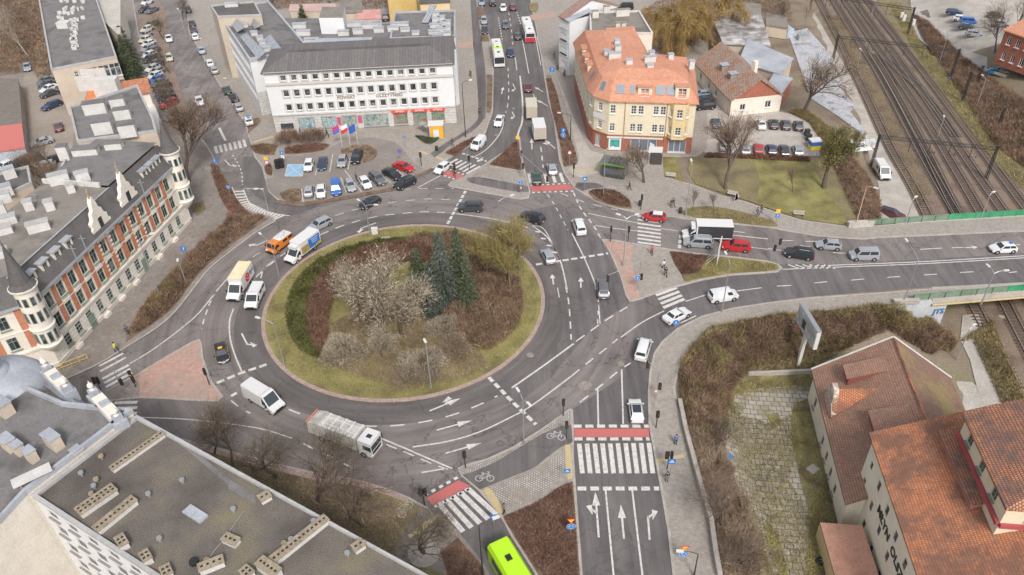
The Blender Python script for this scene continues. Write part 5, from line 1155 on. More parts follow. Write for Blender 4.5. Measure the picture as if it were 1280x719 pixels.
def shedd(s,w,d,dep,hh,mat):
    z=MZ+sl*d; m=MB(); m.add([q(s-w/2,d,z+.1),q(s+w/2,d,z+.1),q(s+w/2,d,z+hh),q(s-w/2,d,z+hh)],[(0,1,2,3)]); 
    k=d+dep; zk=MZ+sl*k
    m.add([q(s-w/2,d,z+hh),q(s-w/2,k,zk+.1),q(s-w/2,d,z)],[(0,1,2)]); m.add([q(s+w/2,d,z+hh),q(s+w/2,d,z),q(s+w/2,k,zk+.1)],[(0,1,2)]); o=part('shed_dormer',m,flat('dormer_maroon',(.25,.08,.07),.7),t)
    solidroof(o if 0 else t,[q(s-w/2-.15,d-.3,z+hh-.05),q(s+w/2+.15,d-.3,z+hh-.05),q(s+w/2+.15,k,zk+.15),q(s-w/2-.15,k,zk+.15)],[(0,1,2,3)],mat,'dormer_roof',.12)
shedd(3.4,2.2,2.6,4.2,1.5,RMIL2); shedd(13.4,5.2,3.6,3.8,1.5,RMIL2)
for d,s in ((8.3,L/2),): m=MB(); m.tube(q(0,d,7.25),q(L,d,7.25),.16,n=6); part('ridge_tiles',m,RMILL,t)
m=MB(); m.tube(q(-.45,-.4,MZ),q(-.45,8.3,7.3),.12,n=5); m.tube(q(-.45,8.3,7.3),q(-.45,17,MZ),.12,n=5); part('verge_board',m,CHW,t)

ez=8.5; f0=(38.3,57.2); f1=(36.3,40.4); U,N,_=frame(f0,f1); f1=(f0[0]+U.x*34,f0[1]+U.y*34)
T=thing('mill_building','tall cream mill with a patched orange tiled roof and lettering on its wall, bottom right','building',(*f0,zg))
q=lambda s,d,z:(f0[0]+U.x*s+N.x*d,f0[1]+U.y*s+N.y*d,z)
ow=[]
for px_ in ((1102,580,1104,596),): pass
for (s,z0_) in ((1.3,6.2),(.9,3.6),(.9,.9),(4.1,4.7),(4.1,1.9),(7.2,4.7),(4.0,-1.0),(7.1,1.6),(10.2,4.7),(7.0,-1.2),(10.1,1.6),(13.3,4.7),(10.0,-1.2),(13.2,1.6)): ow.append((s,s+.75,z0_-.1,z0_+1.2))
ow=[]
for s in (.9,4.0,7.1,10.2,13.3,16.4): ow+=[(s,s+.8,-1.6,-.3),(s,s+.8,1.6,3.0),(s,s+.8,4.9,6.3)]
ow[2]=(1.2,1.9,4.9,6.0)
m=MB(); wall_open(m,q(0,0,0)[:2],q(34,0,0)[:2],zg,ez,ow); W1_=18
for a_,b_ in ((q(34,0,0),q(34,W1_,0)),(q(34,W1_,0),q(0,W1_,0)),(q(0,W1_,0),q(0,0,0))): wall_open(m,a_[:2],b_[:2],zg,ez,[])
part('wall',m,PLM,T); put_windows(T,q(0,0,0)[:2],q(34,0,0)[:2],ow,'plain',FRD,PAN1)
panel(T,q(0,0,0)[:2],q(34,0,0)[:2],2.4,2.9,zg,ez-.3,CHW,'pilaster',.05,.1) if 0 else None
walltext(T,'MŁYN  OLSZTYŃSKI',q(0,0,0)[:2],q(34,0,0)[:2],12.6,4.0,1.5,flat('black_letters',(.03,.03,.03),.6),.03)
rA=[q(-.5,-.45,ez-.1),q(34.5,-.45,ez-.1),q(34.5,11,ez+5.2),q(-.5,11,ez+5.2)]
solidroof(T,rA,[(0,1,2,3)],RMILL); solidroof(T,[q(-.5,11,ez+5.2),q(34.5,11,ez+5.2),q(34.5,19,ez),q(-.5,19,ez)],[(0,1,2,3)],RMILL)
m=MB(); m.add([q(0,0,ez-.2),q(0,11,ez+5.0),q(0,18,ez)],[(0,1,2)]); part('gable',m,PLM,T)
k=5.3/11.4
def zr(d): return ez-.1+k*(d+.45)
m=MB(); s0,s1,d0,d1=2.2,11.0,5.2,9.6
m.add([q(s0,d0,zr(d0)+.05),q(s1,d0,zr(d0)+.05),q(s1,d0,zr(d0)+.9),q(s0,d0,zr(d0)+.9)],[(0,1,2,3)]); m.add([q(s1,d0,zr(d0)),q(s1,d1,zr(d1)+.1),q(s1,d0,zr(d0)+.9)],[(0,1,2)]); m.add([q(s0,d0,zr(d0)),q(s0,d0,zr(d0)+.9),q(s0,d1,zr(d1)+.1)],[(0,1,2)])
part('shed_dormer',m,flat('dormer_pink',(.45,.20,.19),.7),T); solidroof(T,[q(s0-.2,d0-.3,zr(d0)+.9),q(s1+.2,d0-.3,zr(d0)+.9),q(s1+.2,d1,zr(d1)+.16),q(s0-.2,d1,zr(d1)+.16)],[(0,1,2,3)],bricky('dark_weathered_tiles',(0.46,0.17,0.085),(0.62,0.25,0.12),(0.13,0.08,0.06),0.22,0.26,0.05,math.radians(-83.2),dirt=(0.12,0.085,0.08),dscale=0.5,dlo=0.44,dhi=0.6,bump=.6),'dormer_roof',.12)
# upper tower block with the strip of windows
tz=15.6; u0=P(1210,519,tz); u1=P(1262,632,tz); Ut,Nt,Lt=frame(u0,u1); ta=(u0[0],u0[1]); tb=(u1[0],u1[1])
plt=grow(ta,tb,16); ot=[(s,s+1.0,tz-2.0,tz-.5) for s in (1.5,4.7,7.9)]
m=MB(); wall_open(m,plt[0],plt[1],ez,tz,ot); 
for i in (1,2,3): wall_open(m,plt[i],plt[(i+1)%4],zg,tz,[(2,3.4,tz-2,tz-.6),(6,7.4,tz-2,tz-.6)] if i==1 else [])
part('tower_wall',m,PLC,T); put_windows(T,plt[0],plt[1],ot,'six',FRG,PAN1); put_windows(T,plt[1],plt[2],[(2,3.4,tz-2,tz-.6),(6,7.4,tz-2,tz-.6)],'six',FRG,PAN1)
for i in (0,1): trim(T,plt[i],plt[(i+1)%4],tz-2.9,.45,.3,flat('maroon_band',(.36,.07,.08),.6),'maroon_band'); trim(T,plt[i],plt[(i+1)%4],tz-.3,.3,.3,CHW,'eaves_gutter')
qt=lambda s,d,z:(ta[0]+Ut.x*s+Nt.x*d,ta[1]+Ut.y*s+Nt.y*d,z)
solidroof(T,[qt(-.4,-.4,tz),qt(Lt+.4,-.4,tz),qt(Lt-4,8,tz+4.0),qt(-.4,8,tz+4.0),qt(Lt+.4,16.4,tz),qt(-.4,16.4,tz)],[(0,1,2,3),(1,4,2),(3,2,4,5)],bricky('dark_weathered_tiles',(0,0,0),(0,0,0),(0,0,0)),'tower_roof')
# low salmon lean-to
sp=[P(1025,653,-1.5),P(1080,657,1.0)]
t=thing('lean_to_shed','low lean-to with a salmon sheet roof against the mill wall, bottom right','building',(*P(1025,653,-1.5),zg))
a_=P(1025,653,-1.3); b_=P(1078,657,0.2); c_=q(20,-.2,0)[:2]; dv=(c_[0]-b_[0],c_[1]-b_[1]); d_=(a_[0]+dv[0],a_[1]+dv[1])
solidroof(t,[(*a_,-1.3),(*b_,.2),(*c_,.2),(*d_,-1.3)],[(0,3,2,1)],noisy('salmon_sheet',(.45,.22,.15),(.53,.28,.20),.3,8,c3=(.35,.2,.14),fa=.3)); m=MB(); m.prism([a_,b_,c_,d_],zg,-1.7); part('wall',m,PLY,t)
# ================================================================== BRIDGE AND RAILWAY
GRN=noisy('green_railing_panel',(0.03,0.22,0.10),(0.06,0.30,0.15),0.5,4,0.6,fa=0.2)
GRNF=noisy('faded_green_mesh',(0.13,0.20,0.14),(0.20,0.27,0.19),0.6,6,0.6,fa=0.3)
def span(u0,v0,u1,v1,n=10,z=0): return [P(u0+(u1-u0)*i/n,v0+(v1-v0)*i/n,z) for i in range(n+1)]
def addw(p,d): return (p[0]+wd[0]*0+d*0,p[1])
bn=px([(1062,284.5),(1069,284),(1170,275.5),(1280,269.5),(1420,261.5)]); bs_=px([(1420,352.5),(1280,363.5),(1160,374.5),(1130,378.5)])
T=thing('road_bridge','concrete road bridge with green railings over the railway tracks','bridge',(*P(1200,320),0))
m=MB(); m.prism(ccw([P(1095,282),P(1170,276),P(1280,270),P(1420,262),P(1420,352),P(1280,363),P(1165,373.5),P(1155,366)]),-1.0,-0.02); part('deck',m,CONC,T)
sl0=P(1165,374.2); sl1=P(1420,352.8)
def beam(name,a,b,w,z0,z1,mat,par=T,n_=1):
    u,n,L=frame(a,b); m=MB(); m.box(((a[0]+b[0])/2,(a[1]+b[1])/2,(z0+z1)/2),(L,w,z1-z0),ang(a,b)); return part(name,m,mat,par)
beam('edge_beam',sl0,sl1,.5,-1.1,.16,CONC); beam('edge_beam',P(1120,279.8),P(1420,261.6),.5,-1.1,.16,CONC)
a=Vector(sl0);b=Vector(sl1);n_=(b-a).normalized(); n_=Vector((n_.y,-n_.x)); 
m=MB(); m.tube((a.x+n_.x*.45,a.y+n_.y*.45,-.75),(b.x+n_.x*.45,b.y+n_.y*.45,-.75),.16,n=8); part('yellow_pipe',m,flat('pipe_yellow',(.42,.33,.16),.6),T)
# abutment and wing wall, south side
ab=[P(1131,386,-.5),P(1186,379,-1)]
A0=Vector(P(1135,378,0)); A1=Vector(sl0)
m=MB(); d=Vector((wd[0],wd[1])); base=Vector(W0)+Vector(wn)*(-3.0)
# vertical wall across under the deck along the track direction
def onW(y,off=-3.2): t=(y-W0[1])/wd[1]; return (W0[0]+wd[0]*t+wn[0]*off,y)
wa=onW(sl0[1]+0.5); wb=onW(P(1170,276)[1]-.5)
m.prism([wa,(wa[0]+.8,wa[1]),(wb[0]+.8,wb[1]),wb],-6,-1.0); part('abutment',m,CONC,T)
m=MB(); we=[P(u,v) for u,v in ((1098,382.5),(1130,379.2),(1160,374.6),(1186,371.8))]; L_,R_=strip_pts(we,.5)
for i in range(3): m.prism([L_[i],R_[i],R_[i+1],L_[i+1]],-6,-.05,bottom=False)
part('wing_wall',m,noisy('pale_blue_concrete',(.40,.42,.44),(.50,.51,.52),.5,5,fa=.2),T)
me=textmesh('JTS',1.3,flat('graffiti_blue',(.06,.16,.35),.6),bold=.04); o=link('graffiti',me,T); wl_=worldloc(T); gx=P(1178,372.6); o.location=(gx[0]-wl_.x,gx[1]-.36-wl_.y,-2.3-wl_.z); o.rotation_euler=(math.pi/2,0,ang(we[2],we[3]))
m=MB(); wc=onW(90,22); wd2=onW(110,22); wc=onW(sl0[1],24.5); wd2=onW(P(1280,270)[1],24.5); m.prism([wc,(wc[0]+.8,wc[1]),(wd2[0]+.8,wd2[1]),wd2],-6,-1.0); part('abutment',m,CONC,T)
def railing(a,b,name,label,mat,hgt=1.1,group=None,post=2.2,z=PV):
    u,n,L=frame(a,b); t=thing(name,label,'railing',(*a,z),group=group); k=int(L/post); q=lambda s,z_:(a[0]+u.x*s,a[1]+u.y*s,z_)
    for i in range(k):
        s0=L*i/k; s1=L*(i+1)/k; m=MB(); m.box((*q((s0+s1)/2,0)[:2],z+hgt/2+.05),(s1-s0-.12,.04,hgt-.15),ang(a,b)); part('railing_panel',m,mat,t)
    for i in range(k+1): m=MB(); m.box((*q(L*i/k,0)[:2],z+hgt/2+.04),(.08,.1,hgt+.08),ang(a,b)); part('post',m,METD if mat is GRNF else mat,t)
    m=MB(); m.box((*q(L/2,0)[:2],z+hgt+.06),(L,.09,.06),ang(a,b)); part('handrail',m,mat,t); return t
railing(P(1084,283),P(1184,276),'bridge_railing','faded green mesh railing north of the road, left of the solid green panels',GRNF)
railing(P(1184,276),P(1420,262),'bridge_railing','bright green solid railing panels on the north side of the bridge',GRN)
railing(P(1140,377),P(1258,366),'bridge_railing','faded green railing on the south side of the bridge',GRNF)
railing(P(1258,366),P(1420,353),'bridge_railing','solid green railing panels on the south side of the bridge, right edge',GRN)
def blockwall(name,label,u,v,w,d_,hh,rz,mat=CONC,z=PV):
    x,y=P(u,v,z); m=MB(); m.box((x,y,z+hh/2),(w,d_,hh),rz); m.box((x,y,z+hh+.04),(w+.1,d_+.1,.08),rz); m.box((x-w*.32*math.cos(rz),y-w*.32*math.sin(rz),z+hh/2),(.5,d_+.12,hh*.9),rz); return tag(link(name,m.mesh(name,mat)),label,'wall')
blockwall('parapet_block','pale concrete parapet block at the left end of the north bridge railing',1075,283,4.2,.7,.9,.03)
blockwall('parapet_block','pale concrete block at the left end of the south bridge railing',1132,379,3.6,.6,.6,-.03)
# tracks
RAILM=flat('rail_steel',(0.36,0.30,0.265),0.4,0.3); SLEEP=noisy('sleepers',(0.075,0.055,0.045),(0.12,0.09,0.07),1.0,6); BALD=noisy('ballast_dark',(0.115,0.08,0.06),(0.165,0.118,0.088),.6,8,fa=.5)
def track(label,pts,old=False):
    pl=spline([P(u,v,-5) for u,v in pts],False,8); pl=[p for p in pl]
    ds=[0]; 
    for a,b in zip(pl[:-1],pl[1:]): ds.append(ds[-1]+math.hypot(b[0]-a[0],b[1]-a[1]))
    t=thing('railway_track',label,'railway track',(*pl[0],-4.9),group='parallel railway tracks'); xs=np.array([p[0] for p in pl]); ys=np.array([p[1] for p in pl])
    zt=-4.83
    m=MB(); ribbon(m,pl,2.9,-4.93); part('ballast_bed',m,BALL if old else BALD,t)
    m=MB(); s=0
    while s<ds[-1]:
        x=np.interp(s,ds,xs); y=np.interp(s,ds,ys); x2=np.interp(s+.5,ds,xs); y2=np.interp(s+.5,ds,ys); m.box((x,y,zt-.06),(.26,2.5,.1),math.atan2(y2-y,x2-x)); s+=.75
    o=part('sleepers',m,SLEEP,t); o['kind']='stuff'
    L_,R_=strip_pts(pl,1.5)
    for l in (L_,R_):
        m=MB(); a,b=strip_pts(l,.10)
        n=len(a); m.add([(*p,zt+.14) for p in a]+[(*p,zt+.14) for p in b]+[(*p,zt-.01) for p in a]+[(*p,zt-.01) for p in b],[(i,n+i,n+i+1,i+1) for i in range(n-1)]+[(i+1,2*n+i+1,2*n+i,i) for i in range(n-1)]+[(n+i,3*n+i,3*n+i+1,n+i+1) for i in range(n-1)]); part('rail',m,RAILM,t)
    return t
def ext(p,q,f): return (q[0]+(q[0]-p[0])*f,q[1]+(q[1]-p[1])*f)
def wline(pts):  # extend straight in world under the bridge
    a=Vector(P(*pts[-2],-5)); b=Vector(P(*pts[-1],-5)); d=(b-a).normalized(); 
    return pts
def track_w(label,pts,south,old=False):
    return track(label,pts+south,old)
dS=lambda u,v:(u,v)
track_w('leftmost weedy railway siding beside the concrete path',[(1023,0),(1050,52),(1080,115),(1112,183),(1140,232),(1160,272)],[(1180,310),(1222,392),(1268,485)],True)
track_w('second railway track from the concrete path',[(1041,0),(1072,50),(1100,96),(1137,165),(1168,222),(1197,272)],[(1222,310),(1262,392),(1310,485)])
track('railway track crossing over between the second and third lines',[(1090,68),(1105,92),(1122,122),(1140,156),(1160,195),(1182,240),(1199,272)])
track_w('middle railway track of the five',[(1055,0),(1082,40),(1112,82),(1150,140),(1184,196),(1228,272)],[(1255,320),(1302,400),(1350,485)])
track('railway track crossing over between the middle and fourth lines',[(1108,74),(1128,92),(1150,112),(1174,142),(1194,172)])
track_w('fourth railway track from the concrete path',[(1068,0),(1098,42),(1128,82),(1168,140),(1208,200),(1258,272)],[(1290,320),(1345,400)])
track_w('rightmost railway track beside the grass verge',[(1083,0),(1118,45),(1155,92),(1200,152),(1245,212),(1290,272)],[(1325,320),(1380,400)])
# catenary portals
def mast(par,x,y,z,hh,name='mast'):
    m=MB()
    for sx,sy in ((-.22,-.22),(.22,-.22),(.22,.22),(-.22,.22)): m.tube((x+sx,y+sy,z),(x+sx*.6,y+sy*.6,z+hh),.07,n=4)
    k=int(hh/.9)
    for i in range(k):
        z0=z+hh*i/k; z1=z+hh*(i+1)/k; s=1 if i%2 else -1
        m.tube((x-.22*s,y-.22,z0),(x+.22*s,y-.22,z1),.035,n=3); m.tube((x-.22*s,y+.22,z0),(x+.22*s,y+.22,z1),.035,n=3)
    part(name,m,METD,par)
def portal(label,b0,b1,hh,hangs):
    z=-5; p0=P(*b0,z); p1=P(*b1,z); t=thing('catenary_portal',label,'catenary portal',(*p0,z),group='dark lattice portals over the railway')
    mast(t,*p0,z,hh+.8); mast(t,*p1,z,hh+.8); u,n,L=frame(p0,p1); zt=z+hh; m=MB()
    for dz in (0,.55):
        for s in (-.2,.2): m.tube((p0[0]+n.x*s,p0[1]+n.y*s,zt+dz),(p1[0]+n.x*s,p1[1]+n.y*s,zt+dz),.05,n=4)
    k=int(L/1.2)
    for i in range(k):
        a=L*i/k;b=L*(i+1)/k; z0,z1=(zt,zt+.55) if i%2 else (zt+.55,zt); m.tube((p0[0]+u.x*a,p0[1]+u.y*a,z0),(p0[0]+u.x*b,p0[1]+u.y*b,z1),.035,n=3)
    part('cross_beam',m,METD,t)
    for f in hangs:
        x,y=p0[0]+u.x*L*f,p0[1]+u.y*L*f; m=MB(); m.tube((x,y,zt+.2),(x,y,zt-2.3),.07,n=5); m.tube((x,y,zt-2.0),(x+u.x*1.2,y+u.y*1.2,zt-1.8),.035,n=4); m.tube((x+u.x*1.1,y+u.y*1.1,zt-2.1),(x+u.x*1.1,y+u.y*1.1,zt-1.5),.06,n=5); part('drop_post',m,METD,t)
portal('far catenary portal at the top of the railway',(1010,24),(1134,44),6.6,(.15,.3,.48,.6,.75))
portal('middle catenary portal across the railway beside the brown scrub',(1040,80),(1188,99),6.6,(.12,.27,.42,.57,.72,.88))
portal('near catenary portal just north of the road bridge',(1089,208),(1232,224),6.2,(.28,.45,.62,.8))
for i,((u,v),hh) in enumerate((((1222,104),4),((1202,128),7),((1248,158),4))): 
    g=G(u,v); t=thing('signal_mast',('short dark mast in the grass right of the tracks','tall dark lattice mast on the scrub slope right of the tracks','dark lattice mast among scrub near the right edge')[i],'mast',g); mast(t,g.x,g.y,g.z,hh); m=MB(); m.box((g.x,g.y,g.z+hh+.1),(.6,.3,.3)); part('top_plate',m,METD,t)
# overhead wires
m=MB()
for f in (.15,.3,.48,.6,.75):
    pts=[]
    for b0,b1,hh in (((1010,24),(1134,44),6.6),((1040,80),(1188,99),6.6),((1089,208),(1232,224),6.2)):
        p0=P(*b0,-5);p1=P(*b1,-5); pts.append((p0[0]+(p1[0]-p0[0])*f,p0[1]+(p1[1]-p0[1])*f,-5+hh-2))
    for a,b in zip(pts[:-1],pts[1:]): m.tube(a,b,.018,n=3)
tag(link('contact_wires',m.mesh('contact_wires',METD)),'thin overhead contact wires strung between the catenary portals','wires')
# ================================================================== RETAINING WALL, FENCES
pts=[G(849,505),G(856,540),G(866,578),G(878,622),G(888,655),G(893,692),G(899,725)]
T=thing('retaining_wall','long weathered concrete wall between the pavement and the scrub slope','wall',pts[0])
pl=[(p.x,p.y) for p in pts]; m=MB(); L_,R_=strip_pts(pl,.35); 
for i in range(len(pl)-1): m.prism([L_[i],R_[i],R_[i+1],L_[i+1]],-3,.9,bottom=False)
part('wall',m,CONC,T); m=MB(); L_,R_=strip_pts(pl,.5)
for i in range(len(pl)-1): m.prism([L_[i],R_[i],R_[i+1],L_[i+1]],.9,1.0)
part('coping',m,KERB,T)
p0=G(935,469); p1=G(1020,467); m=MB(); u,n,L=frame(p0[:2],p1[:2]); m.box(((p0.x+p1.x)/2,(p0.y+p1.y)/2,-3.7),(L,.3,.9),ang(p0,p1)); m.box(((p0.x+p1.x)/2,(p0.y+p1.y)/2,-3.22),(L,.4,.06),ang(p0,p1)); tag(link('yard_wall',m.mesh('yard_wall',CONC)),'low concrete wall along the top of the slab paved yard','wall')
p0=P(69,466,PV); p1=P(111,450,PV); T=thing('guard_rail','yellow pedestrian guard rail beside the crossing at the left','railing',(*p0,PV)); u,n,L=frame(p0,p1); YP=flat('rail_yellow',(.62,.40,.06),.5)
for i in range(5): m=MB(); x=p0[0]+u.x*L*i/4; y=p0[1]+u.y*L*i/4; m.tube((x,y,PV),(x,y,PV+1.1),.045,n=6,); part('post',m,YP,T)
for z in (.45,1.1): m=MB(); m.tube((*p0,PV+z),(*p1,PV+z),.045,n=6); part('rail',m,YP,T)
# ================================================================== VEGETATION
def tri_mesh(name,V,Fc,mat):
    me=bpy.data.meshes.new(name); V=np.asarray(V,np.float32); Fc=np.asarray(Fc,np.int32); me.vertices.add(len(V)); me.vertices.foreach_set('co',V.ravel()); k=Fc.shape[1]
    me.loops.add(Fc.size); me.loops.foreach_set('vertex_index',Fc.ravel()); me.polygons.add(len(Fc)); me.polygons.foreach_set('loop_start',np.arange(0,Fc.size,k,dtype=np.int32)); me.update(calc_edges=True); me.materials.append(mat); return me
def blades(base,dirs,length,width,rng):
    """thin tapered blades: base Nx3, dirs Nx3 unit, length N, width N"""
    n=len(base); r=rng.normal(size=(n,3)); s=np.cross(dirs,r); s/=np.linalg.norm(s,axis=1,keepdims=True)+1e-9
    a=base-s*width[:,None]/2; b=base+s*width[:,None]/2; c=base+dirs*length[:,None]
    V=np.stack([a,b,c],1).reshape(-1,3); return V,np.arange(3*n).reshape(-1,3)
def unit(v): return v/(np.linalg.norm(v,axis=1,keepdims=True)+1e-9)
def scrub(name,label,cat,poly,n,hgt,mat,z=None,twig=.75,w=.06,seed=1,mound=4.0,kind=None,group=None,flatten=0.5):
    rng=np.random.default_rng(seed); xs=[p[0] for p in poly]; ys=[p[1] for p in poly]
    pts=np.zeros((0,2))
    while len(pts)<n:
        q=np.stack([rng.uniform(min(xs),max(xs),n*2),rng.uniform(min(ys),max(ys),n*2)],1); q=q[inpoly(q[:,0],q[:,1],poly)]; pts=np.concatenate([pts,q])
    pts=pts[:n]
    zz=Hn(pts[:,0],pts[:,1])+PV if z is None else np.full(n,z)
    ph=rng.uniform(0,6.28,6); k=2*math.pi/mound
    hf=.62+.2*np.sin(pts[:,0]*k+ph[0]+np.sin(pts[:,1]*k*.7+ph[3])*1.3)+.2*np.sin(pts[:,1]*k*1.15+ph[1]+np.sin(pts[:,0]*k*.6+ph[2]))
    d=dpoly(pts[:,0],pts[:,1],list(poly)+[poly[0]]); hf*=np.clip(.35+d/1.4,0,1)
    H_=hgt*1.15*np.clip(hf,.05,1.15); zb=zz+H_*rng.uniform(0,1,n)**flatten*.8
    dirs=rng.normal(size=(n,3)); dirs[:,2]=np.abs(dirs[:,2])+.35; dirs=unit(dirs)
    V,Fc=blades(np.stack([pts[:,0],pts[:,1],zb],1),dirs,rng.uniform(.5,1.2,n)*twig,np.full(n,w*1.35)*rng.uniform(.6,1.4,n),rng)
    c=V.mean(0); org=np.array([c[0],c[1],float(zz.mean())]); o=link(name,tri_mesh(name,V-org,Fc,mat),None,org)
    tag(o,label,cat,group,kind); return o
FBR=foliage('twigs_brown',[(0.10,0.062,0.042),(0.24,0.155,0.105),(0.17,0.105,0.072),(0.38,0.28,0.205)])
FRB=foliage('twigs_redbrown',[(0.11,0.058,0.042),(0.21,0.115,0.082),(0.14,0.078,0.056),(0.29,0.18,0.135)])
FOL=foliage('twigs_olive',[(0.105,0.085,0.035),(0.23,0.18,0.075),(0.34,0.27,0.15),(0.15,0.11,0.055)])
FTA=foliage('twigs_tan',[(0.18,0.125,0.085),(0.34,0.255,0.18),(0.24,0.17,0.12),(0.46,0.37,0.275)])
FPA=foliage('twigs_pale',[(0.19,0.145,0.10),(0.33,0.275,0.205),(0.47,0.415,0.325),(0.25,0.20,0.14)])
FJU=foliage('juniper_green',[(0.075,0.08,0.028),(0.11,0.115,0.04),(0.14,0.135,0.05),(0.06,0.055,0.025)])
FSP=foliage('spruce_blue',[(0.06,0.072,0.052),(0.095,0.112,0.088),(0.145,0.165,0.142),(0.042,0.05,0.036)])
FSG=foliage('spruce_green',[(0.06,0.075,0.045),(0.095,0.115,0.07),(0.13,0.15,0.09),(0.045,0.055,0.035)])
FWI=foliage('willow_gold',[(0.27,0.17,0.06),(0.36,0.24,0.09),(0.19,0.12,0.045),(0.44,0.31,0.14)])
FYG=foliage('twigs_yellowgreen',[(0.22,0.175,0.065),(0.33,0.27,0.10),(0.15,0.11,0.05)])
FIV=foliage('ivy',[(0.09,0.09,0.03),(0.17,0.155,0.05),(0.065,0.06,0.025),(0.24,0.20,0.09)])
FGR=foliage('grass_blades',[(0.16,0.13,0.06),(0.26,0.23,0.085),(0.37,0.31,0.16),(0.20,0.15,0.075)])
BARK=noisy('bark_brown',(0.085,0.063,0.048),(0.135,0.105,0.083),3,9); BARP=noisy('bark_pale',(0.30,0.25,0.21),(0.42,0.37,0.32),3,9); BARG=noisy('bark_olive',(0.13,0.10,0.05),(0.19,0.155,0.08),3,9)
def pp(pts,z=PV): return spline(px(pts,z),True,3)
# island planting
scrub('juniper_hedge','dark green juniper crescent along the left inside of the roundabout island','shrub',pp([(358,395),(362,370),(376,345),(400,325),(430,312),(470,302),(508,298),(508,304),(470,310),(436,322),(410,338),(392,362),(384,390),(390,425),(400,445),(395,449),(376,438),(364,420)]),16000,1.3,FJU,PV,.5,.09,2,3.0)
scrub('bramble_patch','red brown thicket between the dark juniper and the pale trees on the island','shrub',pp([(384,395),(392,362),(410,338),(436,322),(470,310),(508,304),(545,305),(560,318),(530,330),(480,328),(440,345),(420,370),(412,395),(410,420),(400,446),(390,430)]),17000,1.7,FRB,PV,.8,.055,3,3.5)
scrub('bramble_patch','brown thicket on the right side of the island below the yellow willow','shrub',pp([(560,340),(590,325),(620,340),(650,350),(655,385),(645,410),(625,432),(600,440),(570,420),(555,400),(550,370)]),17000,1.9,FBR,PV,.9,.055,4,4.0)
scrub('bramble_patch','brown twiggy thicket behind the spruces on the island','shrub',pp([(508,298),(545,293),(590,297),(615,315),(600,328),(560,330),(525,320)]),6000,1.6,FBR,PV,.8,.055,5,4.0)
scrub('dry_grass','dry straw coloured grass and twigs across the middle of the island','grass',pp([(420,400),(470,385),(540,390),(600,440),(610,460),(560,478),(490,480),(430,465),(405,440)]),30000,.5,FTA,PV,.45,.035,6,3,kind='stuff')
scrub('island_grass','rough olive grass tufts round the rim of the island','grass',[p for p in arc(CR-1.0,0,360,60)[:-1]],30000,.16,FGR,.15,.30,.06,7,3,kind='stuff')
def bush(label,u,v,r,hh,mat,n=4500,twig=.9,w=.05,seed=0,cat='shrub',name='bare_shrub',z=PV,group=None,bark=BARK,g=None):
    rng=np.random.default_rng(seed+50); x,y=P(u,v,z) if g is None else g[:2]; z=z if g is None else g[2]
    t=thing(name,label,cat,(x,y,z),group=group)
    m=MB()
    for i in range(9):
        a=rng.uniform(0,6.28); q=Vector((math.cos(a)*r*.55,math.sin(a)*r*.55,hh*rng.uniform(.5,.8))); mid=q*.5+Vector((0,0,hh*.1)); m.tube((0,0,-.1),mid,.07,.045,5); m.tube(mid,q,.045,.02,4)
    part('stem',m,bark,t,local=True)
    th=rng.uniform(0,2*math.pi,n); cz=rng.uniform(-.15,1,n); rr=rng.uniform(.25,1,n)**.5
    lob=1+.16*np.sin(th*3+rng.uniform(0,6))+.10*np.sin(th*5+cz*4+1)
    R_=rr*lob; B_=np.stack([np.cos(th)*R_*r*np.sqrt(np.clip(1-cz*cz*.85,0,1)),np.sin(th)*R_*r*np.sqrt(np.clip(1-cz*cz*.85,0,1)),hh*(.28+.66*cz*rr)],1)
    d=unit(B_/np.array([r,r,hh])+rng.normal(size=(n,3))*.5+np.array([0,0,.35])); V,Fc=blades(B_,d,rng.uniform(.4,1,n)*twig,rng.uniform(.6,1.4,n)*w,rng)
    link('foliage',tri_mesh('foliage',V,Fc,mat),t); return t
TREES={}
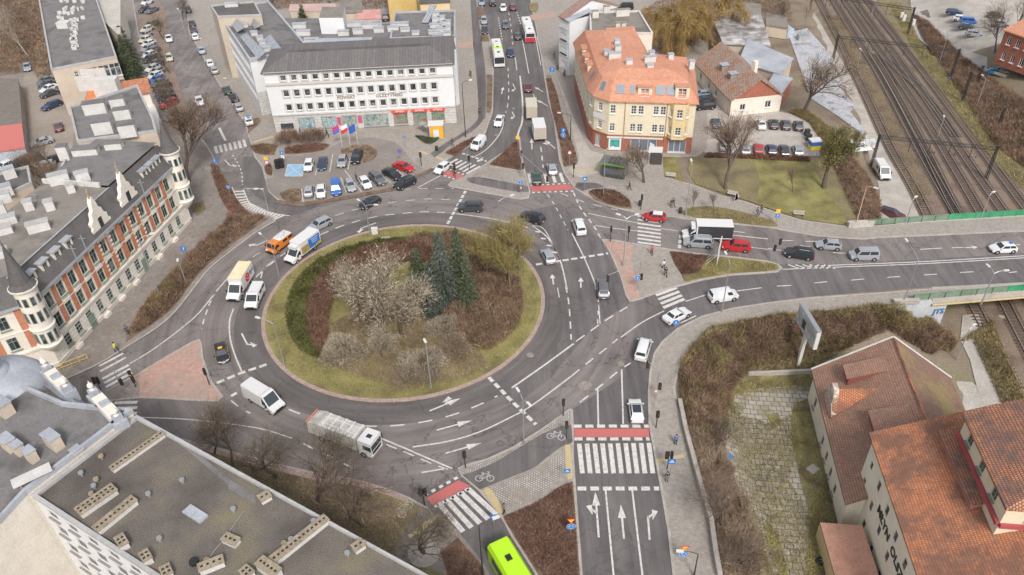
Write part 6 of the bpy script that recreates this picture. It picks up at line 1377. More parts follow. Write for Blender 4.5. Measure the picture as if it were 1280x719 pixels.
def tree_mesh(key,hh,spread,seed,lvl=4,trunk=.22,mat_t=BARK,mat_c=FBR,twigs=2500,twl=.9,tww=.035,lean=(0,0),first=.3,up=.5,droop=0,blobs=0,branch=4):
    """returns trunk mesh and crown mesh (limbs+twigs)"""
    if key in TREES: return TREES[key]
    rs=random.Random(seed); m=MB(); lm=MB(); tips=[]
    def grow_(p,d,L,r,l):
        n=3 if l<2 else 2; q=p
        for i in range(n):
            d=(d+Vector((rs.gauss(0,.13),rs.gauss(0,.13),rs.gauss(0,.06)-droop*l*.1))).normalized(); q2=q+d*L/n; (m if l==0 else lm).tube(q,q2,r*(1-.28*i/n),r*(1-.28*(i+1)/n),6 if l<2 else 4 if l<3 else 3,cap=False); q=q2
            if l>0: tips.append((Vector(q),Vector(d),l))
            if l<lvl and i>=(0 if l else 1) and l>0:
                grow_b(q,d,L,r,l)
        if l<lvl:
            for k in range(branch if l==0 else 2): grow_b(q,d,L,r,l,True)
    def grow_b(q,d,L,r,l,end=False):
        a=rs.uniform(0,6.28); o=d.orthogonal().normalized(); o=Matrix.Rotation(a,3,d)@o; f=spread*rs.uniform(.5,1.15)
        nd=(d*(1-.3*f)+o*f+Vector((0,0,up*.35))).normalized(); grow_(q,nd,L*rs.uniform(.55,.85)*(1.0 if l else 1.25),r*.52,l+1)
    d0=Vector((lean[0],lean[1],1)).normalized(); grow_(Vector((0,0,-.2)),d0,hh*first,trunk,0)
    # normalise height
    zmax=max(v[2] for v in lm.v); f=hh/zmax; m.v=[(x*f,y*f,z*f) for x,y,z in m.v]; lm.v=[(x*f,y*f,z*f) for x,y,z in lm.v]
    rng=np.random.default_rng(seed); T_=[t for t in tips if t[2]>=2]; idx=rng.integers(0,len(T_),twigs); 
    B_=np.array([T_[i][0][:] for i in idx])*f+rng.normal(size=(twigs,3))*.28; D_=unit(np.array([T_[i][1][:] for i in idx])+rng.normal(size=(twigs,3))*.7+np.array([0,0,.25-droop]))
    V,Fc=blades(B_,D_,rng.uniform(.5,1.3,twigs)*twl,rng.uniform(.6,1.4,twigs)*tww,rng)
    tm=m.mesh('trunk',mat_t,smooth=60); n0=len(V)
    limb=lm.mesh('limbs',mat_t); tw=tri_mesh('twigs',V,Fc,mat_c); TREES[key]=(tm,limb,tw); return TREES[key]
def tree(key,label,u,v,rz=0,sc=1.0,group=None,name='bare_tree',cat='tree',g=None,z=None):
    tm,limb,tw=TREES[key]; gg=g if g is not None else (Vector((*P(u,v,z),z)) if z is not None else G(u,v)); t=thing(name,label,cat,gg,rz,group); t.scale=(sc,sc,sc)
    link('trunk',tm,t); c=link('crown',limb,t); link('twigs',tw,c); return t
tree_mesh('big',10,.6,3,5,.25,BARK,FBR,3200,.65,.03,first=.28)
tree_mesh('big2',10,.7,11,5,.26,BARK,FTA,2600,.7,.035,first=.25)
tree_mesh('mid',8,.8,5,5,.21,BARK,FOL,900,.5,.02,first=.32)
tree_mesh('mid2',8,.75,8,5,.16,BARK,FBR,1500,.5,.02,first=.3)
tree_mesh('sap',4,.5,9,3,.08,BARK,FBR,500,.5,.025,first=.4)
tree_mesh('birch',9,.5,12,4,.16,BARP,FTA,1000,.7,.03,first=.4,up=.7)
tree_mesh('pale',5.5,.62,14,4,.13,BARK,FPA,4200,.34,.045,first=.28)
tree_mesh('willow',9,.9,16,4,.4,BARG,FWI,14000,1.5,.035,first=.3,droop=1.3)
tree_mesh('ivy',9,.6,18,4,.4,BARK,FIV,3800,.45,.12,first=.35)
tree_mesh('yg',8,.5,21,4,.14,BARG,FYG,2600,.8,.035,first=.3,up=.8)
def T_(key,label,ub,vb,vt,rz=0,group=None,name='bare_tree',z=None):
    g=Vector((*P(ub,vb,z),z)) if z is not None else G(ub,vb,PV)
    top=None; lo,hi=0,40
    for _ in range(30):
        mm=(lo+hi)/2
        if proj(g.x,g.y,g.z+mm)[1]>vt: lo=mm
        else: hi=mm
    tm,limb,tw=TREES[key]; hmax=max(v.co.z for v in limb.vertices); return tree(key,label,0,0,rz,lo/hmax,group,name,'tree',g)
gI='trees on the roundabout island'
T_('pale','pale catkin covered tree left of the spruces on the roundabout island',478,408,322,.3,gI,'flowering_tree'); T_('pale','second pale tree on the island, its dark trunk standing in bare ground',504,421,352,2.3,gI,'flowering_tree')
T_('pale','leftmost and widest pale tree on the island',450,394,334,4.0,gI,'flowering_tree')
T_('pale','low spreading pale tree near the lower middle of the island',478,448,410,1.1,gI,'flowering_tree')
bush('big brownish pale shrub at the lower left inside the island',430,448,3.0,3.4,FPA,5000,.6,.06,1); bush('smaller tan shrub between the two pale trees on the island',455,402,2.2,2.6,FTA,3000,.6,.055,2)
bush('pale straw shrub around the lamp post at the bottom of the island',528,462,3.3,2.4,FPA,5000,.6,.06,3); bush('pale grey twiggy shrub right of the lamp post on the island',566,440,2.6,2.2,FTA,3000,.6,.055,4)
bush('tan pale shrub in front of the spruces',555,415,2.4,2.3,FPA,3000,.5,.055,6)
bush('sparse straw coloured shrub near the bottom kerb of the island',508,478,2.6,1.4,FTA,2200,.5,.05,7)
T_('yg','yellow green weeping tree at the right edge of the island',638,366,280,.5,gI); T_('yg','second yellow green tree, nearer the top right kerb of the island',650,338,272,2.0,gI); T_('yg','thin yellow green tree behind the spruces on the island',608,352,282,3.9,gI)
def spruce(label,u,vb,vt,mat,seed,r=2.0,group='spruces on the roundabout island',n=3000):
    rng=np.random.default_rng(seed); x,y=P(u,vb,PV); hh=0; lo,hi=0,40
    for _ in range(30):
        mm=(lo+hi)/2
        if proj(x,y,PV+mm)[1]>vt: lo=mm
        else: hi=mm
    hh=lo; t=thing('spruce',label,'tree',(x,y,PV),group=group); m=MB(); m.tube((0,0,-.2),(0,0,hh),.18,.03,6); part('trunk',m,BARK,t,local=True)
    V=[];Fs=[]; k=0; B_=[];D_=[];Ln=[]
    nl=int(hh/.42)
    for i in range(nl):
        z=hh*(.06+.92*i/nl); R_=r*(1-(z/hh))**.8*rng.uniform(.65,1.15)+.12; nb=int(7+R_*5)
        for j in range(nb):
            a=rng.uniform(0,6.28); Rb=R_*rng.uniform(.75,1.1); ns=int(5+Rb*9); s=np.linspace(.15,1,ns); 
            px_=np.cos(a)*s*Rb; py_=np.sin(a)*s*Rb; pz=z-s*s*Rb*.28+.06*s; 
            B_.append(np.stack([px_,py_,pz],1)+rng.normal(size=(ns,3))*.05); d=np.array([np.cos(a),np.sin(a),-.25])[None]+rng.normal(size=(ns,3))*.55; D_.append(unit(d)); Ln.append(np.full(ns,.34))
    B_=np.concatenate(B_);D_=np.concatenate(D_);Ln=np.concatenate(Ln); V,Fc=blades(B_,D_,Ln*rng.uniform(.7,1.3,len(Ln)),np.full(len(Ln),.15),rng); link('crown',tri_mesh('crown',V,Fc,mat),t); return t
spruce('tallest blue green spruce, second from the right of the group',556,382,287,FSP,1,2.8); spruce('dark slender spruce at the right of the group',576,372,282,FSG,2,2.3); spruce('short dark spruce at the left of the group',526,372,308,FSG,3,2.3); spruce('mid sized grey green spruce between the short left one and the tallest',541,378,325,FSP,4,2.2); spruce('small bluish spruce in front of the group',542,396,345,FSP,5,2.3); spruce('green spruce behind and right of the slender one',586,382,318,FSG,6,1.6)
# brown hedge left of the ring road
scrub('shrub_border','long brown and olive shrub border between the ring road and the tenement pavement','shrub',pp([(330,272),(318,272),(300,275),(285,268),(283,280),(262,298),(232,328),(205,356),(178,390),(166,415),(172,417),(205,393),(222,376),(240,350),(262,326),(287,305),(318,281)]),30000,1.8,FBR,PV,.8,.055,11,4.0)
scrub('shrub_border','olive green shrubs mixed in the lower end of the long border','shrub',pp([(215,345),(232,330),(238,340),(222,368),(200,392),(178,412),(170,408),(185,380)]),7000,1.7,FOL,PV,.7,.055,12,3.0)
scrub('leaf_litter','brown leaf litter and low stems in the bed beside the side street','ground cover',pp([(264,209),(270,206),(288,236),(302,257),(316,270),(300,268),(284,262),(272,238)]),5000,.3,FRB,PV,.3,.06,13,2,kind='stuff')
for i,(lb,pts,mt,hh,n) in enumerate((('brown low hedge bed left of the blue parking bay sign',[(313,183),(328,180),(347,182),(343,193),(330,193),(319,191)],FBR,.6,2500),('long brown hedge in front of the shop windows',[(356,186),(385,181),(410,181),(405,187),(390,190),(370,192),(357,192)],FRB,.9,4000),('small round brown bed at the car park entry',[(331,210),(338,206),(340,219),(334,217)],FRB,.7,900),('mottled shrub bed at the left end of the lower parking row',[(350,243),(358,238),(376,237),(375,251),(364,252),(354,248)],FTA,.7,1800),('mottled shrub bed around the flagpoles in the car park',[(426,188),(441,183),(462,182),(471,190),(467,198),(456,203),(453,191),(440,190)],FTA,.7,3500),('dark shrub bed in front of the yellow kiosk',[(518,170),(530,172),(540,173),(550,172),(545,177),(538,180),(530,178)],FSG,.8,2000),('narrow brown bed between cycle path and road near the top crossing',[(557,191),(575,180),(594,171),(590,178),(580,186),(569,195)],FRB,.4,1800),('brown leafy triangle on the splitter island',[(612,206),(647,175),(650,195),(653,213),(640,211)],FRB,.25,4500),('long brown bed along the pavement of the cream building',[(683,98),(689,98),(697,120),(703,145),(712,170),(721,199),(706,208),(698,170),(690,140)],FRB,.4,4000),('rounded reddish brown hedge below the kiosk plaza',[(737,240),(745,238),(762,238),(776,243),(786,251),(788,259),(775,258),(757,253)],FRB,1.0,4500),('brown shrub bed on the triangular plaza',[(838,315),(860,318),(886,321),(878,332),(872,341),(853,344),(843,328)],FRB,.7,4000),('leaf covered bed between the bus lane and the lower road',[(715,603),(700,609),(675,626),(640,642),(630,646),(641,666),(655,688),(670,710),(724,760),(723,719),(718,640)],FRB,.22,9000),('leafy bed left of the green bus',[(572,674),(600,707),(605,719),(640,790),(575,790),(560,720),(552,692)],FRB,.25,4000),('clipped brown hedge between the lawn and the parked cars',[(880,197),(885,193),(950,195),(1013,198),(1012,203),(950,200)],FRB,1.2,9000))):
    scrub('hedge_bed' if hh>.5 else 'leaf_litter',lb,'hedge' if hh>.5 else 'ground cover',pp(pts),n,hh,mt,None if i==13 else PV,.4,.06,30+i,2.0,kind=None if hh>.5 else 'stuff')
bush('round bare brown bush left of the pair outside the shop windows',362,178,2.6,2.6,FBR,3500,.8,.045,21); bush('round bare brown bush right of the pair outside the shop windows',392,177,2.6,2.6,FBR,3500,.8,.045,22)
# slope on the right (scrub embankment)
def gp(pts): return [tuple(G(u,v)[:2]) for u,v in pts]
scrub('scrub_slope','olive brown scrub covering the embankment below the road and behind the billboard','scrub',gp([(850,455),(868,432),(888,411),(918,405),(960,398),(1040,391),(1110,386),(1135,384),(1160,398),(1195,425),(1190,440),(1160,440),(1110,412),(1060,438),(1015,462),(935,466),(918,480),(905,520),(908,545),(888,560),(866,545),(852,510)]),30000,1.6,FOL,None,.8,.06,41,5,kind='stuff')
scrub('scrub_slope','brown scrub mixed into the embankment below the road','scrub',gp([(850,470),(880,425),(960,402),(1100,392),(1170,410),(1195,432),(1165,445),(1110,415),(1050,440),(940,460),(915,485),(905,540),(880,560),(858,530)]),60000,1.9,FBR,None,.9,.05,42,4,kind='stuff')
scrub('scrub_slope','brown bramble strip between the concrete wall and the slab yard','scrub',gp([(858,540),(905,520),(905,570),(925,630),(948,680),(950,725),(905,725),(893,660),(872,590)]),30000,1.5,FTA,None,.8,.05,43,4,kind='stuff')
scrub('weed_patch','weedy green grass over the edges of the slab yard','grass',gp([(905,500),(920,475),(1015,472),(1022,490),(940,492),(925,520),(960,530),(990,520),(1000,560),(985,600),(1010,640),(1035,600),(1050,640),(1030,720),(960,720),(930,640)]),15000,.25,FGR,None,.35,.06,44,3,kind='stuff')
scrub('weed_patch','weeds along both sides of the track below the bridge','grass',gp([(1195,430),(1240,400),(1255,440),(1280,500),(1290,540),(1262,530),(1240,480),(1215,425)]),9000,.5,FOL,None,.5,.06,45,3,kind='stuff')
scrub('scrub_slope','brown scrub between the lawn and the concrete railway path','scrub',gp([(1040,205),(1062,195),(1085,225),(1100,255),(1098,282),(1075,282),(1060,250)]),14000,1.3,FBR,None,.8,.05,46,3,kind='stuff')
scrub('scrub_slope','brown scrub on the slope right of the railway','scrub',gp([(1140,20),(1160,30),(1200,70),(1240,100),(1300,140),(1340,230),(1285,215),(1240,180),(1195,110),(1160,60)]),45000,1.5,FBR,None,.9,.06,47,5,kind='stuff')
scrub('weed_patch','olive grass strip along the right side of the tracks','grass',gp([(1110,5),(1125,5),(1150,50),(1190,100),(1235,165),(1285,225),(1285,245),(1230,190),(1180,120),(1140,60)]),12000,.35,FGR,None,.45,.07,48,4,kind='stuff')
scrub('weed_patch','weeds and dead grass between the railway tracks','grass',gp([(1030,20),(1050,20),(1120,150),(1165,240),(1150,262),(1120,190),(1080,110)]),8000,.25,FOL,None,.35,.06,49,4,kind='stuff')
scrub('undergrowth','brown undergrowth on the waste ground at the top left corner','scrub',pp([(-60,-10),(48,-10),(56,60),(62,95),(50,100),(40,88),(0,96),(-60,96)]),26000,1.6,FBR,PV,1.0,.08,50,6,kind='stuff')
scrub('undergrowth','ochre undergrowth beside the beige end wall','scrub',pp([(46,62),(57,58),(62,90),(60,100),(48,98)]),5000,1.8,FTA,PV,.9,.06,51,3)
scrub('undergrowth','brown undergrowth between the rear courts at the top','scrub',pp([(330,-20),(520,-20),(520,8),(452,12),(420,5),(340,14)]),12000,1.5,FBR,PV,1.0,.08,52,5,kind='stuff')
scrub('undergrowth','brown bushes around the golden willow and sheds','scrub',pp([(790,40),(820,5),(900,-15),(985,-15),(990,30),(950,18),(885,40),(870,55),(860,72),(830,70)]),14000,1.6,FBR,PV,1.0,.08,53,5,kind='stuff')
scrub('undergrowth','brown and olive scrub below the bare tree beside the grey yard','scrub',gp([(985,140),(1008,140),(1040,165),(1050,185),(1030,195),(1022,170),(1012,155)]),8000,.9,FOL,None,.8,.06,54,3,kind='stuff')
scrub('ground_litter','dry leaves and low weeds under the trees of the little park','ground cover',pp([(190,545),(225,560),(300,577),(395,601),(445,609),(505,630),(520,650),(495,690),(500,725),(420,725),(300,640),(205,560)]),16000,.18,FTA,PV,.3,.06,55,3,kind='stuff')
for i,(lb,pts) in enumerate((('grass on the strip in front of the bus stop lawn',[(849,267),(866,260),(890,259),(920,264),(950,272),(970,279),(940,281),(880,273)]),('grass on the tip of the triangular plaza',[(890,321),(960,329),(972,333),(958,338),(915,341),(877,347),(858,351),(873,341)]))): scrub('lawn_grass',lb,'grass',pp(pts),4000,.12,FGR,PV,.25,.05,70+i,3,kind='stuff')
# trees
g2='bare trees along the little park'
T_('mid','olive twigged bare tree at the left end of the little park',346,597,520,.4,g2); T_('mid','tall bare tree in the park beside the roof edge',397,630,545,1.9,g2); T_('mid2','bare tree with a mossy trunk in the right half of the park',454,658,552,3.0,g2); T_('mid','bare tree leaning behind the flat roof, nearest the long lamp arm',292,583,525,4.3,g2); T_('mid2','slim bare tree beside the brick edged path at the left',268,568,505,5.1,g2)
T_('mid','bare tree in a round kerbed planter by the bus street crossing',530,692,622,.9,g2)
x,y=P(530,692,PV); m=MB(); m.lathe((x,y,PV),[(1.7,0),(1.7,.12),(1.45,.12),(1.45,.04)],20); tag(link('planter_ring',m.mesh('planter_ring',KERB)),'round stone kerb ring around the tree by the bus street','planter')
T_('big','large bare tree in front of the round turret beside the side street',236,228,122,.2); T_('mid2','bare street tree in the angled parking row, lower end',222,140,92,1.2,'street trees among the parked cars'); T_('mid2','bare street tree halfway up the angled parking row',213,92,50,2.2,'street trees among the parked cars'); T_('mid2','bare street tree at the top of the angled parking row',205,50,12,3.2,'street trees among the parked cars'); T_('mid2','bare tree overhanging the far pavement of the side street',229,25,-8,4.2)
T_('birch','pale barked birch on the waste ground at the top left',37,73,2,.6); T_('mid2','bare tree in the rear yard beside the white car',54,236,178,2.8); T_('mid2','small bare tree behind the dark felt roofed block',66,215,170,1.0)
bush('ochre brown bush beside the rear court of the tenement',50,222,3.2,2.6,FTA,3500,.8,.05,31); bush('olive brown bush under the bare yard trees',38,206,2.4,2.0,FBR,2500,.8,.05,32)
T_('big','large bare brown tree behind the lamp post on the lawn',907,237,146,.5); T_('big2','broad bare tree beside the grey concrete yard',1004,142,55,2.5); T_('ivy','ivy covered leaning tree at the right corner of the lawn',1030,236,168,1.0,None,'ivy_tree'); T_('ivy','second ivy covered tree, behind the first and nearer the tents',1050,210,162,3.0,None,'ivy_tree')
T_('big2','bare tree in a grass patch in front of the kiosk plaza steps',805,229,178,.2); T_('sap','left sapling on the verge behind the white lorry',866,263,240,.3,'verge saplings'); T_('sap','right sapling on the verge behind the white lorry',892,267,244,1.3,'verge saplings')
T_('sap','thin sapling in the middle of the lawn',990,240,212,1.7); 
T_('willow','big golden weeping willow behind the salmon roofed building',853,72,2,.4,None,'willow'); T_('willow','part of a second golden willow at the top edge',880,50,-12,2.4,None,'willow')
T_('mid2','bare tree at the edge of the side car park, top right',1244,66,-2,.5); T_('mid2','bare tree left of the far end of the railway',980,34,-8,1.5); T_('birch','thin pale tree between sheds near the railway',1000,42,-2,2.5); T_('mid2','bare tree behind the brick house at the top right',1262,45,-20,3.5)
T_('mid2','bare tree in the rear courts behind the office roof',345,8,-25,2.2); T_('mid2','bare tree on the waste ground at the far top left',10,40,-10,5.2)
T_('mid','olive twigged shrub tree on the scrub slope below the wall corner',892,560,525,2.0); T_('mid2','tall dry shrub tree beside the slab yard',905,668,600,.7); T_('mid2','dry shrub tree near the bottom of the slab yard wall',928,712,650,2.7)
bush('dark green bush at the left end of the scrub behind the billboard',1092,402,2.6,2.4,FOL,3500,.6,.06,33,g=G(1115,402)); bush('brown bush on the embankment left of the billboard',950,425,2.6,2.2,FBR,3500,.6,.055,34,g=G(950,425)); bush('olive bush above the slab yard wall',880,450,2.8,2.4,FOL,4000,.6,.06,35,g=G(884,452)); bush('tan dead bush beside the concrete wall',880,585,2.2,2.2,FTA,3500,.7,.05,36,g=G(893,590)); bush('tan dead bush beside the discarded blue tarpaulin',905,640,2.2,2.0,FTA,3500,.7,.05,37,g=G(915,640))
# conifers
for i,(u,vb,vt,lb) in enumerate(((163,78,30,'far dark conifer of the row between the grey roof and the street'),(165,92,41,'second dark conifer of the row beside the street wall'),(167,104,53,'third dark conifer of the row, beside the brick roofed house'),(168,117,67,'nearest dark conifer of the row, beside the rust brick roof'))): spruce(lb,u,vb,vt,FSG,80+i,3.2,'conifer row beside the street wall')
spruce('dark spruce in front of the beige outbuilding at the top',380,30,4,FSG,90,1.8,None); spruce('small dark spruce right of the beige outbuilding',400,22,8,FSG,91,1.4,None); spruce('dark spruce at the top edge beside the yellow house',414,18,0,FSG,92,1.5,None)
# ================================================================== VEHICLES
CM={}
def col(name,c,rough=.25,metal=0.0):
    if name in MATS: return MATS[name]
    m=flat(name,c,rough,metal); b=m.node_tree.nodes['Principled BSDF']; b.inputs['Coat Weight'].default_value=.5; b.inputs['Coat Roughness'].default_value=.08; return m
CC=dict(white=(.64,.64,.635),silver=(.40,.41,.43),grey=(.17,.175,.185),black=(.022,.022,.026),dark=(.05,.052,.06),blue=(.03,.13,.42),navy=(.03,.045,.10),red=(.42,.02,.025),maroon=(.11,.025,.03),orange=(.62,.19,.03),green=(.02,.05,.035),olive=(.11,.115,.07),cream=(.55,.50,.40),lightblue=(.36,.43,.52),lime=(.38,.66,.02),beige=(.40,.35,.28),cyan=(.03,.25,.5))
def cm(c): return col('car_paint_'+c,CC[c],.28,.35 if c in('silver','grey','lightblue') else .0)
SP={ # L,W,H,belt,hood z, windshield base x, roof front x, roof rear x, rear base x, rear deck z
 'hatch':(4.0,1.74,1.48,.93,.80,.95,.30,-1.35,-1.86,.93),'sedan':(4.5,1.78,1.44,.92,.78,.95,.25,-.95,-1.55,.94),'wagon':(4.7,1.8,1.48,.93,.80,1.0,.35,-1.85,-2.2,.93),
 'suv':(4.55,1.86,1.68,1.05,.98,1.05,.45,-1.7,-2.1,1.05),'coupe':(4.3,1.78,1.34,.88,.74,.85,.15,-.85,-1.75,.9),'van':(4.4,1.82,1.84,1.08,1.0,1.5,.95,-1.95,-2.1,1.1),'mpv':(4.8,1.9,1.72,1.0,.92,1.45,.75,-2.0,-2.3,1.0)}
def wheelset(t,xs,w,r,wd_=.22,n=12):
    for x in xs:
        for s in (-1,1):
            m=MB(); m.tube((x,s*(w/2-wd_),r),(x,s*(w/2+.015),r),r,r,n); o=part('wheel',m,RUB,t,local=True); m=MB(); m.tube((x,s*(w/2+.01),r),(x,s*(w/2+.03),r),r*.58,r*.5,8); part('rim',m,RIM,o,local=True)
def carproto(kind,c,extra=None):
    k=(kind,c,extra)
    if k in CM: return CM[k],False
    L,Wd,H,zb,zh,xw,xr,xr2,xb,zd=SP[kind]; t=thing('car_proto','','car'); m=MB(); w=Wd/2
    st=[(-L/2,.82,.45,zd-.12),(-L/2+.10,.93,.30,zd),(-L/2+.45,1,.24,zd+.0),(-.3,1,.20,zb),(xw,1,.22,zb),(L/2-.55,.97,.24,zh),(L/2-.14,.86,.30,zh-.10),(L/2,.70,.40,zh-.25)]
    V=[]
    for x,f,z0,z1 in st: V+=[(x,-w*f*.94,z0),(x,-w*f,(z0+z1)*.5),(x,-w*f*.93,z1),(x,w*f*.93,z1),(x,w*f,(z0+z1)*.5),(x,w*f*.94,z0)]
    n=6; fs=[]
    for i in range(len(st)-1):
        for j in range(n): a=i*n+j; b=i*n+(j+1)%n; fs.append((a,a+n,b+n,b))
    fs+=[tuple(range(n)),tuple(range((len(st)-1)*n,len(st)*n))[::-1]]; m.add(V,fs)
    zt=H; wb=w*.90; wt=w*.72
    cab=[(xb,-wb,zd-.02),(xw,-wb,zb-.02),(xw,wb,zb-.02),(xb,wb,zd-.02),(xr2,-wt,zt-.05),(xr,-wt,zt-.06),(xr,wt,zt-.06),(xr2,wt,zt-.05),(xr2+.15,-wt*.75,zt),(xr-.2,-wt*.75,zt),(xr-.2,wt*.75,zt),(xr2+.15,wt*.75,zt)]
    m.add(cab,[(0,1,5,4),(1,2,6,5),(2,3,7,6),(3,0,4,7),(4,5,9,8),(5,6,10,9),(6,7,11,10),(7,4,8,11),(8,9,10,11)])
    for x in (L*.31,-L*.31):
        for s in (-1,1): m.tube((x,s*(w-.25),.33),(x,s*(w+.004),.33),.40,.40,12,1)
    part('body',m,[cm(c),BLACK],t,smooth=38,local=True)
    def q(a,b,c_,d,i0,i1,j0,j1,off):
        a,b,c_,d=[Vector(v) for v in (a,b,c_,d)]; f=lambda s,r:(a*(1-s)+b*s)*(1-r)+(d*(1-s)+c_*s)*r
        nn=(b-a).cross(d-a).normalized()*off; return [f(i0,j0)+nn,f(i1,j0)+nn,f(i1,j1)+nn,f(i0,j1)+nn]
    g=GLASS
    m=MB(); m.poly(q(cab[1],cab[2],cab[6],cab[5],.06,.94,.10,.93,.012)); part('windscreen',m,g,t,local=True)
    m=MB(); m.poly(q(cab[3],cab[0],cab[4],cab[7],.08,.92,.25,.90,.012)); part('rear_window',m,g,t,local=True)
    panel_van=(extra=='panel')
    for a_,b_,c_,d_ in ((0,1,5,4),(2,3,7,6)):
        if panel_van: rg=((.72,.95),) if a_==0 else ((.05,.28),)
        else: rg=((.07,.44),(.48,.93)) if a_==0 else ((.07,.52),(.56,.93))
        for r0,r1 in rg: m=MB(); m.poly(q(cab[a_],cab[b_],cab[c_],cab[d_],r0,r1,.14,.88,.012)); part('side_window',m,g,t,local=True)
    for s in (-1,1):
        m=MB(); m.box((L/2-.22,s*w*.66,zh-.20),(.28,.34,.15)); part('headlight',m,HEADL,t,local=True)
        m=MB(); m.box((-L/2+.10,s*w*.78,zd-.16),(.16,.24,.24)); part('tail_light',m,TAILL,t,local=True)
        m=MB(); m.box((xw-.15,s*(w+.08),zb+.05),(.12,.2,.14)); part('mirror',m,cm(c),t,local=True)
    m=MB(); m.box((L/2+.0,0,.42),(.06,.95,.2)); part('grille',m,BLACK,t,local=True); m=MB(); m.box((L/2+.04,0,.40),(.02,.5,.11)); part('number_plate',m,WHITE,t,local=True)
    m=MB(); m.box((-L/2-.01,0,.55),(.02,.5,.11)); part('number_plate',m,WHITE,t,local=True)
    wheelset(t,(L*.31,-L*.31),Wd,.32)
    if extra=='roof_dark': m=MB(); m.box(((xr+xr2)/2,0,zt+.004),(xr-xr2-.3,wt*1.7,.015)); part('sunroof',m,GLASS,t,local=True)
    if extra=='roof_white': m=MB(); m.box(((xr+xr2)/2,0,zt-.02),(xr-xr2-.1,wt*1.85,.06)); part('roof_panel',m,WHITE,t,local=True)
    if extra=='rails':
        for s in (-1,1): m=MB(); m.tube((xr-.3,s*wt*.9,zt+.05),(xr2+.3,s*wt*.9,zt+.05),.025,n=5); part('roof_rail',m,METG,t,local=True)
    if extra=='taxi':
        m=MB(); m.box((0,0,zt+.07),(.3,.6,.14)); part('taxi_sign',m,SYEL,t,local=True)
        for s in (-1,1): m=MB(); m.box((-.1,s*(w+.002),.60),(3.2,.03,.14)); part('yellow_stripe',m,SYEL,t,local=True)
    if extra=='roof_light': m=MB(); m.box((-.9,0,zt+.1),(.35,.5,.2)); part('roof_sign',m,SBLUE,t,local=True)
    CM[k]=t; return t,True
def place(*a,**k):
    kind,c=a[0],a[1]; ex=k.get('extra'); t,first=carproto(kind,c,ex)
    if first: t['proto']=1; t.name='proto_%d'%len(PROTO); PROTO[(kind,c,ex)]=(t,SUB[t.as_pointer()])
    t,kids=PROTO[(kind,c,ex)]
    u,v,uf,vf=a[3:7]; label=a[2]; zc=k.get('zc',.65); g0=G(u,v); gz=h(*P(u,v,g0.z+zc)) 
    x,y=P(u,v,gz+zc); gz=h(x,y); x,y=P(u,v,gz+zc); x2,y2=P(uf,vf,gz+zc)
    if k.get('deck'): gz=0; x,y=P(u,v,zc); x2,y2=P(uf,vf,zc)
    if abs(gz)<.05: gz=k.get('base',PV if k.get('lift') else 0.03)
    if 'proto' in t: o=t; del t['proto']
    else:
        o=t.copy(); COL.objects.link(o)
        for ch in kids:
            c_=ch.copy(); COL.objects.link(c_); c_.parent=o
            for g in SUB.get(ch.as_pointer(),[]): d=g.copy(); COL.objects.link(d); d.parent=c_
    o.name=k.get('name','parked_car'); o.location=(x,y,gz+.01); o.rotation_euler=(0,0,math.atan2(y2-y,x2-x)); o['label']=label; o['category']=k.get('cat','car')
    if 'group' in o: del o['group']
    if k.get('group'): o['group']=k['group']
    return o
PROTO={}; SUB={}
_link=link
def link(name,me,parent=None,loc=None,rz=0):
    o=_link(name,me,parent,loc,rz)
    if parent is not None: SUB.setdefault(parent.as_pointer(),[]).append(o)
    return o
mv=dict(name='car',group='cars driving through the junction')
place('wagon','silver','silver estate car driving behind the white lorry with the blue side picture',399.5,280.5,386,287,extra='rails',**mv)
place('coupe','black','low black car in the ring road above the island lamp',462,253,450,259,**mv); place('suv','black','black estate alongside the red parked car, leaving the top left crossing',506,229,494,235,extra='rails',**mv)
place('suv','dark','dark car at the top of the ring road, left of the splitter island arrow',588,259,574,259,**mv); place('suv','black','black car crossing the dashed bar at the top right of the ring',665,272,653,268,**mv)
place('van','white','small white van heading up past the triangle of chevrons',724,284,720,273,name='van',cat='van'); place('hatch','silver','silver hatchback between the island and the chevron marking',685,320,679,308,**mv)
place('suv','grey','grey car waiting beside the triangular plaza',754,361,753,348,**mv); place('sedan','white','white car turning toward the east road, beside the blue round sign',846,394,858,388,**mv)
place('van','white','white passenger van seen from behind, turning off the south street',804,437,808,424,name='van',cat='van'); place('van','white','white panel van with a blank rear on the east road',904,370,922,367,extra='panel',name='van',cat='van')
place('hatch','white','white hatchback with a black glass roof waiting on the south street',795,513,793,499,extra='roof_dark',**mv); place('hatch','red','red hatchback with a white roof passing over the right hand crossing',818,271,804,269.5,extra='roof_white',**mv)
place('mpv','silver','silver people carrier beside the white curtain sided lorry',873,303,858,302,extra='rails',**mv); place('suv','red','red estate behind the silver people carrier',920,308,905,307,**mv)
place('suv','black','black car with roof rails on the east road',999,317,985,315,extra='rails',**mv); place('hatch','silver','silver hatchback in the kerbside lane of the east road',1036,306,1022,305,**mv); place('van','silver','small pale silver hatchback alone on the east road',1080,319,1066,319,**mv); place('hatch','white','white hatchback with a small blue roof sign at the right end of the bridge',1254,310,1240,310.5,extra='roof_light',deck=1,**mv)
place('hatch','silver','silver car on the north zebra crossing',690,211,687,199,**mv); place('sedan','green','dark green car stopped beside the north zebra crossing',671,222,670,210,**mv)
place('sedan','maroon','dark red car in front of the beige lorry',660,109,659,98,**mv); place('hatch','dark','dark car beside the white and red bus',647,45,645.5,36,**mv); place('hatch','navy','blue car beside the white and lime bus',638,66,640,76,**mv); place('hatch','grey','blue grey car coming down the north street',632,31,633,41,**mv); place('hatch','white','white car at the top of the north street',629,10,630,20,**mv); place('hatch','maroon','dark maroon car at the top of the north street, next to the white one',641,9,639,1,**mv)
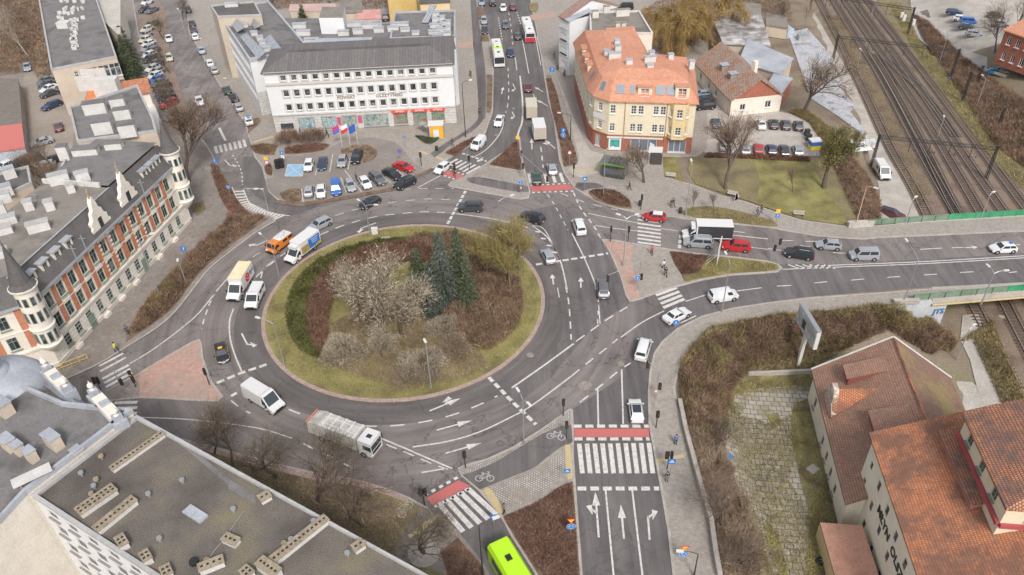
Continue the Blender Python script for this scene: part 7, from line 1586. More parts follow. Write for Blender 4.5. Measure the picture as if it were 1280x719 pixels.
place('van','black','large black van at the top edge of the north street',616,3,617,14,name='van',cat='van'); place('sedan','white','white saloon car rounding the bend of the north street',624,151,620,161,**mv); place('van','white','white van following the bend toward the top left crossing',598,180,591,187,extra='panel',name='van',cat='van'); place('hatch','white','white car on the red cycle crossing at the top left',553,210,545,216,**mv)
place('sedan','white','upper white car driving down the side street',211,48,213,58,**mv); place('hatch','cream','cream car in the middle of the side street below the white one',211.5,72,213,80,**mv); place('sedan','white','white saloon low on the side street near the big tree',249,126,253,136,**mv)
place('hatch','black','black taxi with yellow stripes beside the pink triangular island',277,441,280,455,extra='taxi',**mv)
gl='cars in the front row of the car park'
for kind,c,lb,u,v,uf,vf in (('hatch','silver','silver car at the left end of the front parking row',386.5,239,388,228),('hatch','white','white car second from the left in the front parking row',401.5,240,401,252),('hatch','silver','pale silver car between the blue van and the white car in the front row',438,232,442,242),('hatch','white','clean white hatchback in the middle of the front parking row',456.5,229,463,238),('suv','grey','grey car right of the white hatchback in the front parking row',472,224,481,232),('sedan','black','black car second from the right in the front parking row',490,218,501,224),('sedan','red','bright red car at the right end of the front parking row',504.5,209,517,213)): place(kind,c,lb,u,v,uf,vf,lift=1,group=gl,base=PV+.02)
place('van','blue','bright blue van in the front parking row',420,236,421,248,extra='panel',lift=1,name='van',cat='van',base=PV+.02)
for kind,c,lb,u,v,uf,vf in (('hatch','white','white car with a dark roof beside the blue parking bay',386,207,383,218),('sedan','navy','dark blue car second in the back parking row',403,205,401,216),('hatch','silver','silver car at the left of the flagpole bed',428,202,425,213),('suv','black','black car tucked into the flagpole bed',446,197,442,207)): place(kind,c,lb,u,v,uf,vf,lift=1,group='cars in the back row of the car park',base=PV+.02)
gl='cars parked along the right kerb of the side street'
for kind,c,lb,u,v,uf,vf in (('sedan','dark','dark car parked under the topmost lamp of the side street',235,12,232,2),('hatch','black','black car, first of three close together on the side street',240,30,238,22),('hatch','dark','dark car in the middle of three close together on the side street',242,38,239,29),('hatch','white','white car, last of three close together on the side street',244,46,241,37),('sedan','lightblue','lone pale blue car opposite the red doorway',252,63,249,54),('hatch','white','white car ahead of the silver one halfway down the side street',262,79,258,71),('hatch','silver','silver car behind the white one halfway down the side street',267.5,88,263,80),('hatch','green','dark green car, first of the three in front of the office wing',283.5,113,279,105),('sedan','black','black car in the middle of the three in front of the office wing',291.5,122,286,114),('hatch','silver','silver car, last of the three in front of the office wing',298,134,293,125),('hatch','white','white and blue car parked by the planting bed at the corner',310,151,305,142)): place(kind,c,lb,u,v,uf,vf,lift=1,group=gl)
rows=[('hatch','white',184,3),('sedan','dark',181,12),('sedan','grey',190,13),('wagon','olive',189,31),('hatch','cream',184,37),('hatch','silver',182,44),('hatch','cream',182,50),('hatch','white',186,55),('hatch','silver',185,61),('wagon','grey',190,64),('hatch','white',187,69),('hatch','dark',187,74),('sedan','grey',194,80),('hatch','white',191,86),('hatch','silver',196,90),('hatch','white',194,95),('hatch','blue',196,100),('sedan','olive',199,104),('wagon','black',203,110),('sedan','dark',205,117),('sedan','black',208,123),('wagon','red',211,130),('sedan','grey',217,146)]
ordn=['first','second','third','fourth','fifth','sixth','seventh','eighth','ninth','tenth','eleventh','twelfth','thirteenth','fourteenth','fifteenth','sixteenth','seventeenth','eighteenth','nineteenth','twentieth','twenty-first','twenty-second','twenty-third']
for i,(kind,c,u,v) in enumerate(rows): place(kind,c,'%s car parked %s from the top in the angled row of the side street'%({'olive':'olive grey','dark':'dark'}.get(c,c),ordn[i]),u,v,u-11,v+5,lift=1,group='cars in the angled parking row beside the conifers',base=.16)
gl='cars in the rear yard behind the tenements'
for kind,c,lb,u,v,uf,vf in (('sedan','lightblue','pale blue car parked alone beside the birch',34,84,35,94),('sedan','grey','topmost grey car of four by the beige end wall',57,101,48,105),('sedan','dark','second car, dark, of four by the beige end wall',59,106,50,110),('sedan','white','third car, white, of four by the beige end wall',61,111,52,115),('sedan','dark','lowest dark car of four by the beige end wall',62,117,53,120),('wagon','navy','dark blue estate parked alone below the four cars',64.5,132,55,136),('hatch','maroon','maroon car beside the grey roofed tenement',73,159,71,149),('sedan','silver','silver car beside the yellow sign in the rear yard',52,178,42,181),('hatch','white','white car at the left edge, left of the black one',6,208,-2,212),('suv','black','black car beside the white car at the left edge',18,210,10,215),('wagon','silver','silver car half hidden under the bare yard tree',54,208,44,210),('sedan','black','black car behind the silver one under the yard trees',67,200,57,203)): place(kind,c,lb,u,v,uf,vf,lift=1,group=gl)
for kind,c,lb,u,v,uf,vf in (('hatch','dark','dark car in the rear court behind the solar roof',333,10,333,0),('sedan','silver','silver car in the rear court behind the solar roof',347,26,336,24),('suv','dark','dark car between the pink roofed shed and the yellow house',482,22,482,12),('hatch','silver','grey car parked on the bed strip at the top of the north street',605,26,606,36),('hatch','dark','dark car parked behind the grey one beside the north street',606,38,607,48),('hatch','lightblue','pale car parked at the very top beside the cycle path',602,3,603,13),('van','black','black van parked behind the white tenement at the top',782,9,775,9)): place(kind,c,lb,u,v,uf,vf,lift=1)
gl='cars in the yards right of the cream building'
for kind,c,lb,u,v,uf,vf in (('hatch','lightblue','pale blue car, topmost of three against the cream building',877,118,866,119),('sedan','dark','dark car in the middle of three against the cream building',879,125,868,126),('suv','black','black car, lowest of three against the cream building',881,133,870,134),('hatch','navy','dark blue car under the bare tree by the cream building',895,154,893,145),('hatch','silver','silver car seen through the bare tree above the lawn hedge',905,182,905,172),('sedan','white','white car at the top of the gravel car park',951,155,948,146),('hatch','black','black car second at the top of the gravel car park',967,155,965,146),('hatch','dark','dark car third at the top of the gravel car park',982,156,980,147),('hatch','dark','dark car at the top of the gravel car park beside the skips',998,157,996,148),('hatch','silver','silver car, leftmost behind the clipped lawn hedge',932,187,931,177),('hatch','red','red car behind the clipped lawn hedge',948,186,947,176),('hatch','navy','dark blue car right of the red one behind the hedge',964,187,961,177),('sedan','dark','dark grey car second from the right behind the hedge',980,188,977,178),('hatch','silver','pale car with a dark windscreen at the right end of the hedge row',997,188,994,178)): place(kind,c,lb,u,v,uf,vf,group=gl,base=.11)
gl='cars in the side car park at the top right'
for kind,c,lb,u,v,uf,vf in (('wagon','navy','dark blue estate at the head of the top right car park',1194,15,1204,16),('hatch','white','white car partly behind the blue van at the top right',1201,23,1211,24),('hatch','dark','dark car below the blue van at the top right',1208,33,1218,34),('wagon','silver','silver white car lowest in the top right car park',1219,42,1229,43),('hatch','dark','dark car behind the bare tree at the top right',1245,19,1255,20),('hatch','silver','silver car behind the bare tree at the top right',1252,30,1262,31)): place(kind,c,lb,u,v,uf,vf,group=gl)
place('van','blue','blue van in the top right car park',1211,26,1222,26.5,name='van',cat='van',zc=.9)
# larger vehicles -------------------------------------------------
def veh(name,label,cat,u,v,uf,vf,zc=1.0):
    g0=G(u,v); x,y=P(u,v,g0.z+zc); gz=h(x,y); x,y=P(u,v,gz+zc); x2,y2=P(uf,vf,gz+zc); return thing(name,label,cat,(x,y,gz+.03),math.atan2(y2-y,x2-x))
def LP(name,m,mat,t,**k): return part(name,m,mat,t,local=True,**k)
def nose(t,xf,xc,w,h_,zlo=.4,paint=WHITE,slope=.9,hood=1.05,hoodL=.9):
    """van style cab from xc (back) to xf (front)"""
    m=MB(); W_=w/2; pr=[(xc,zlo),(xf-.05,zlo),(xf,.75),(xf-.12,hood-.1),(xf-hoodL,hood+.12),(xf-hoodL-slope,h_-.08),(xf-hoodL-slope-.3,h_),(xc,h_)]
    n=len(pr); a=[(x,-W_*(1 if z<1.3 else .9),z) for x,z in pr]; b=[(x,-y,z) for x,y,z in a]; m.add(a+b,[tuple(range(n)),tuple(range(n,2*n))[::-1]]+[(i,n+i,n+(i+1)%n,(i+1)%n) for i in range(n)]); LP('cab',m,paint,t)
    p0,p1=Vector((xf-hoodL-.03,0,hood+.16)),Vector((xf-hoodL-slope+.06,0,h_-.14)); nn=Vector((p1.z-p0.z,0,-(p1.x-p0.x))).normalized()*.015; ww=W_*.84
    m=MB(); m.poly([p0+nn+Vector((0,-ww,0)),p0+nn+Vector((0,ww,0)),p1+nn+Vector((0,ww*.95,0)),p1+nn+Vector((0,-ww*.95,0))]); LP('windscreen',m,GLASS,t)
    for s in (-1,1):
        y=s*(W_*1.0+.012); y2=s*(W_*.9+.012); q=[(xf-hoodL-.15,y,1.25),(xf-hoodL-1.15,y,1.25),(xf-hoodL-1.15,y2,h_-.3),(xf-hoodL-slope+.0,y2,h_-.3)]
        m=MB(); m.poly(q if s<0 else q[::-1]); m.poly(q[::-1] if s<0 else q); LP('side_window',m,GLASS,t)
        m=MB(); m.box((xf-.05,s*W_*.72,.85),(.18,.32,.2)); LP('headlight',m,HEADL,t); m=MB(); m.box((xf-hoodL-.2,s*(W_+.18),1.4),(.12,.22,.32)); LP('mirror',m,BLACK,t)
    m=MB(); m.box((xf+.005,0,.62),(.04,w*.55,.28)); LP('grille',m,BLACK,t); m=MB(); m.box((xf+.02,0,.42),(.04,.5,.11)); LP('number_plate',m,WHITE,t); m=MB(); m.box((xf-.1,0,.42),(.3,w*.96,.22)); LP('bumper',m,BLACK,t)
def boxtruck(name,label,u,v,uf,vf,L,bw,bh,side,top=None,cabc=WHITE,zc=1.3,fairing=False,backm=None,cabw=2.0):
    t=veh(name,label,'lorry',u,v,uf,vf,zc); xf=L/2; cl=1.9; bx0=-L/2; bx1=L/2-cl-.15; nose(t,xf,xf-cl,cabw,2.25,paint=cabc)
    m=MB(); m.box(((bx0+bx1)/2,0,.78+bh/2),(bx1-bx0,bw,bh)); LP('cargo_box',m,side,t)
    m=MB(); m.box(((bx0+bx1)/2,0,.78+bh+.03),(bx1-bx0+.04,bw+.04,.06)); LP('box_roof',m,top or WHITE,t)
    m=MB(); m.box((bx0-.02,0,.78+bh/2),(.05,bw-.1,bh-.1)); LP('rear_door',m,backm or side,t)
    m=MB(); m.box((0,0,.62),(L-1.2,.9,.25)); LP('chassis',m,BLACK,t)
    if fairing: m=MB(); m.box((bx1+.35,0,2.5),(.9,bw*.7,.5)); LP('fairing',m,cabc,t)
    wheelset(t,(xf-1.0,-L*.27),cabw+.05,.38,.3)
    for s in (-1,1): m=MB(); m.box((bx0-.02,s*bw*.42,.65),(.08,.25,.14)); LP('tail_light',m,TAILL,t)
    return t,bx0,bx1
SCR=flat('parcel_red',(.60,.02,.04),.4)
t,b0,b1=boxtruck('parcel_lorry','white parcel lorry with a yellowed roof and a red disc on its side',299,352,289,368,6.6,2.1,2.2,WHITE,top=noisy('yellowed_roof',(.66,.56,.34),(.74,.66,.46),.8,4,.5,fa=.1),zc=1.6,fairing=False)
m=MB(); m.tube((b0+2.5,1.06,1.9),(b0+2.5,1.09,1.9),.72,.72,20); LP('side_logo',m,SCR,t); m=MB()
for a in (0,2.1,4.2): m.box((b0+2.5+.3*math.cos(a),1.10,1.9+.3*math.sin(a)),(.34,.012,.12)); 
LP('side_logo_lines',m,WHITE,t)
me=textmesh('dpd',.95,flat('logo_grey',(.16,.18,.17),.5),bold=.015); o=link('side_lettering',me,t); o.location=(b0+1.0,1.085,2.05); o.rotation_euler=(math.pi/2,0,math.pi)
t,b0,b1=boxtruck('box_lorry','white box lorry with a blue, yellow and pink picture on its side',377,308,361,320,6.8,2.15,2.25,WHITE,zc=1.6,fairing=True)
m=MB(); m.box(((b0+1.5),1.085,1.9),(2.6,.02,1.75)); LP('side_picture',m,flat('picture_blue',(.03,.14,.45),.4),t); m=MB(); m.add([(b0+.05,1.10,.85),(b0+2.6,1.10,.85),(b0+.05,1.10,1.35)],[(0,1,2),(2,1,0)]); LP('side_stripe',m,flat('picture_yellow',(.75,.55,.04),.4),t)
m=MB(); m.box((b1-1.05,1.085,1.6),(1.7,.02,1.3)); LP('side_picture',m,noisy('picture_fruit',(.55,.08,.20),(.20,.30,.08),2.0,2,.4,c3=(.60,.18,.08)),t)
for s_,y_,z_ in (('abc',0,0),): pass
for k in range(3): m=MB(); m.box((b0+1.4,1.10,2.45-.35*k),(1.7-.3*k,.012,.12)); LP('side_text_bar',m,flat('text_pale',(.45,.55,.75),.4),t)
t,b0,b1=boxtruck('curtain_lorry','white curtain sided lorry with a black side on the east road',884,289,868,288.5,7.8,2.3,2.3,flat('black_curtain',(.035,.037,.042),.5),zc=1.5,fairing=True); 
for s in (-1,1): m=MB(); m.box(((b0+b1)/2,s*1.16,.86),(b1-b0,.05,.16)); LP('side_rail',m,WHITE,t); m=MB(); m.box((b1-.08,s*1.15,1.95),(.2,.06,2.2)); LP('corner_post',m,WHITE,t)
boxtruck('box_lorry','white box lorry with a beige rear door, nearest the median',673,160,670,148,6.5,2.4,2.5,flat('box_white',(.72,.71,.68),.5),backm=flat('rear_beige',(.40,.35,.29),.6),zc=1.7)
boxtruck('box_lorry','beige box lorry driving ahead of the white one',664,134,663,123,6.8,2.3,2.4,flat('box_beige',(.42,.37,.29),.6),top=flat('box_beige_top',(.52,.47,.38),.6),zc=1.7)
def bigvan(name,label,u,v,uf,vf,L,w,h_,c,roofc=None,zc=1.1,windows=0,slope=.9,hoodL=.8,stripe=None,roofm=None):
    t=veh(name,label,'van',u,v,uf,vf,zc); xf=L/2; nose(t,xf,xf-2.2,w,h_,paint=c,slope=slope,hoodL=hoodL)
    m=MB(); W_=w/2; pr=[(-W_,.35),(W_,.35),(W_,1.3),(W_*.93,h_-.15),(W_*.8,h_),(-W_*.8,h_),(-W_*.93,h_-.15),(-W_,1.3)]; n=8; a=[(-L/2,y,z) for y,z in pr]; b=[(xf-2.15,y,z) for y,z in pr]; m.add(a+b,[tuple(range(n)),tuple(range(n,2*n))[::-1]]+[(i,n+i,n+(i+1)%n,(i+1)%n) for i in range(n)]); LP('body',m,c,t,smooth=25)
    if roofm: m=MB(); m.add([(-L/2+.05,-W_*.86,h_-.08),(xf-1.8,-W_*.86,h_-.08),(xf-1.8,W_*.86,h_-.08),(-L/2+.05,W_*.86,h_-.08),(-L/2+.2,-W_*.7,h_+.22),(xf-2.1,-W_*.7,h_+.22),(xf-2.1,W_*.7,h_+.22),(-L/2+.2,W_*.7,h_+.22)],[(0,1,5,4),(1,2,6,5),(2,3,7,6),(3,0,4,7),(4,5,6,7)]); LP('raised_roof',m,roofm,t)
    m=MB(); m.box((-L/2-.01,0,1.55),(.03,w*.7,.55)); LP('rear_window',m,GLASS if windows else c,t)
    for s in (-1,1):
        for k in range(windows): m=MB(); m.box((xf-2.9-k*1.25,s*(W_*.97+.01),1.55),(1.0,.05,.45)); LP('side_window',m,GLASS,t)
        m=MB(); m.box((-L/2,s*W_*.88,1.1),(.05,.14,.4)); LP('tail_light',m,TAILL,t)
        m=MB(); m.box((-.2,s*(W_+.01),.5),(L*.5,.03,.14)); LP('side_trim',m,BLACK,t)
    wheelset(t,(xf-.95,-L*.28),w+.02,.35,.25); return t
bigvan('van','long white panel van with a high ribbed roof below the give way bar',329,496,347,507,5.9,2.05,2.5,WHITE,zc=1.2); bigvan('van','white van driving beside the parcel lorry, next to the island kerb',318,370,312,383,4.9,1.9,1.95,WHITE,zc=1.0,windows=2)
bigvan('camper_van','orange camper van with a white raised roof',349,304,337,313,4.7,1.85,1.95,flat('camper_orange',(.62,.20,.04),.35),zc=1.0,windows=2,slope=.45,hoodL=.25,roofm=noisy('camper_roof',(.66,.66,.64),(.52,.52,.50),1.2,3,.4)); bigvan('van','white van parked on the concrete path beside the railway',1103,212,1110,223,5.3,1.98,2.3,WHITE,zc=1.2,windows=1)
# pickup
t=veh('pickup_truck','bright blue pickup with a pale load bed by the brick house','pickup',1248,90,1236,86,1.0); nose(t,2.4,.6,1.8,1.9,paint=cm('cyan')); m=MB(); m.box((-1.0,0,.75),(3.0,1.9,.35)); m.box((-1.0,-.95,1.05),(3.0,.06,.4)); m.box((-1.0,.95,1.05),(3.0,.06,.4)); m.box((-2.5,0,1.05),(.06,1.84,.4)); LP('load_bed',m,flat('bed_beige',(.45,.4,.33),.6),t); wheelset(t,(1.6,-1.4),1.85,.34)
# maroon estate under the bridge end
place('wagon','maroon','dark maroon estate parked at the foot of the bridge slope',1115,267,1125,270,extra='roof_dark')
# refuse lorry
t=veh('refuse_lorry','white refuse lorry with a ribbed roof at the bottom of the ring road','lorry',430,541,465,554,1.7); t.scale=(.93,.93,.93); WB=noisy('grimy_white',(.36,.33,.29),(.56,.54,.50),1,5,.5,fa=.15)
m=MB(); m.box((4.0,0,1.75),(2.0,2.45,2.5)); LP('cab',m,WHITE,t); m=MB(); m.box((5.01,0,2.0),(.03,2.15,.9)); LP('windscreen',m,GLASS,t); m=MB(); m.box((5.01,0,1.1),(.03,1.9,.5)); LP('grille',m,BLACK,t); m=MB(); m.box((4.1,0,3.02),(.7,.6,.05)); LP('roof_hatch',m,GLASS,t)
for s in (-1,1): m=MB(); m.box((4.3,s*1.235,2.0),(1.0,.03,.8)); LP('side_window',m,GLASS,t); m=MB(); m.box((4.95,s*1.35,2.1),(.15,.2,.7)); LP('mirror',m,BLACK,t); m=MB(); m.box((5.0,s*.9,.75),(.1,.4,.25)); LP('headlight',m,HEADL,t)
m=MB(); m.box((-.2,0,1.95),(5.8,2.5,2.3)); LP('compactor_body',m,WB,t)
for k in range(5): m=MB(); m.box((-2.6+k*1.25,0,3.14),(.14,2.55,.1)); LP('roof_rib',m,WHITE,t)
for s in (-1,1): m=MB(); m.box((-.2,s*.55,3.13),(5.6,.1,.07)); LP('roof_rib',m,WHITE,t)
m=MB(); m.add([(-3.1,-1.25,.9),(-3.1,1.25,.9),(-3.1,1.25,3.3),(-3.1,-1.25,3.3),(-5.0,-1.25,.9),(-5.0,1.25,.9),(-4.8,1.25,2.8),(-4.8,-1.25,2.8)],[(0,1,2,3),(7,6,5,4),(0,4,5,1),(3,2,6,7),(0,3,7,4),(1,5,6,2)]); LP('loading_hopper',m,WB,t)
m=MB(); m.box((-4.95,0,2.9),(.15,2.5,.12)); LP('hopper_edge',m,flat('hopper_orange',(.55,.2,.08),.5),t); m=MB(); m.box((.3,0,.7),(8.5,1.1,.35)); LP('chassis',m,BLACK,t); wheelset(t,(3.7,-1.5,-2.9),2.5,.5,.35)
# buses
def bus(label,u,v,uf,vf,L,body,roofm,zc=1.6,band=None,front=WHITE,hatch=True,rear=None):
    t=veh('bus',label,'bus',u,v,uf,vf,zc); w=2.55; H_=3.0; m=MB(); pr=[(-w/2,.35),(w/2,.35),(w/2,2.6),(w/2-.25,H_),(-w/2+.25,H_),(-w/2,2.6)]; n=6; a=[(-L/2,y,z) for y,z in pr]; b=[(L/2,y,z) for y,z in pr]; m.add(a+b,[tuple(range(n)),tuple(range(n,2*n))[::-1]]+[(i,n+i,n+(i+1)%n,(i+1)%n) for i in range(n)]); LP('body',m,body,t)
    m=MB(); m.box((0,0,H_+.02),(L-.4,w-.5,.05)); LP('roof',m,roofm,t)
    for k in (-L*.3,0,L*.3): m=MB(); m.box((k,0,H_+.09),(.7,.6,.1)); LP('roof_hatch',m,BLACK if hatch else METG,t)
    m=MB(); m.box((-L*.12,0,H_+.2),(2.4,1.7,.35)); LP('air_conditioner',m,roofm,t)
    if band: m=MB(); m.box((L*.02,0,H_+.05),(2.0,w-.45,.06)); LP('roof_band',m,band,t)
    for s in (-1,1):
        for k in range(7): m=MB(); m.box((-L/2+1.0+k*(L-1.6)/7+.35,s*(w/2+.005),1.75),((L-1.6)/7-.1,.03,1.15)); LP('side_window',m,GLASS,t)
        m=MB(); m.box((L/2,s*.95,.75),(.06,.35,.2)); LP('headlight',m,HEADL,t); m=MB(); m.box((-L/2,s*1.0,1.0),(.06,.25,.5)); LP('tail_light',m,TAILL,t); m=MB(); m.box((L/2+.15,s*1.35,2.3),(.3,.12,.4)); LP('mirror',m,BLACK,t)
    m=MB(); m.box((L/2+.01,0,1.85),(.04,2.3,1.5)); LP('windscreen',m,GLASS,t); m=MB(); m.box((-L/2-.01,0,2.1),(.04,2.1,.9)); LP('rear_window',m,GLASS,t)
    if rear: m=MB(); m.box((-L/2-.01,0,.95),(.05,2.5,1.1)); LP('rear_panel',m,rear,t)
    wheelset(t,(L/2-2.6,-L/2+3.2),w,.48,.32); return t
LIME=flat('bus_lime',(.42,.72,.02),.35)
bus('white bus with a lime green band on its roof, coming down the north street',622,66,627,90,11.5,WHITE,flat('bus_white_roof',(.64,.63,.60),.4),band=LIME); bus('white and red bus stopped in the bay of the north street',660,37,655,20,11.5,WHITE,flat('bus_white_roof',(.64,.63,.60),.4),rear=flat('bus_red',(.50,.04,.05),.35))
x0,y0=P(622,677,3.0); x1,y1=P(660,745,3.0)
bus('lime green bus leaving along the bottom street',657,733,639,703,12.0,LIME,LIME,zc=3.0)
# ================================================================== STREET FURNITURE
def polelamp(label,ub,vb,vt,arms=((1,0),),reach=1.6,mat=METG,z=None,headm=None,group='street lamps around the junction',thick=.09,curve=True,globe=False):
    """arms: list of picture points the luminaires hang at"""
    g=Vector((*P(ub,vb,z),z)) if z is not None else G(ub,vb,0.0)
    if abs(g.z)<.05: g.z=PV
    lo,hi=0,30
    for _ in range(30):
        mm=(lo+hi)/2
        if proj(g.x,g.y,g.z+mm)[1]>vt: lo=mm
        else: hi=mm
    hh=lo; t=thing('street_lamp',label,'street lamp',g,group=group); m=MB(); m.tube((0,0,0),(0,0,.9),thick*1.4,thick*1.2,8); m.tube((0,0,.9),(0,0,hh),thick,thick*.6,8); LP('pole',m,mat,t)
    for (ua,va) in arms:
        if ua is None: e=Vector((0,0,hh+.2)); 
        else: x,y=P(ua,va,g.z+hh+.35); e=Vector((x-g.x,y-g.y,hh+.35))
        d=Vector((e.x,e.y)); 
        if d.length>4.5: d=d.normalized()*4.5; e=Vector((d.x,d.y,e.z))
        m=MB(); b=Vector((0,0,hh)); c1=Vector((e.x*.35,e.y*.35,hh+.3)); m.tube(b,c1,thick*.6,thick*.5,6); m.tube(c1,e,thick*.5,thick*.4,6); LP('arm',m,mat,t)
        r=math.atan2(e.y,e.x) if d.length>.05 else 0; m=MB(); m.box((e.x,e.y,e.z),(.75,.3,.14),r,0); m.box((e.x,e.y,e.z-.085),(.6,.24,.03),r,1); LP('lamp_head',m,[headm or METL,HEADL],t)
    return t
polelamp('tall lamp post in front of the long tenement, left of the shrub border',202,376,300,((190,292),)); polelamp('short grey lamp beside the blue sign on the shrub border',233,355,326,((222,325),)); polelamp('grey lamp post at the top left kerb of the island',462,290,258,((448,250),(470,256)),); polelamp('grey lamp post at the top right kerb of the island',625,301,252,((640,244),))
polelamp('grey lamp at the left inside edge of the island',356,458,405,((322,397),)); polelamp('galvanised lamp post among the pale shrubs at the bottom of the island',539,486,430,((531,426),)); polelamp('lamp post beside the blue pictured lorry',349,345,306,((325,292),)); polelamp('lamp post on the tip of the hatched marking at the side street',336,265,238,((320,236),)); polelamp('lamp post with two short arms on the pink plaza',779,333,274,((773,268),(796,268)))
polelamp('tall post with two globe heads on the verge left of the lorry',857,270,206,((864,200),)); polelamp('lamp post on the pavement bend by the white panel van',902,391,330,((907,316),)); polelamp('tall pale lamp post at the left end of the south bridge railing',1129,379,325,((1133,300),),z=PV); polelamp('rust stained lamp post at the lawn corner beside the bridge',1069,284,234,((1095,235),),z=PV,mat=flat('rusty_pole',(.50,.36,.24),.6)); polelamp('pale lamp post behind the green railing on the bridge',1226,273,244,((1242,240),),z=PV)
polelamp('pale double armed lamp post on the south side of the bridge',1226,381,342,((1235,332),(1258,338)),z=PV); polelamp('small double lamp beside the green railing above the concrete path',1132,279,250,((1145,246),),z=PV); polelamp('leaning pale lamp post on the dirt track below the bridge',1196,449,412,((1218,406),),z=-4.8); polelamp('pale lamp post between the left railway tracks',1071,86,64,((1075,61),),z=-5,group='lamps along the railway'); polelamp('pale lamp post between the right railway tracks',1172,172,148,((1180,145),),z=-5,group='lamps along the railway')
polelamp('long pale lamp post on the scrub slope right of the railway',1220,135,100,((1228,94),)); polelamp('pale lamp post at the top of the scrub slope',1174,79,44,((1180,40),)); polelamp('pale lamp post at the top of the railway',1089,22,2,((1093,0),),z=-5,group='lamps along the railway'); polelamp('topmost lamp of the side street',234,50,14,((222,11),)); polelamp('middle lamp of the side street',270,88,52,((250,48),)); polelamp('lowest lamp of the side street beside the office wing',300,138,102,((281,98),))
polelamp('dark lamp post at the bottom beside the round blue sign',867,722,693,((850,689),),mat=METD); polelamp('tall dark lamp post beside the lime bus',604,722,658,((620,647),),mat=METD,reach=2.5); polelamp('grey lamp post on the cobbled corner by the cycle path',655,557,500,((647,487),(661,505))); polelamp('slim dark lamp on the bed beside the cream building',713,176,145,((699,141),),mat=METD); polelamp('slim dark lamp post beside the cycle path of the office building',582,172,104,((588,100),),mat=METD); polelamp('grey mast behind the kiosk plaza hedge',754,246,188,((765,184),)); polelamp('pole in the yard by the workshop roofs',940,110,86,((948,84),),mat=METD)
polelamp('lamp post beside the little park with a long rusty arm',262,548,520,((305,486),),mat=flat('rusty_arm',(.32,.20,.15),.6))
def signal(label,u,v,uh=None,hh=3.0,arm=None,z=None,heads=1,group='traffic lights around the junction'):
    z=PV if z is None else z; x,y=P(u,v,z); t=thing('traffic_light',label,'traffic light',(x,y,z),group=group); m=MB(); m.tube((0,0,0),(0,0,hh),.07,.06,7); LP('pole',m,METD if arm is None else METG,t)
    def head(px_,py_,pz,rz):
        m=MB(); m.box((px_,py_,pz),(.36,.3,1.05),rz); o=LP('signal_head',m,BLACK,t)
        cs,sn=math.cos(rz),math.sin(rz)
        for k,(nm,c_) in enumerate((('red_lens',(.14,.02,.02)),('amber_lens',(.10,.06,.02)),('green_lens',(.02,.06,.04)))):
            m=MB(); a=Vector((px_+.15*sn,py_-.15*cs,pz+.32-.32*k)); m.tube(a,a+Vector((.05*sn,-.05*cs,0)),.11,.11,10); part(nm,m,flat(nm,c_,.3),o,local=True)
    rz=0 if uh is None else uh
    if arm:
        xa,ya=P(arm[0],arm[1],z+hh); e=Vector((xa-x,ya-y,hh+.25)); m=MB(); m.tube((0,0,hh),e,.06,.045,6); LP('arm',m,METG,t); head(e.x,e.y,e.z-.55,rz); head(.3,0,2.4,rz)
    else:
        for k in range(heads): head(0 if heads==1 else -.28+.56*k,-.1,hh-.5,rz+k*1.5)
    return t
for lb,u,v,a in (('traffic light at the park corner of the bus street crossing',531,632,.5),('traffic light at the cobbled corner above the bus street crossing',582,585,.5),('traffic light at the left end of the red cycle crossing on the south street',708,548,0),('traffic light behind the cobbled corner, nearest the ring road',704,520,0),('traffic light at the right of the wide south crossing',834,586,0),('traffic light on the pavement edge above the white van',820,535,.3),('traffic light between the two left zebra crossings',128,492,.8),('traffic light at the left corner of the pink triangle',170,484,.8),('traffic light at the right edge of the pink triangle',262,481,-.8),('traffic light at the kerb above the right hand crossing',801,262,1.5),('traffic light on the plaza below the right hand crossing, left',763,302,1.5),('traffic light on the plaza below the right hand crossing, right',785,302,1.5),('traffic light by the hedge of the north crossing',717,222,0),('traffic light on the splitter island near the north crossing',652,206,0),('traffic light at the top left crossing, road side',587,212,.5),('traffic light at the top left crossing, kerb side',569,222,.5),('traffic light beside the red parked car',527,208,.5)): signal(lb,u,v,a,heads=2 if u in (531,128,834) else 1)
signal('overhead traffic light reaching over the plaza lane',798,362,0,5.2,(760,346)); signal('overhead traffic light beside the wide south pavement',820,500,0,5.0,(810,454)); signal('overhead traffic light arm over the dark green car',652,222,0,5.0,(684,222)); signal('overhead traffic light on the plaza verge beside the black car',963,326,0,4.5,(976,300)); signal('curved overhead traffic light at the left zebra crossing',156,494,.8,4.5,(165,472))
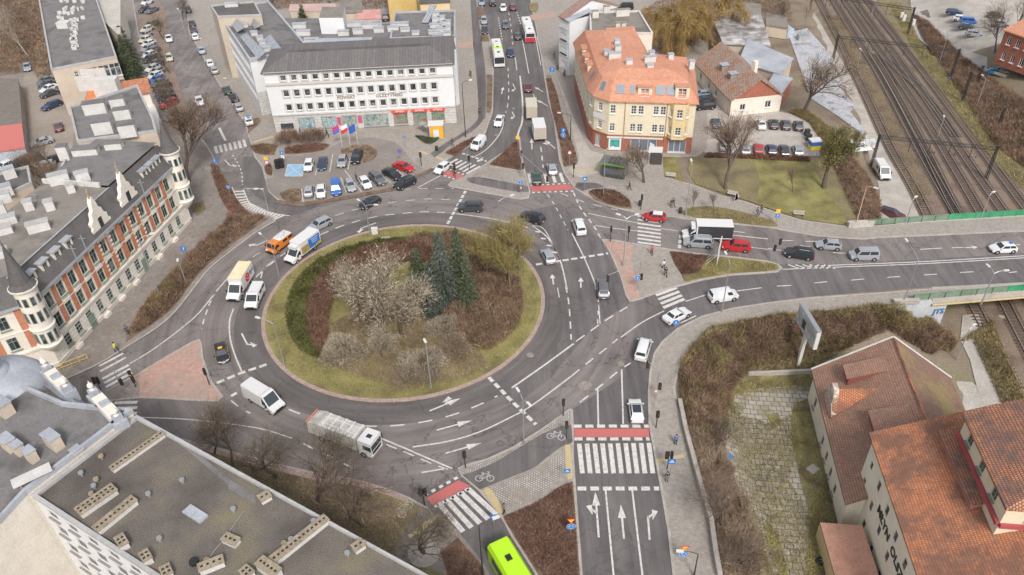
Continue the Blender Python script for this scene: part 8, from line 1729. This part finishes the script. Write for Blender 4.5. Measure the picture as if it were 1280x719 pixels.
def sign(label,u,v,kind,hh=2.4,z=PV,rz=0.0,s=.75,group='road signs around the junction'):
    """u,v: picture position of the sign face"""
    x,y=P(u,v,z+hh); t=thing('road_sign',label,'road sign',(x,y,z),rz,group=group); m=MB(); m.tube((0,0.06,0),(0,0.06,hh+.2),.035,n=6); LP('pole',m,METG,t)
    tilt=0
    def face(shape,c_,off,zc,sc,edge=None):
        m=MB(); a={'round':[(math.cos(i*math.pi/10),math.sin(i*math.pi/10)) for i in range(20)],'square':[(-.9,-.9),(.9,-.9),(.9,.9),(-.9,.9)],'tri':[(-1,-.6),(1,-.6),(0,1.0)],'itri':[(-1,.6),(0,-1.0),(1,.6)],'rect':[(-.7,-1.1),(.7,-1.1),(.7,1.1),(-.7,1.1)]}[shape]
        vs=[(p*sc,-off,zc+q*sc) for p,q in a]; n=len(vs); m.add(vs+[(p,-off+.02,q) for p,_,q in vs],[tuple(range(n)),tuple(range(n,2*n))[::-1]]+[(i,n+i,n+(i+1)%n,(i+1)%n) for i in range(n)]); LP('sign_face' if off<.03 else 'sign_symbol',m,c_,t)
    r=s/2
    for j,k in enumerate(kind.split('+')):
        zc=hh-j*s*1.08
        if k=='mandatory': face('round',WHITE,.01,zc,r*1.04); face('round',SBLUE,.02,zc,r*.96); [face('tri',WHITE,.035,zc+dz,r*.33) for dz in (.08*s,)]; m=MB(); m.box((0,-.045,zc-.16*s),(.09*s,.01,.34*s)); LP('sign_symbol',m,WHITE,t)
        if k=='ring': face('round',WHITE,.01,zc,r*1.04); face('round',SBLUE,.02,zc,r*.96); 
        if k=='ring':
            m=MB(); 
            for i in range(3):
                a=i*2.094; 
                for q in range(3): b=a+q*.5; m.box((math.cos(b)*r*.5,-.04,zc+math.sin(b)*r*.5),(.1*s,.012,.1*s))
            LP('sign_symbol',m,WHITE,t)
        if k=='cross': face('square',SBLUE,.01,zc,r); face('tri',WHITE,.03,zc,r*.62); m=MB(); m.box((0,-.045,zc-.02),(.05,.01,.2*s)); LP('sign_symbol',m,BLACK,t)
        if k=='blue': face('square',SBLUE,.01,zc,r); m=MB(); m.box((0,-.03,zc),(.12*s,.012,.55*s)); m.box((0.1*s,-.03,zc+.14*s),(.25*s,.011,.12*s)); LP('sign_symbol',m,WHITE,t)
        if k=='no': face('round',SRED,.01,zc,r); face('round',WHITE,.03,zc,r*.74)
        if k=='nostop': face('round',SRED,.01,zc,r); face('round',SBLUE,.03,zc,r*.78)
        if k=='yield': face('itri',SRED,.01,zc,r*1.05); face('itri',SYEL,.03,zc,r*.7)
        if k=='yellow': face('rect' if 0 else 'square',SYEL,.01,zc,r)
        if k=='plate': face('square',WHITE,.01,zc,r*.9)
        if k=='strip':
            for q in range(5): m=MB(); m.box((0,-.03,zc-.1*q*1.2),(.28,.03,.12)); LP('sign_stripe',m,SRED if q%2==0 else WHITE,t)
    return t
for lb,u,v,k,s in (('square blue sign on the pavement north of the round turret',268,201,'blue',.95),('small blue sign over the brown bed beside the side street',285,234,'mandatory',.7),('square blue sign over the shrub border',229,311,'blue',.95),('square blue parking sign beside the long brown hedge',352,191,'blue+plate',.85),('yellow sign above a red ringed sign at the car park entry',332,198,'yellow+no',.8),('round blue no stopping sign at the mouth of the car park',499,189,'nostop',1.0),('blue and white crossing sign beside the kiosk plaza',731,224,'cross',.9),('round blue sign over a red and white post on the splitter island',651,228,'mandatory+strip',.8),('round red and white sign in the bed beside the cream building',712,191,'no',.75),('round blue sign on the pink plaza beside the overhead light',797,347,'mandatory',.8),('blue sign at the kerb beside the white turning car',845,403,'mandatory',.9),('blue and white crossing sign right of the wide south crossing',840,577,'cross',.95),('blue and white crossing sign left of the wide south crossing',709,589,'cross',.8),('yellow give way triangle over a round blue ring sign in the leafy bed',714,651,'yield+ring',.95),('yellow give way triangle over a blue ring sign on the south pavement',856,685,'yield+ring',.95),('tall blue sign in the pavement beside the north street bus bay',690,87,'blue',1.2),('blue and white sign over the bed beside the white box lorry',704,163,'blue+mandatory',.95),('orange over blue sign at the foot of the lawn',973,264,'yellow+blue',.8),('small blue sign by the dark shrub bed of the yellow kiosk',506,172,'blue',.6),('blue sign at the corner bed by the office wing',310,146,'blue',.75),('blue and white crossing sign by the bus street crossing',617,646,'cross',.8),('yellow sign at the tip of the median',647,172,'yellow',.8),('small round sign by the kerb of the east road',820,489,'no',.5)):
    sign(lb,u,v,k,2.6,PV,0,s)
# litter bins, bollards, cabinets
def bin_(label,u,v,c=METD,hh=1.0,r=.3,z=None):
    g=G(u,v); z=max(g.z,0)+PV if abs(g.z)<.1 else g.z; m=MB(); m.lathe((g.x,g.y,z),[(r*.8,0),(r,.1),(r,hh*.85),(r*1.15,hh*.88),(r*.9,hh)],12); return tag(link('litter_bin',m.mesh('litter_bin',c)),label,'bin')
bin_('dark litter bin beside the verge lamp post',850,267); bin_('dark litter bin on the plaza corner beside the signals',800,258); bin_('dark litter bin beside the top left crossing',546,189)
def cabinet(label,u,v,w,d_,hh,mat,rz=0,name='utility_cabinet',cat='cabinet',z=None):
    g=G(u,v); z=PV if abs(g.z)<.1 else g.z; m=MB(); m.box((g.x,g.y,z+hh/2),(w,d_,hh),rz); m.box((g.x,g.y,z+hh+.03),(w+.1,d_+.1,.06),rz); m.box((g.x+d_*.51*math.sin(rz),g.y-d_*.51*math.cos(rz),z+hh*.5),(w*.85,.02,hh*.8),rz); return tag(link(name,m.mesh(name,mat)),label,cat)
cabinet('pale grey cabinet on the grass at the top of the island',469,293,1.0,.6,1.1,METL); cabinet('flat concrete slab on the grass beside the island cabinet',482,300,1.5,.8,.15,CONC,name='concrete_slab',cat='slab'); cabinet('left of two white railway cabinets by the far portal',1126,24,.8,.6,1.8,METL); cabinet('right of two white railway cabinets by the far portal',1129,27,.8,.6,1.8,METL); cabinet('white cabinet beside the dark mast of the far portal',1141,32,.7,.6,1.6,METL)
cabinet('grey concrete block in the compound beside the railway fence',1003,50,2.6,1.8,1.2,METG); cabinet('blue grey container in the compound left of the railway',983,46,1.8,3.2,2.2,noisy('container_blue',(.32,.38,.44),(.42,.47,.52),.5,4),.2,'container','container')
bn_=[(u,v) for u,v in ((405,173),(411,172))]
for i,(u,v) in enumerate(bn_): x,y=P(u,v,PV); m=MB(); m.lathe((x,y,PV),[(.08,0),(.08,.8),(.11,.82),(.06,.92)],8); tag(link('bollard',m.mesh('bollard',METD)),('left','right')[i]+' of two dark bollards outside the shop windows','bollard','pair of bollards')
for i,(u,v) in enumerate(((348,211),(353,210))): cabinet(('left','right')[i]+' of two dark recycling containers in the car park',u,v,.8,.8,1.7,BLACK,name='recycling_container',cat='container')
# flags
for i,(lb,c1,c2,u,v,ut) in enumerate((('magenta and blue flag, leftmost of three at the car park','m','b',428,184,425),('white and red flag, middle of three at the car park','w','r',438,183,432),('blue flag, rightmost of three at the car park','u','u',448,183,442))):
    x,y=P(u,v,PV); t=thing('flagpole',lb,'flag',(x,y,PV),group='flagpoles in the car park bed'); m=MB(); m.tube((0,0,0),(0,0,5.0),.05,.035,6); LP('pole',m,METL,t)
    m=MB(); n=5; 
    for k in range(n):
        for j,(z0,z1) in enumerate(((3.3,4.1),(4.1,4.9))):
            xa,xb=-1.35*k/n,-1.35*(k+1)/n; ya,yb=.15*math.sin(k*1.3),.15*math.sin((k+1)*1.3); dr=-.12
            m.add([(xa,ya,z0+dr*k),(xb,yb,z0+dr*(k+1)),(xb,yb,z1+dr*(k+1)),(xa,ya,z1+dr*k)],[(0,1,2,3)],j)
    cs={'m':(.50,.05,.16),'b':(.12,.12,.45),'w':(.75,.74,.73),'r':(.60,.03,.06),'u':(.03,.10,.42)}
    LP('flag_cloth',m,[flat('flag_'+c2,cs[c2],.7),flat('flag_'+c1,cs[c1],.7)],t)
# kiosks
x,y=P(768,218,PV); t=thing('kiosk','dark green and grey newspaper kiosk with an overhanging roof','kiosk',(x,y,PV),math.radians(-22)); KD=noisy('kiosk_cladding',(.045,.05,.05),(.08,.085,.085),2,4,.5)
m=MB(); m.box((0,0,1.3),(4.2,2.9,2.6)); LP('body',m,KD,t); m=MB(); m.box((-.1,0,2.72),(5.0,3.5,.2)); LP('roof',m,flat('kiosk_roof',(.13,.13,.125),.6),t); m=MB(); m.box((-.1,-1.77,2.75),(4.9,.06,.26)); LP('green_trim',m,flat('kiosk_green',(.12,.30,.03),.5),t); m=MB(); m.box((0,-1.47,1.3),(3.6,.04,1.1)); LP('shutter',m,flat('kiosk_shutter',(.11,.11,.115),.5),t); m=MB(); m.box((2.12,0,1.2),(.04,2.0,1.8)); LP('window',m,GLASB,t)
for s in (-.8,0,.8): m=MB(); m.box((s,.1,2.88),(.5,2.4,.1)); LP('roof_rib',m,KD,t)
x,y=P(546,170,PV); t=thing('food_kiosk','yellow food kiosk with a white hatch beside the north street','kiosk',(x,y,PV),.02); m=MB(); m.box((0,0,1.35),(2.9,2.2,2.7)); LP('body',m,flat('kiosk_yellow',(.68,.36,.03),.5),t); m=MB(); m.box((0,-1.12,1.1),(1.1,.05,1.6)); LP('door',m,flat('kiosk_door',(.6,.62,.66),.4),t); m=MB(); m.box((0,0,2.8),(3.1,2.4,.14)); LP('roof',m,METL,t); m=MB(); m.box((-1.4,-1.11,1.35),(.15,.05,2.7)); LP('blue_edge',m,SBLUE,t)
m=MB(); 
for i,(u,v,lb) in enumerate(((529,165,'grey parasol left of the yellow kiosk'),(536,168,'second grey parasol, nearest the yellow kiosk'))):
    x,y=P(u,v,PV); t=thing('parasol',lb,'parasol',(x,y,PV),group='parasols at the food kiosk'); m=MB(); m.tube((0,0,0),(0,0,2.2),.04,n=5); LP('pole',m,METD,t); m=MB(); m.lathe((0,0,2.0),[(1.0,0),(.5,.25),(.03,.42)],8); LP('canopy',m,flat('parasol_grey',(.25,.24,.23),.8),t)
# billboards
g=G(997,458); zt=5.6; b0=P(1005,376,zt); b1=P(1027,412,zt); t=thing('billboard','large double sided billboard on a single grey column in the scrub','billboard',g,ang(b0,b1)); m=MB(); m.box((0,0,3.0),(.45,.45,6.0)); LP('column',m,METL,t)
m=MB(); m.box((0,0,7.4),(6.2,.56,3.0)); LP('frame',m,METL,t)
BB=noisy('billboard_print',(.55,.54,.52),(.34,.36,.33),.5,3,.5,c3=(.62,.61,.59)); 
for s in (-1,1): m=MB(); m.box((0,s*.30,7.4),(5.8,.04,2.6)); LP('poster',m,BB,t); m=MB(); m.box((-.6,s*.33,7.2),(1.0,.02,1.4)); LP('poster_figure',m,flat('poster_dark',(.05,.06,.05),.5),t)
m=MB(); m.box((0,0,8.95),(6.3,.62,.1)); LP('top_cap',m,METG,t)
x,y=P(897,327,PV); t=thing('billboard','small white advertising board on four raking legs on the plaza grass','billboard',(x,y,PV),math.radians(70)); m=MB(); m.box((0,0,2.6),(3.4,.12,2.3)); LP('board',m,WHITE,t)
for s in (-1.3,-.4,.5,1.3): m=MB(); m.tube((s,0,0),(s,0,1.5),.05,n=5); m.tube((s,1.7,0),(s,.05,2.2),.04,n=5); LP('leg',m,METL,t)
x,y=P(918,253,PV); m=MB(); m.tube((x,y,PV),(x,y,PV+1.6),.03,n=5); m.add([(x,y,.5),(x+.55,y,.7),(x+.7,y+.05,1.5),(x+.3,y,1.9),(x,y,1.7)],[(0,1,2,3,4),(4,3,2,1,0)]); tag(link('feather_flag',m.mesh('feather_flag',WHITE)),'small white feather flag on the lawn path','flag')
x,y=P(811,198,PV); m=MB(); m.tube((x,y,PV),(x,y,PV+3.4),.04,n=5); m.add([(x,y,1.0),(x+.8,y,1.2),(x+.9,y+.05,2.9),(x,y,3.5)],[(0,1,2,3),(3,2,1,0)]); tag(link('feather_flag',m.mesh('feather_flag',WHITE)),'tall white feather flag between kiosk and cream building','flag')
# shop canopy in front of the cream building, bench, railway yard bits
x,y=P(818,205,PV); t=thing('sign_board','white banner board above a dark entrance stair by the cream building','sign',(x,y,PV),-.1); m=MB(); m.box((0,0,3.0),(2.6,.12,1.2),0); LP('board',m,WHITE,t); m=MB(); m.box((.3,.5,1.1),(2.0,1.6,2.2)); LP('stair_enclosure',m,flat('stair_dark',(.06,.05,.045),.7),t)
for s in (-1.1,1.1): m=MB(); m.tube((s,0,0),(s,0,2.4),.05,n=5); LP('leg',m,METL,t)
def bench(label,u,v,rz):
    x,y=P(u,v,PV); t=thing('park_bench',label,'bench',(x,y,PV),rz); m=MB(); m.box((0,0,.45),(1.8,.45,.06)); LP('seat',m,CONC,t); m=MB(); m.box((0,.22,.75),(1.8,.06,.4)); LP('backrest',m,CONC,t)
    for s in (-.7,.7): m=MB(); m.box((s,0,.21),(.1,.4,.42)); LP('leg',m,METD,t)
bench('concrete bench on the grass patch beside the footpath',838,222,-.3); bench('bench on the lawn path with a bag on it',998,270,-.2); bench('low bench beside the lawn tree',915,245,-.5)
m=MB(); g=G(1045,172); 
t=thing('market_tent','white marquee tent in the compound beside the railway path','tent',G(1066,196),.2); m=MB(); m.add([(-2.5,-2,2.2),(2.5,-2,2.2),(2.5,2,2.2),(-2.5,2,2.2),(-1.5,0,3.2),(1.5,0,3.2)],[(0,1,5,4),(1,2,5),(2,3,4,5),(3,0,4)]); LP('canopy',m,WHITE,t); 
for a_,b_ in ((-2.4,-1.9),(2.4,-1.9),(2.4,1.9),(-2.4,1.9)): m=MB(); m.tube((a_,b_,0),(a_,b_,2.2),.05,n=5); LP('leg',m,METL,t)
t=thing('caravan','white caravan beside the tents at the lawn corner','caravan',G(1052,192),.1); m=MB(); m.box((0,0,1.4),(4.2,2.0,1.9)); LP('body',m,WHITE,t); m=MB(); m.box((0,-1.02,1.7),(3.0,.03,.5)); LP('window',m,GLASS,t); wheelset(t,(0,),2.0,.3)
t=thing('caravan','low white trailer with red trim right of the caravan','trailer',G(1080,188),.1); m=MB(); m.box((0,0,1.2),(4.0,1.9,1.5)); LP('body',m,WHITE,t); m=MB(); m.box((0,-.97,.7),(3.9,.03,.3)); LP('red_trim',m,SRED,t); wheelset(t,(0,),1.9,.3)
t=thing('playhouse','small blue and yellow plastic booth beside the hedge','booth',G(1017,186),.1); m=MB(); m.box((0,0,1.4),(2.0,1.6,.9)); LP('upper_panel',m,flat('booth_blue',(.05,.12,.42),.5),t); m=MB(); m.box((0,0,.5),(1.9,1.5,1.0)); LP('lower_panel',m,flat('booth_yellow',(.7,.6,.05),.5),t); m=MB(); m.box((0,0,1.9),(2.2,1.8,.12)); LP('roof',m,WHITE,t)
rs=random.Random(5)
for i,(u,v,lb) in enumerate(((1008,170,'dark wheeled bin beside the top of the gravel car park'),(1010,176,'second dark wheeled bin by the gravel car park'),(1013,182,'third dark wheeled bin, nearest the booth'))): cabinet(lb,u,v,.9,.8,1.2,METD,name='wheeled_bin',cat='bin')
t=thing('tarpaulin','crumpled blue tarpaulin among the dead brambles','litter',G(908,576),.3); m=MB(); m.add([(-.8,-.3,.5),(0,-.5,.7),(.9,-.2,.55),(.7,.5,.6),(-.2,.4,.85),(-.9,.3,.5)],[(0,1,4,5),(1,2,3,4)]); LP('sheet',m,flat('tarp_blue',(.06,.18,.38),.6),t)
t=thing('paving_slab','loose square concrete slab lying in the slab yard','slab',G(1016,587),.6); m=MB(); m.box((0,0,.12),(1.3,1.1,.1)); m.box((0,0,.06),(1.2,1.0,.05)); LP('slab',m,CONC,t)
t=thing('tyre','black tyre lying in the slab yard beside the salmon roof','tyre',G(1025,703),0); m=MB(); m.lathe((0,0,.1),[(.35,0),(.5,.05),(.5,.25),(.33,.3),(.33,.1)],14); LP('tread',m,RUB,t)
# ================================================================== PEOPLE
def skinmesh(name,verts,edges,mat,sub=1):
    me=bpy.data.meshes.new(name); me.from_pydata([v[:3] for v in verts],edges,[]); o=bpy.data.objects.new(name,me); COL.objects.link(o)
    md=o.modifiers.new('skin','SKIN'); 
    for i,v in enumerate(verts): sv=me.skin_vertices[0].data[i]; r=v[3]; sv.radius=(r,r if len(v)<5 else v[4]); sv.use_root=(i==0)
    ms=o.modifiers.new('s','SUBSURF'); ms.levels=sub; ms.render_levels=sub
    dg=bpy.context.evaluated_depsgraph_get(); dg.update(); r=bpy.data.meshes.new_from_object(o.evaluated_get(dg)); bpy.data.objects.remove(o); r.name=name; r.materials.clear(); r.materials.append(mat)
    r.polygons.foreach_set('use_smooth',[True]*len(r.polygons)); return r
def human(stride=.28,swing=.22,bend=0.1):
    # pelvis root at index 0
    V=[(0,0,.95,.13,.10),(0,0,1.10,.12,.09),(0,0,1.30,.15,.10),(0,0,1.44,.12,.08),(0,0,1.53,.055),(0.01,0,1.62,.085,.09),(0.01,0,1.72,.085,.09)]
    E=[(0,1),(1,2),(2,3),(3,4),(4,5),(5,6)]
    for s,ph in ((1,1),(-1,-1)):
        i=len(V); V+=[(0,s*.10,.88,.095),(stride*.45*ph,s*.11,.50,.062),(stride*ph-.02*(ph<0),s*.11,.10,.042),(stride*ph+.14,s*.12,.04,.035)]; E+=[(0,i),(i,i+1),(i+1,i+2),(i+2,i+3)]
        i=len(V); V+=[(0,s*.19,1.42,.055),(-swing*.35*ph,s*.25,1.14,.042),(-swing*ph+.08,s*.25,.90,.030),(-swing*ph+.11,s*.25,.84,.032)]; E+=[(3,i),(i,i+1),(i+1,i+2),(i+2,i+3)]
        for k,(dx,l) in enumerate(((-.03,.07),(-.01,.085),(.012,.08),(.032,.065))): j=len(V); V.append((-swing*ph+.12+dx,s*.25,.84-l,.009)); E.append((i+3,j))
        j=len(V); V.append((-swing*ph+.15,s*.22,.80,.010)); E.append((i+3,j))
    return V,E
SKIN_=flat('skin',(.45,.28,.20),.6); BODY={}
def person(label,u,v,rz,jac,tro,hair='brown',pose=0,sc=1.0,extra=None,z=None,zoff=.85):
    key=pose
    if key not in BODY:
        st,sw=((.30,.24),(.05,.04))[pose]; V,E=human(st,sw); BODY[key]=(skinmesh('body',V,E,SKIN_),V,E)
    z=PV if z is None else z; x,y=P(u,v,z+zoff); t=thing('person',label,'person',(x,y,z),rz); t.scale=(sc,)*3
    link('body',BODY[key][0],t); V=BODY[key][1]
    jk=('j',key,jac)
    if jk not in BODY:
        idx=[1,2,3]; JV=[(V[0][0],V[0][1],.98,.155,.12),(0,0,1.12,.145,.115),(0,0,1.30,.17,.12),(0,0,1.45,.13,.09),(0,0,1.50,.075)]; JE=[(0,1),(1,2),(2,3),(3,4)]
        for b in (11,24):
            a=len(JV); JV+=[(*V[b][:3],.07),(*V[b+1][:3],.057),(*V[b+2][:3],.045)]; JE+=[(3,a),(a,a+1),(a+1,a+2)]
        BODY[jk]=skinmesh('jacket',JV,JE,flat('cloth_'+jac,CC2[jac],.85))
        TV=[(0,0,.95,.145,.115)]; TE=[]
        for b in (7,20): a=len(TV); TV+=[(V[b][0],V[b][1],V[b][2],.11),(V[b+1][0],V[b+1][1],V[b+1][2],.078),(V[b+2][0],V[b+2][1],V[b+2][2]+.02,.058)]; TE+=[(0,a),(a,a+1),(a+1,a+2)]
        BODY[('t',key,'m')]=(TV,TE)
    TV,TE=BODY[('t',key,'m')]
    if ('t',key,tro) not in BODY: BODY[('t',key,tro)]=skinmesh('trousers',TV,TE,flat('cloth_'+tro,CC2[tro],.85))
    link('jacket',BODY[jk],t); link('trousers',BODY[('t',key,tro)],t)
    if 'hair' not in BODY:
        m=MB(); m.lathe((-.015,0,1.64),[(.098,0),(.108,.06),(.10,.12),(.06,.17),(.01,.185)],10); BODY['hair']=m.mesh('hair',flat('hair_dark',(.04,.025,.018),.8),smooth=60)
        m=MB(); m.box((.10,0,1.64),(.03,.025,.035)); m.box((.092,.035,1.67),(.012,.02,.012),mi=1); m.box((.092,-.035,1.67),(.012,.02,.012),mi=1); m.box((.09,0,1.59),(.012,.045,.01),mi=1); m.box((0.01,.09,1.64),(.04,.02,.06)); m.box((0.01,-.09,1.64),(.04,.02,.06)); BODY['face']=m.mesh('face',[SKIN_,BLACK])
        m=MB(); 
    link('hair',BODY['hair'],t); link('face',BODY['face'],t)
    if extra: 
        m=MB(); m.box((-.17,0,1.25),(.14,.30,.42)); part('backpack',m,flat('cloth_'+extra,CC2[extra],.85),t,local=True)
    for s,ph in ((1,1),(-1,-1)):
        st=(.30,.05)[pose]; m=MB(); m.box((st*ph+.06,s*.115,.045),(.27,.10,.09)); part('shoe',m,BLACK,t,local=True)
    return t
CC2=dict(red=(.50,.02,.03),black=(.02,.02,.022),blue=(.03,.16,.45),navy=(.03,.05,.10),jeans=(.08,.11,.17),grey=(.15,.15,.15),hivis=(.60,.62,.05),white=(.7,.7,.68),maroon=(.16,.03,.04),brown=(.12,.08,.05))
for a in (('person in a bright red coat walking on the triangular plaza',815,313,1.4,'red','black','b',0),('person in a white top following behind on the triangular plaza',830,331,1.7,'white','navy','b',0),('person in black ahead of the one in white on the plaza',832.5,340,1.7,'black','black','b',0),('person in dark blue near the kerb above the crossing',842,253,-1.2,'navy','black','b',0),('person in black beside the one in dark blue above the crossing',839.5,254,-1.2,'black','grey','b',1),('person in grey on the lawn footpath, left of a pair',947,265,.2,'grey','jeans','b',0),('person in maroon on the lawn footpath, right of a pair',952,262,.2,'maroon','jeans','b',0),('person in a bright blue jacket at the south crossing pavement',845,549.5,1.6,'blue','navy','b',1),('person in black walking past the shop windows',408,165,.1,'black','black','b',0),('person in black outside the leftmost poster window',375,165,.3,'black','jeans','b',1),('person in black walking on the cycle path beside the office building',588,92,-1.5,'black','black','b',0),('person in black lower on the cycle path with a bicycle mark behind',599.5,138,-1.5,'black','navy','b',0),('person in black walking in front of the white tenement',697,84,-1.5,'black','black','b',0),('person in maroon walking in front of the white tenement',705.5,92,-1.5,'maroon','black','b',0),('person in a red top by the house wall beside the bus bay',693,69,-1.5,'red','grey','b',0),('person in dark clothes standing by the car park kerb',445,221,.5,'black','black','b',1),('person in dark clothes waiting beside the shrub border kerb',158,413,-.8,'navy','black','b',0),('person in a yellow high visibility vest by the left zebra crossing',144,434,-.5,'hivis','navy','b',0),('person in black crossing at the red cycle crossing, top left',568,213,-2.5,'black','black','b',0),('person in grey waiting at the yellow tactile strip of the bus crossing',630,636,3.0,'grey','black','b',1),('person in black by the top left crossing kerb',565,178,.5,'black','jeans','b',0),('person in dark clothes at the pavement by the right kerb signal',834,596,1.5,'black','grey','b',1),('person in dark clothes beside the kiosk tree',787,232,-.6,'black','black','b',0),('railway worker in pale blue beside the dark mast',1186,100,0,'blue','grey','b',1)):
    person(*a[:8],z=-4.8 if 'railway worker' in a[0] else None)
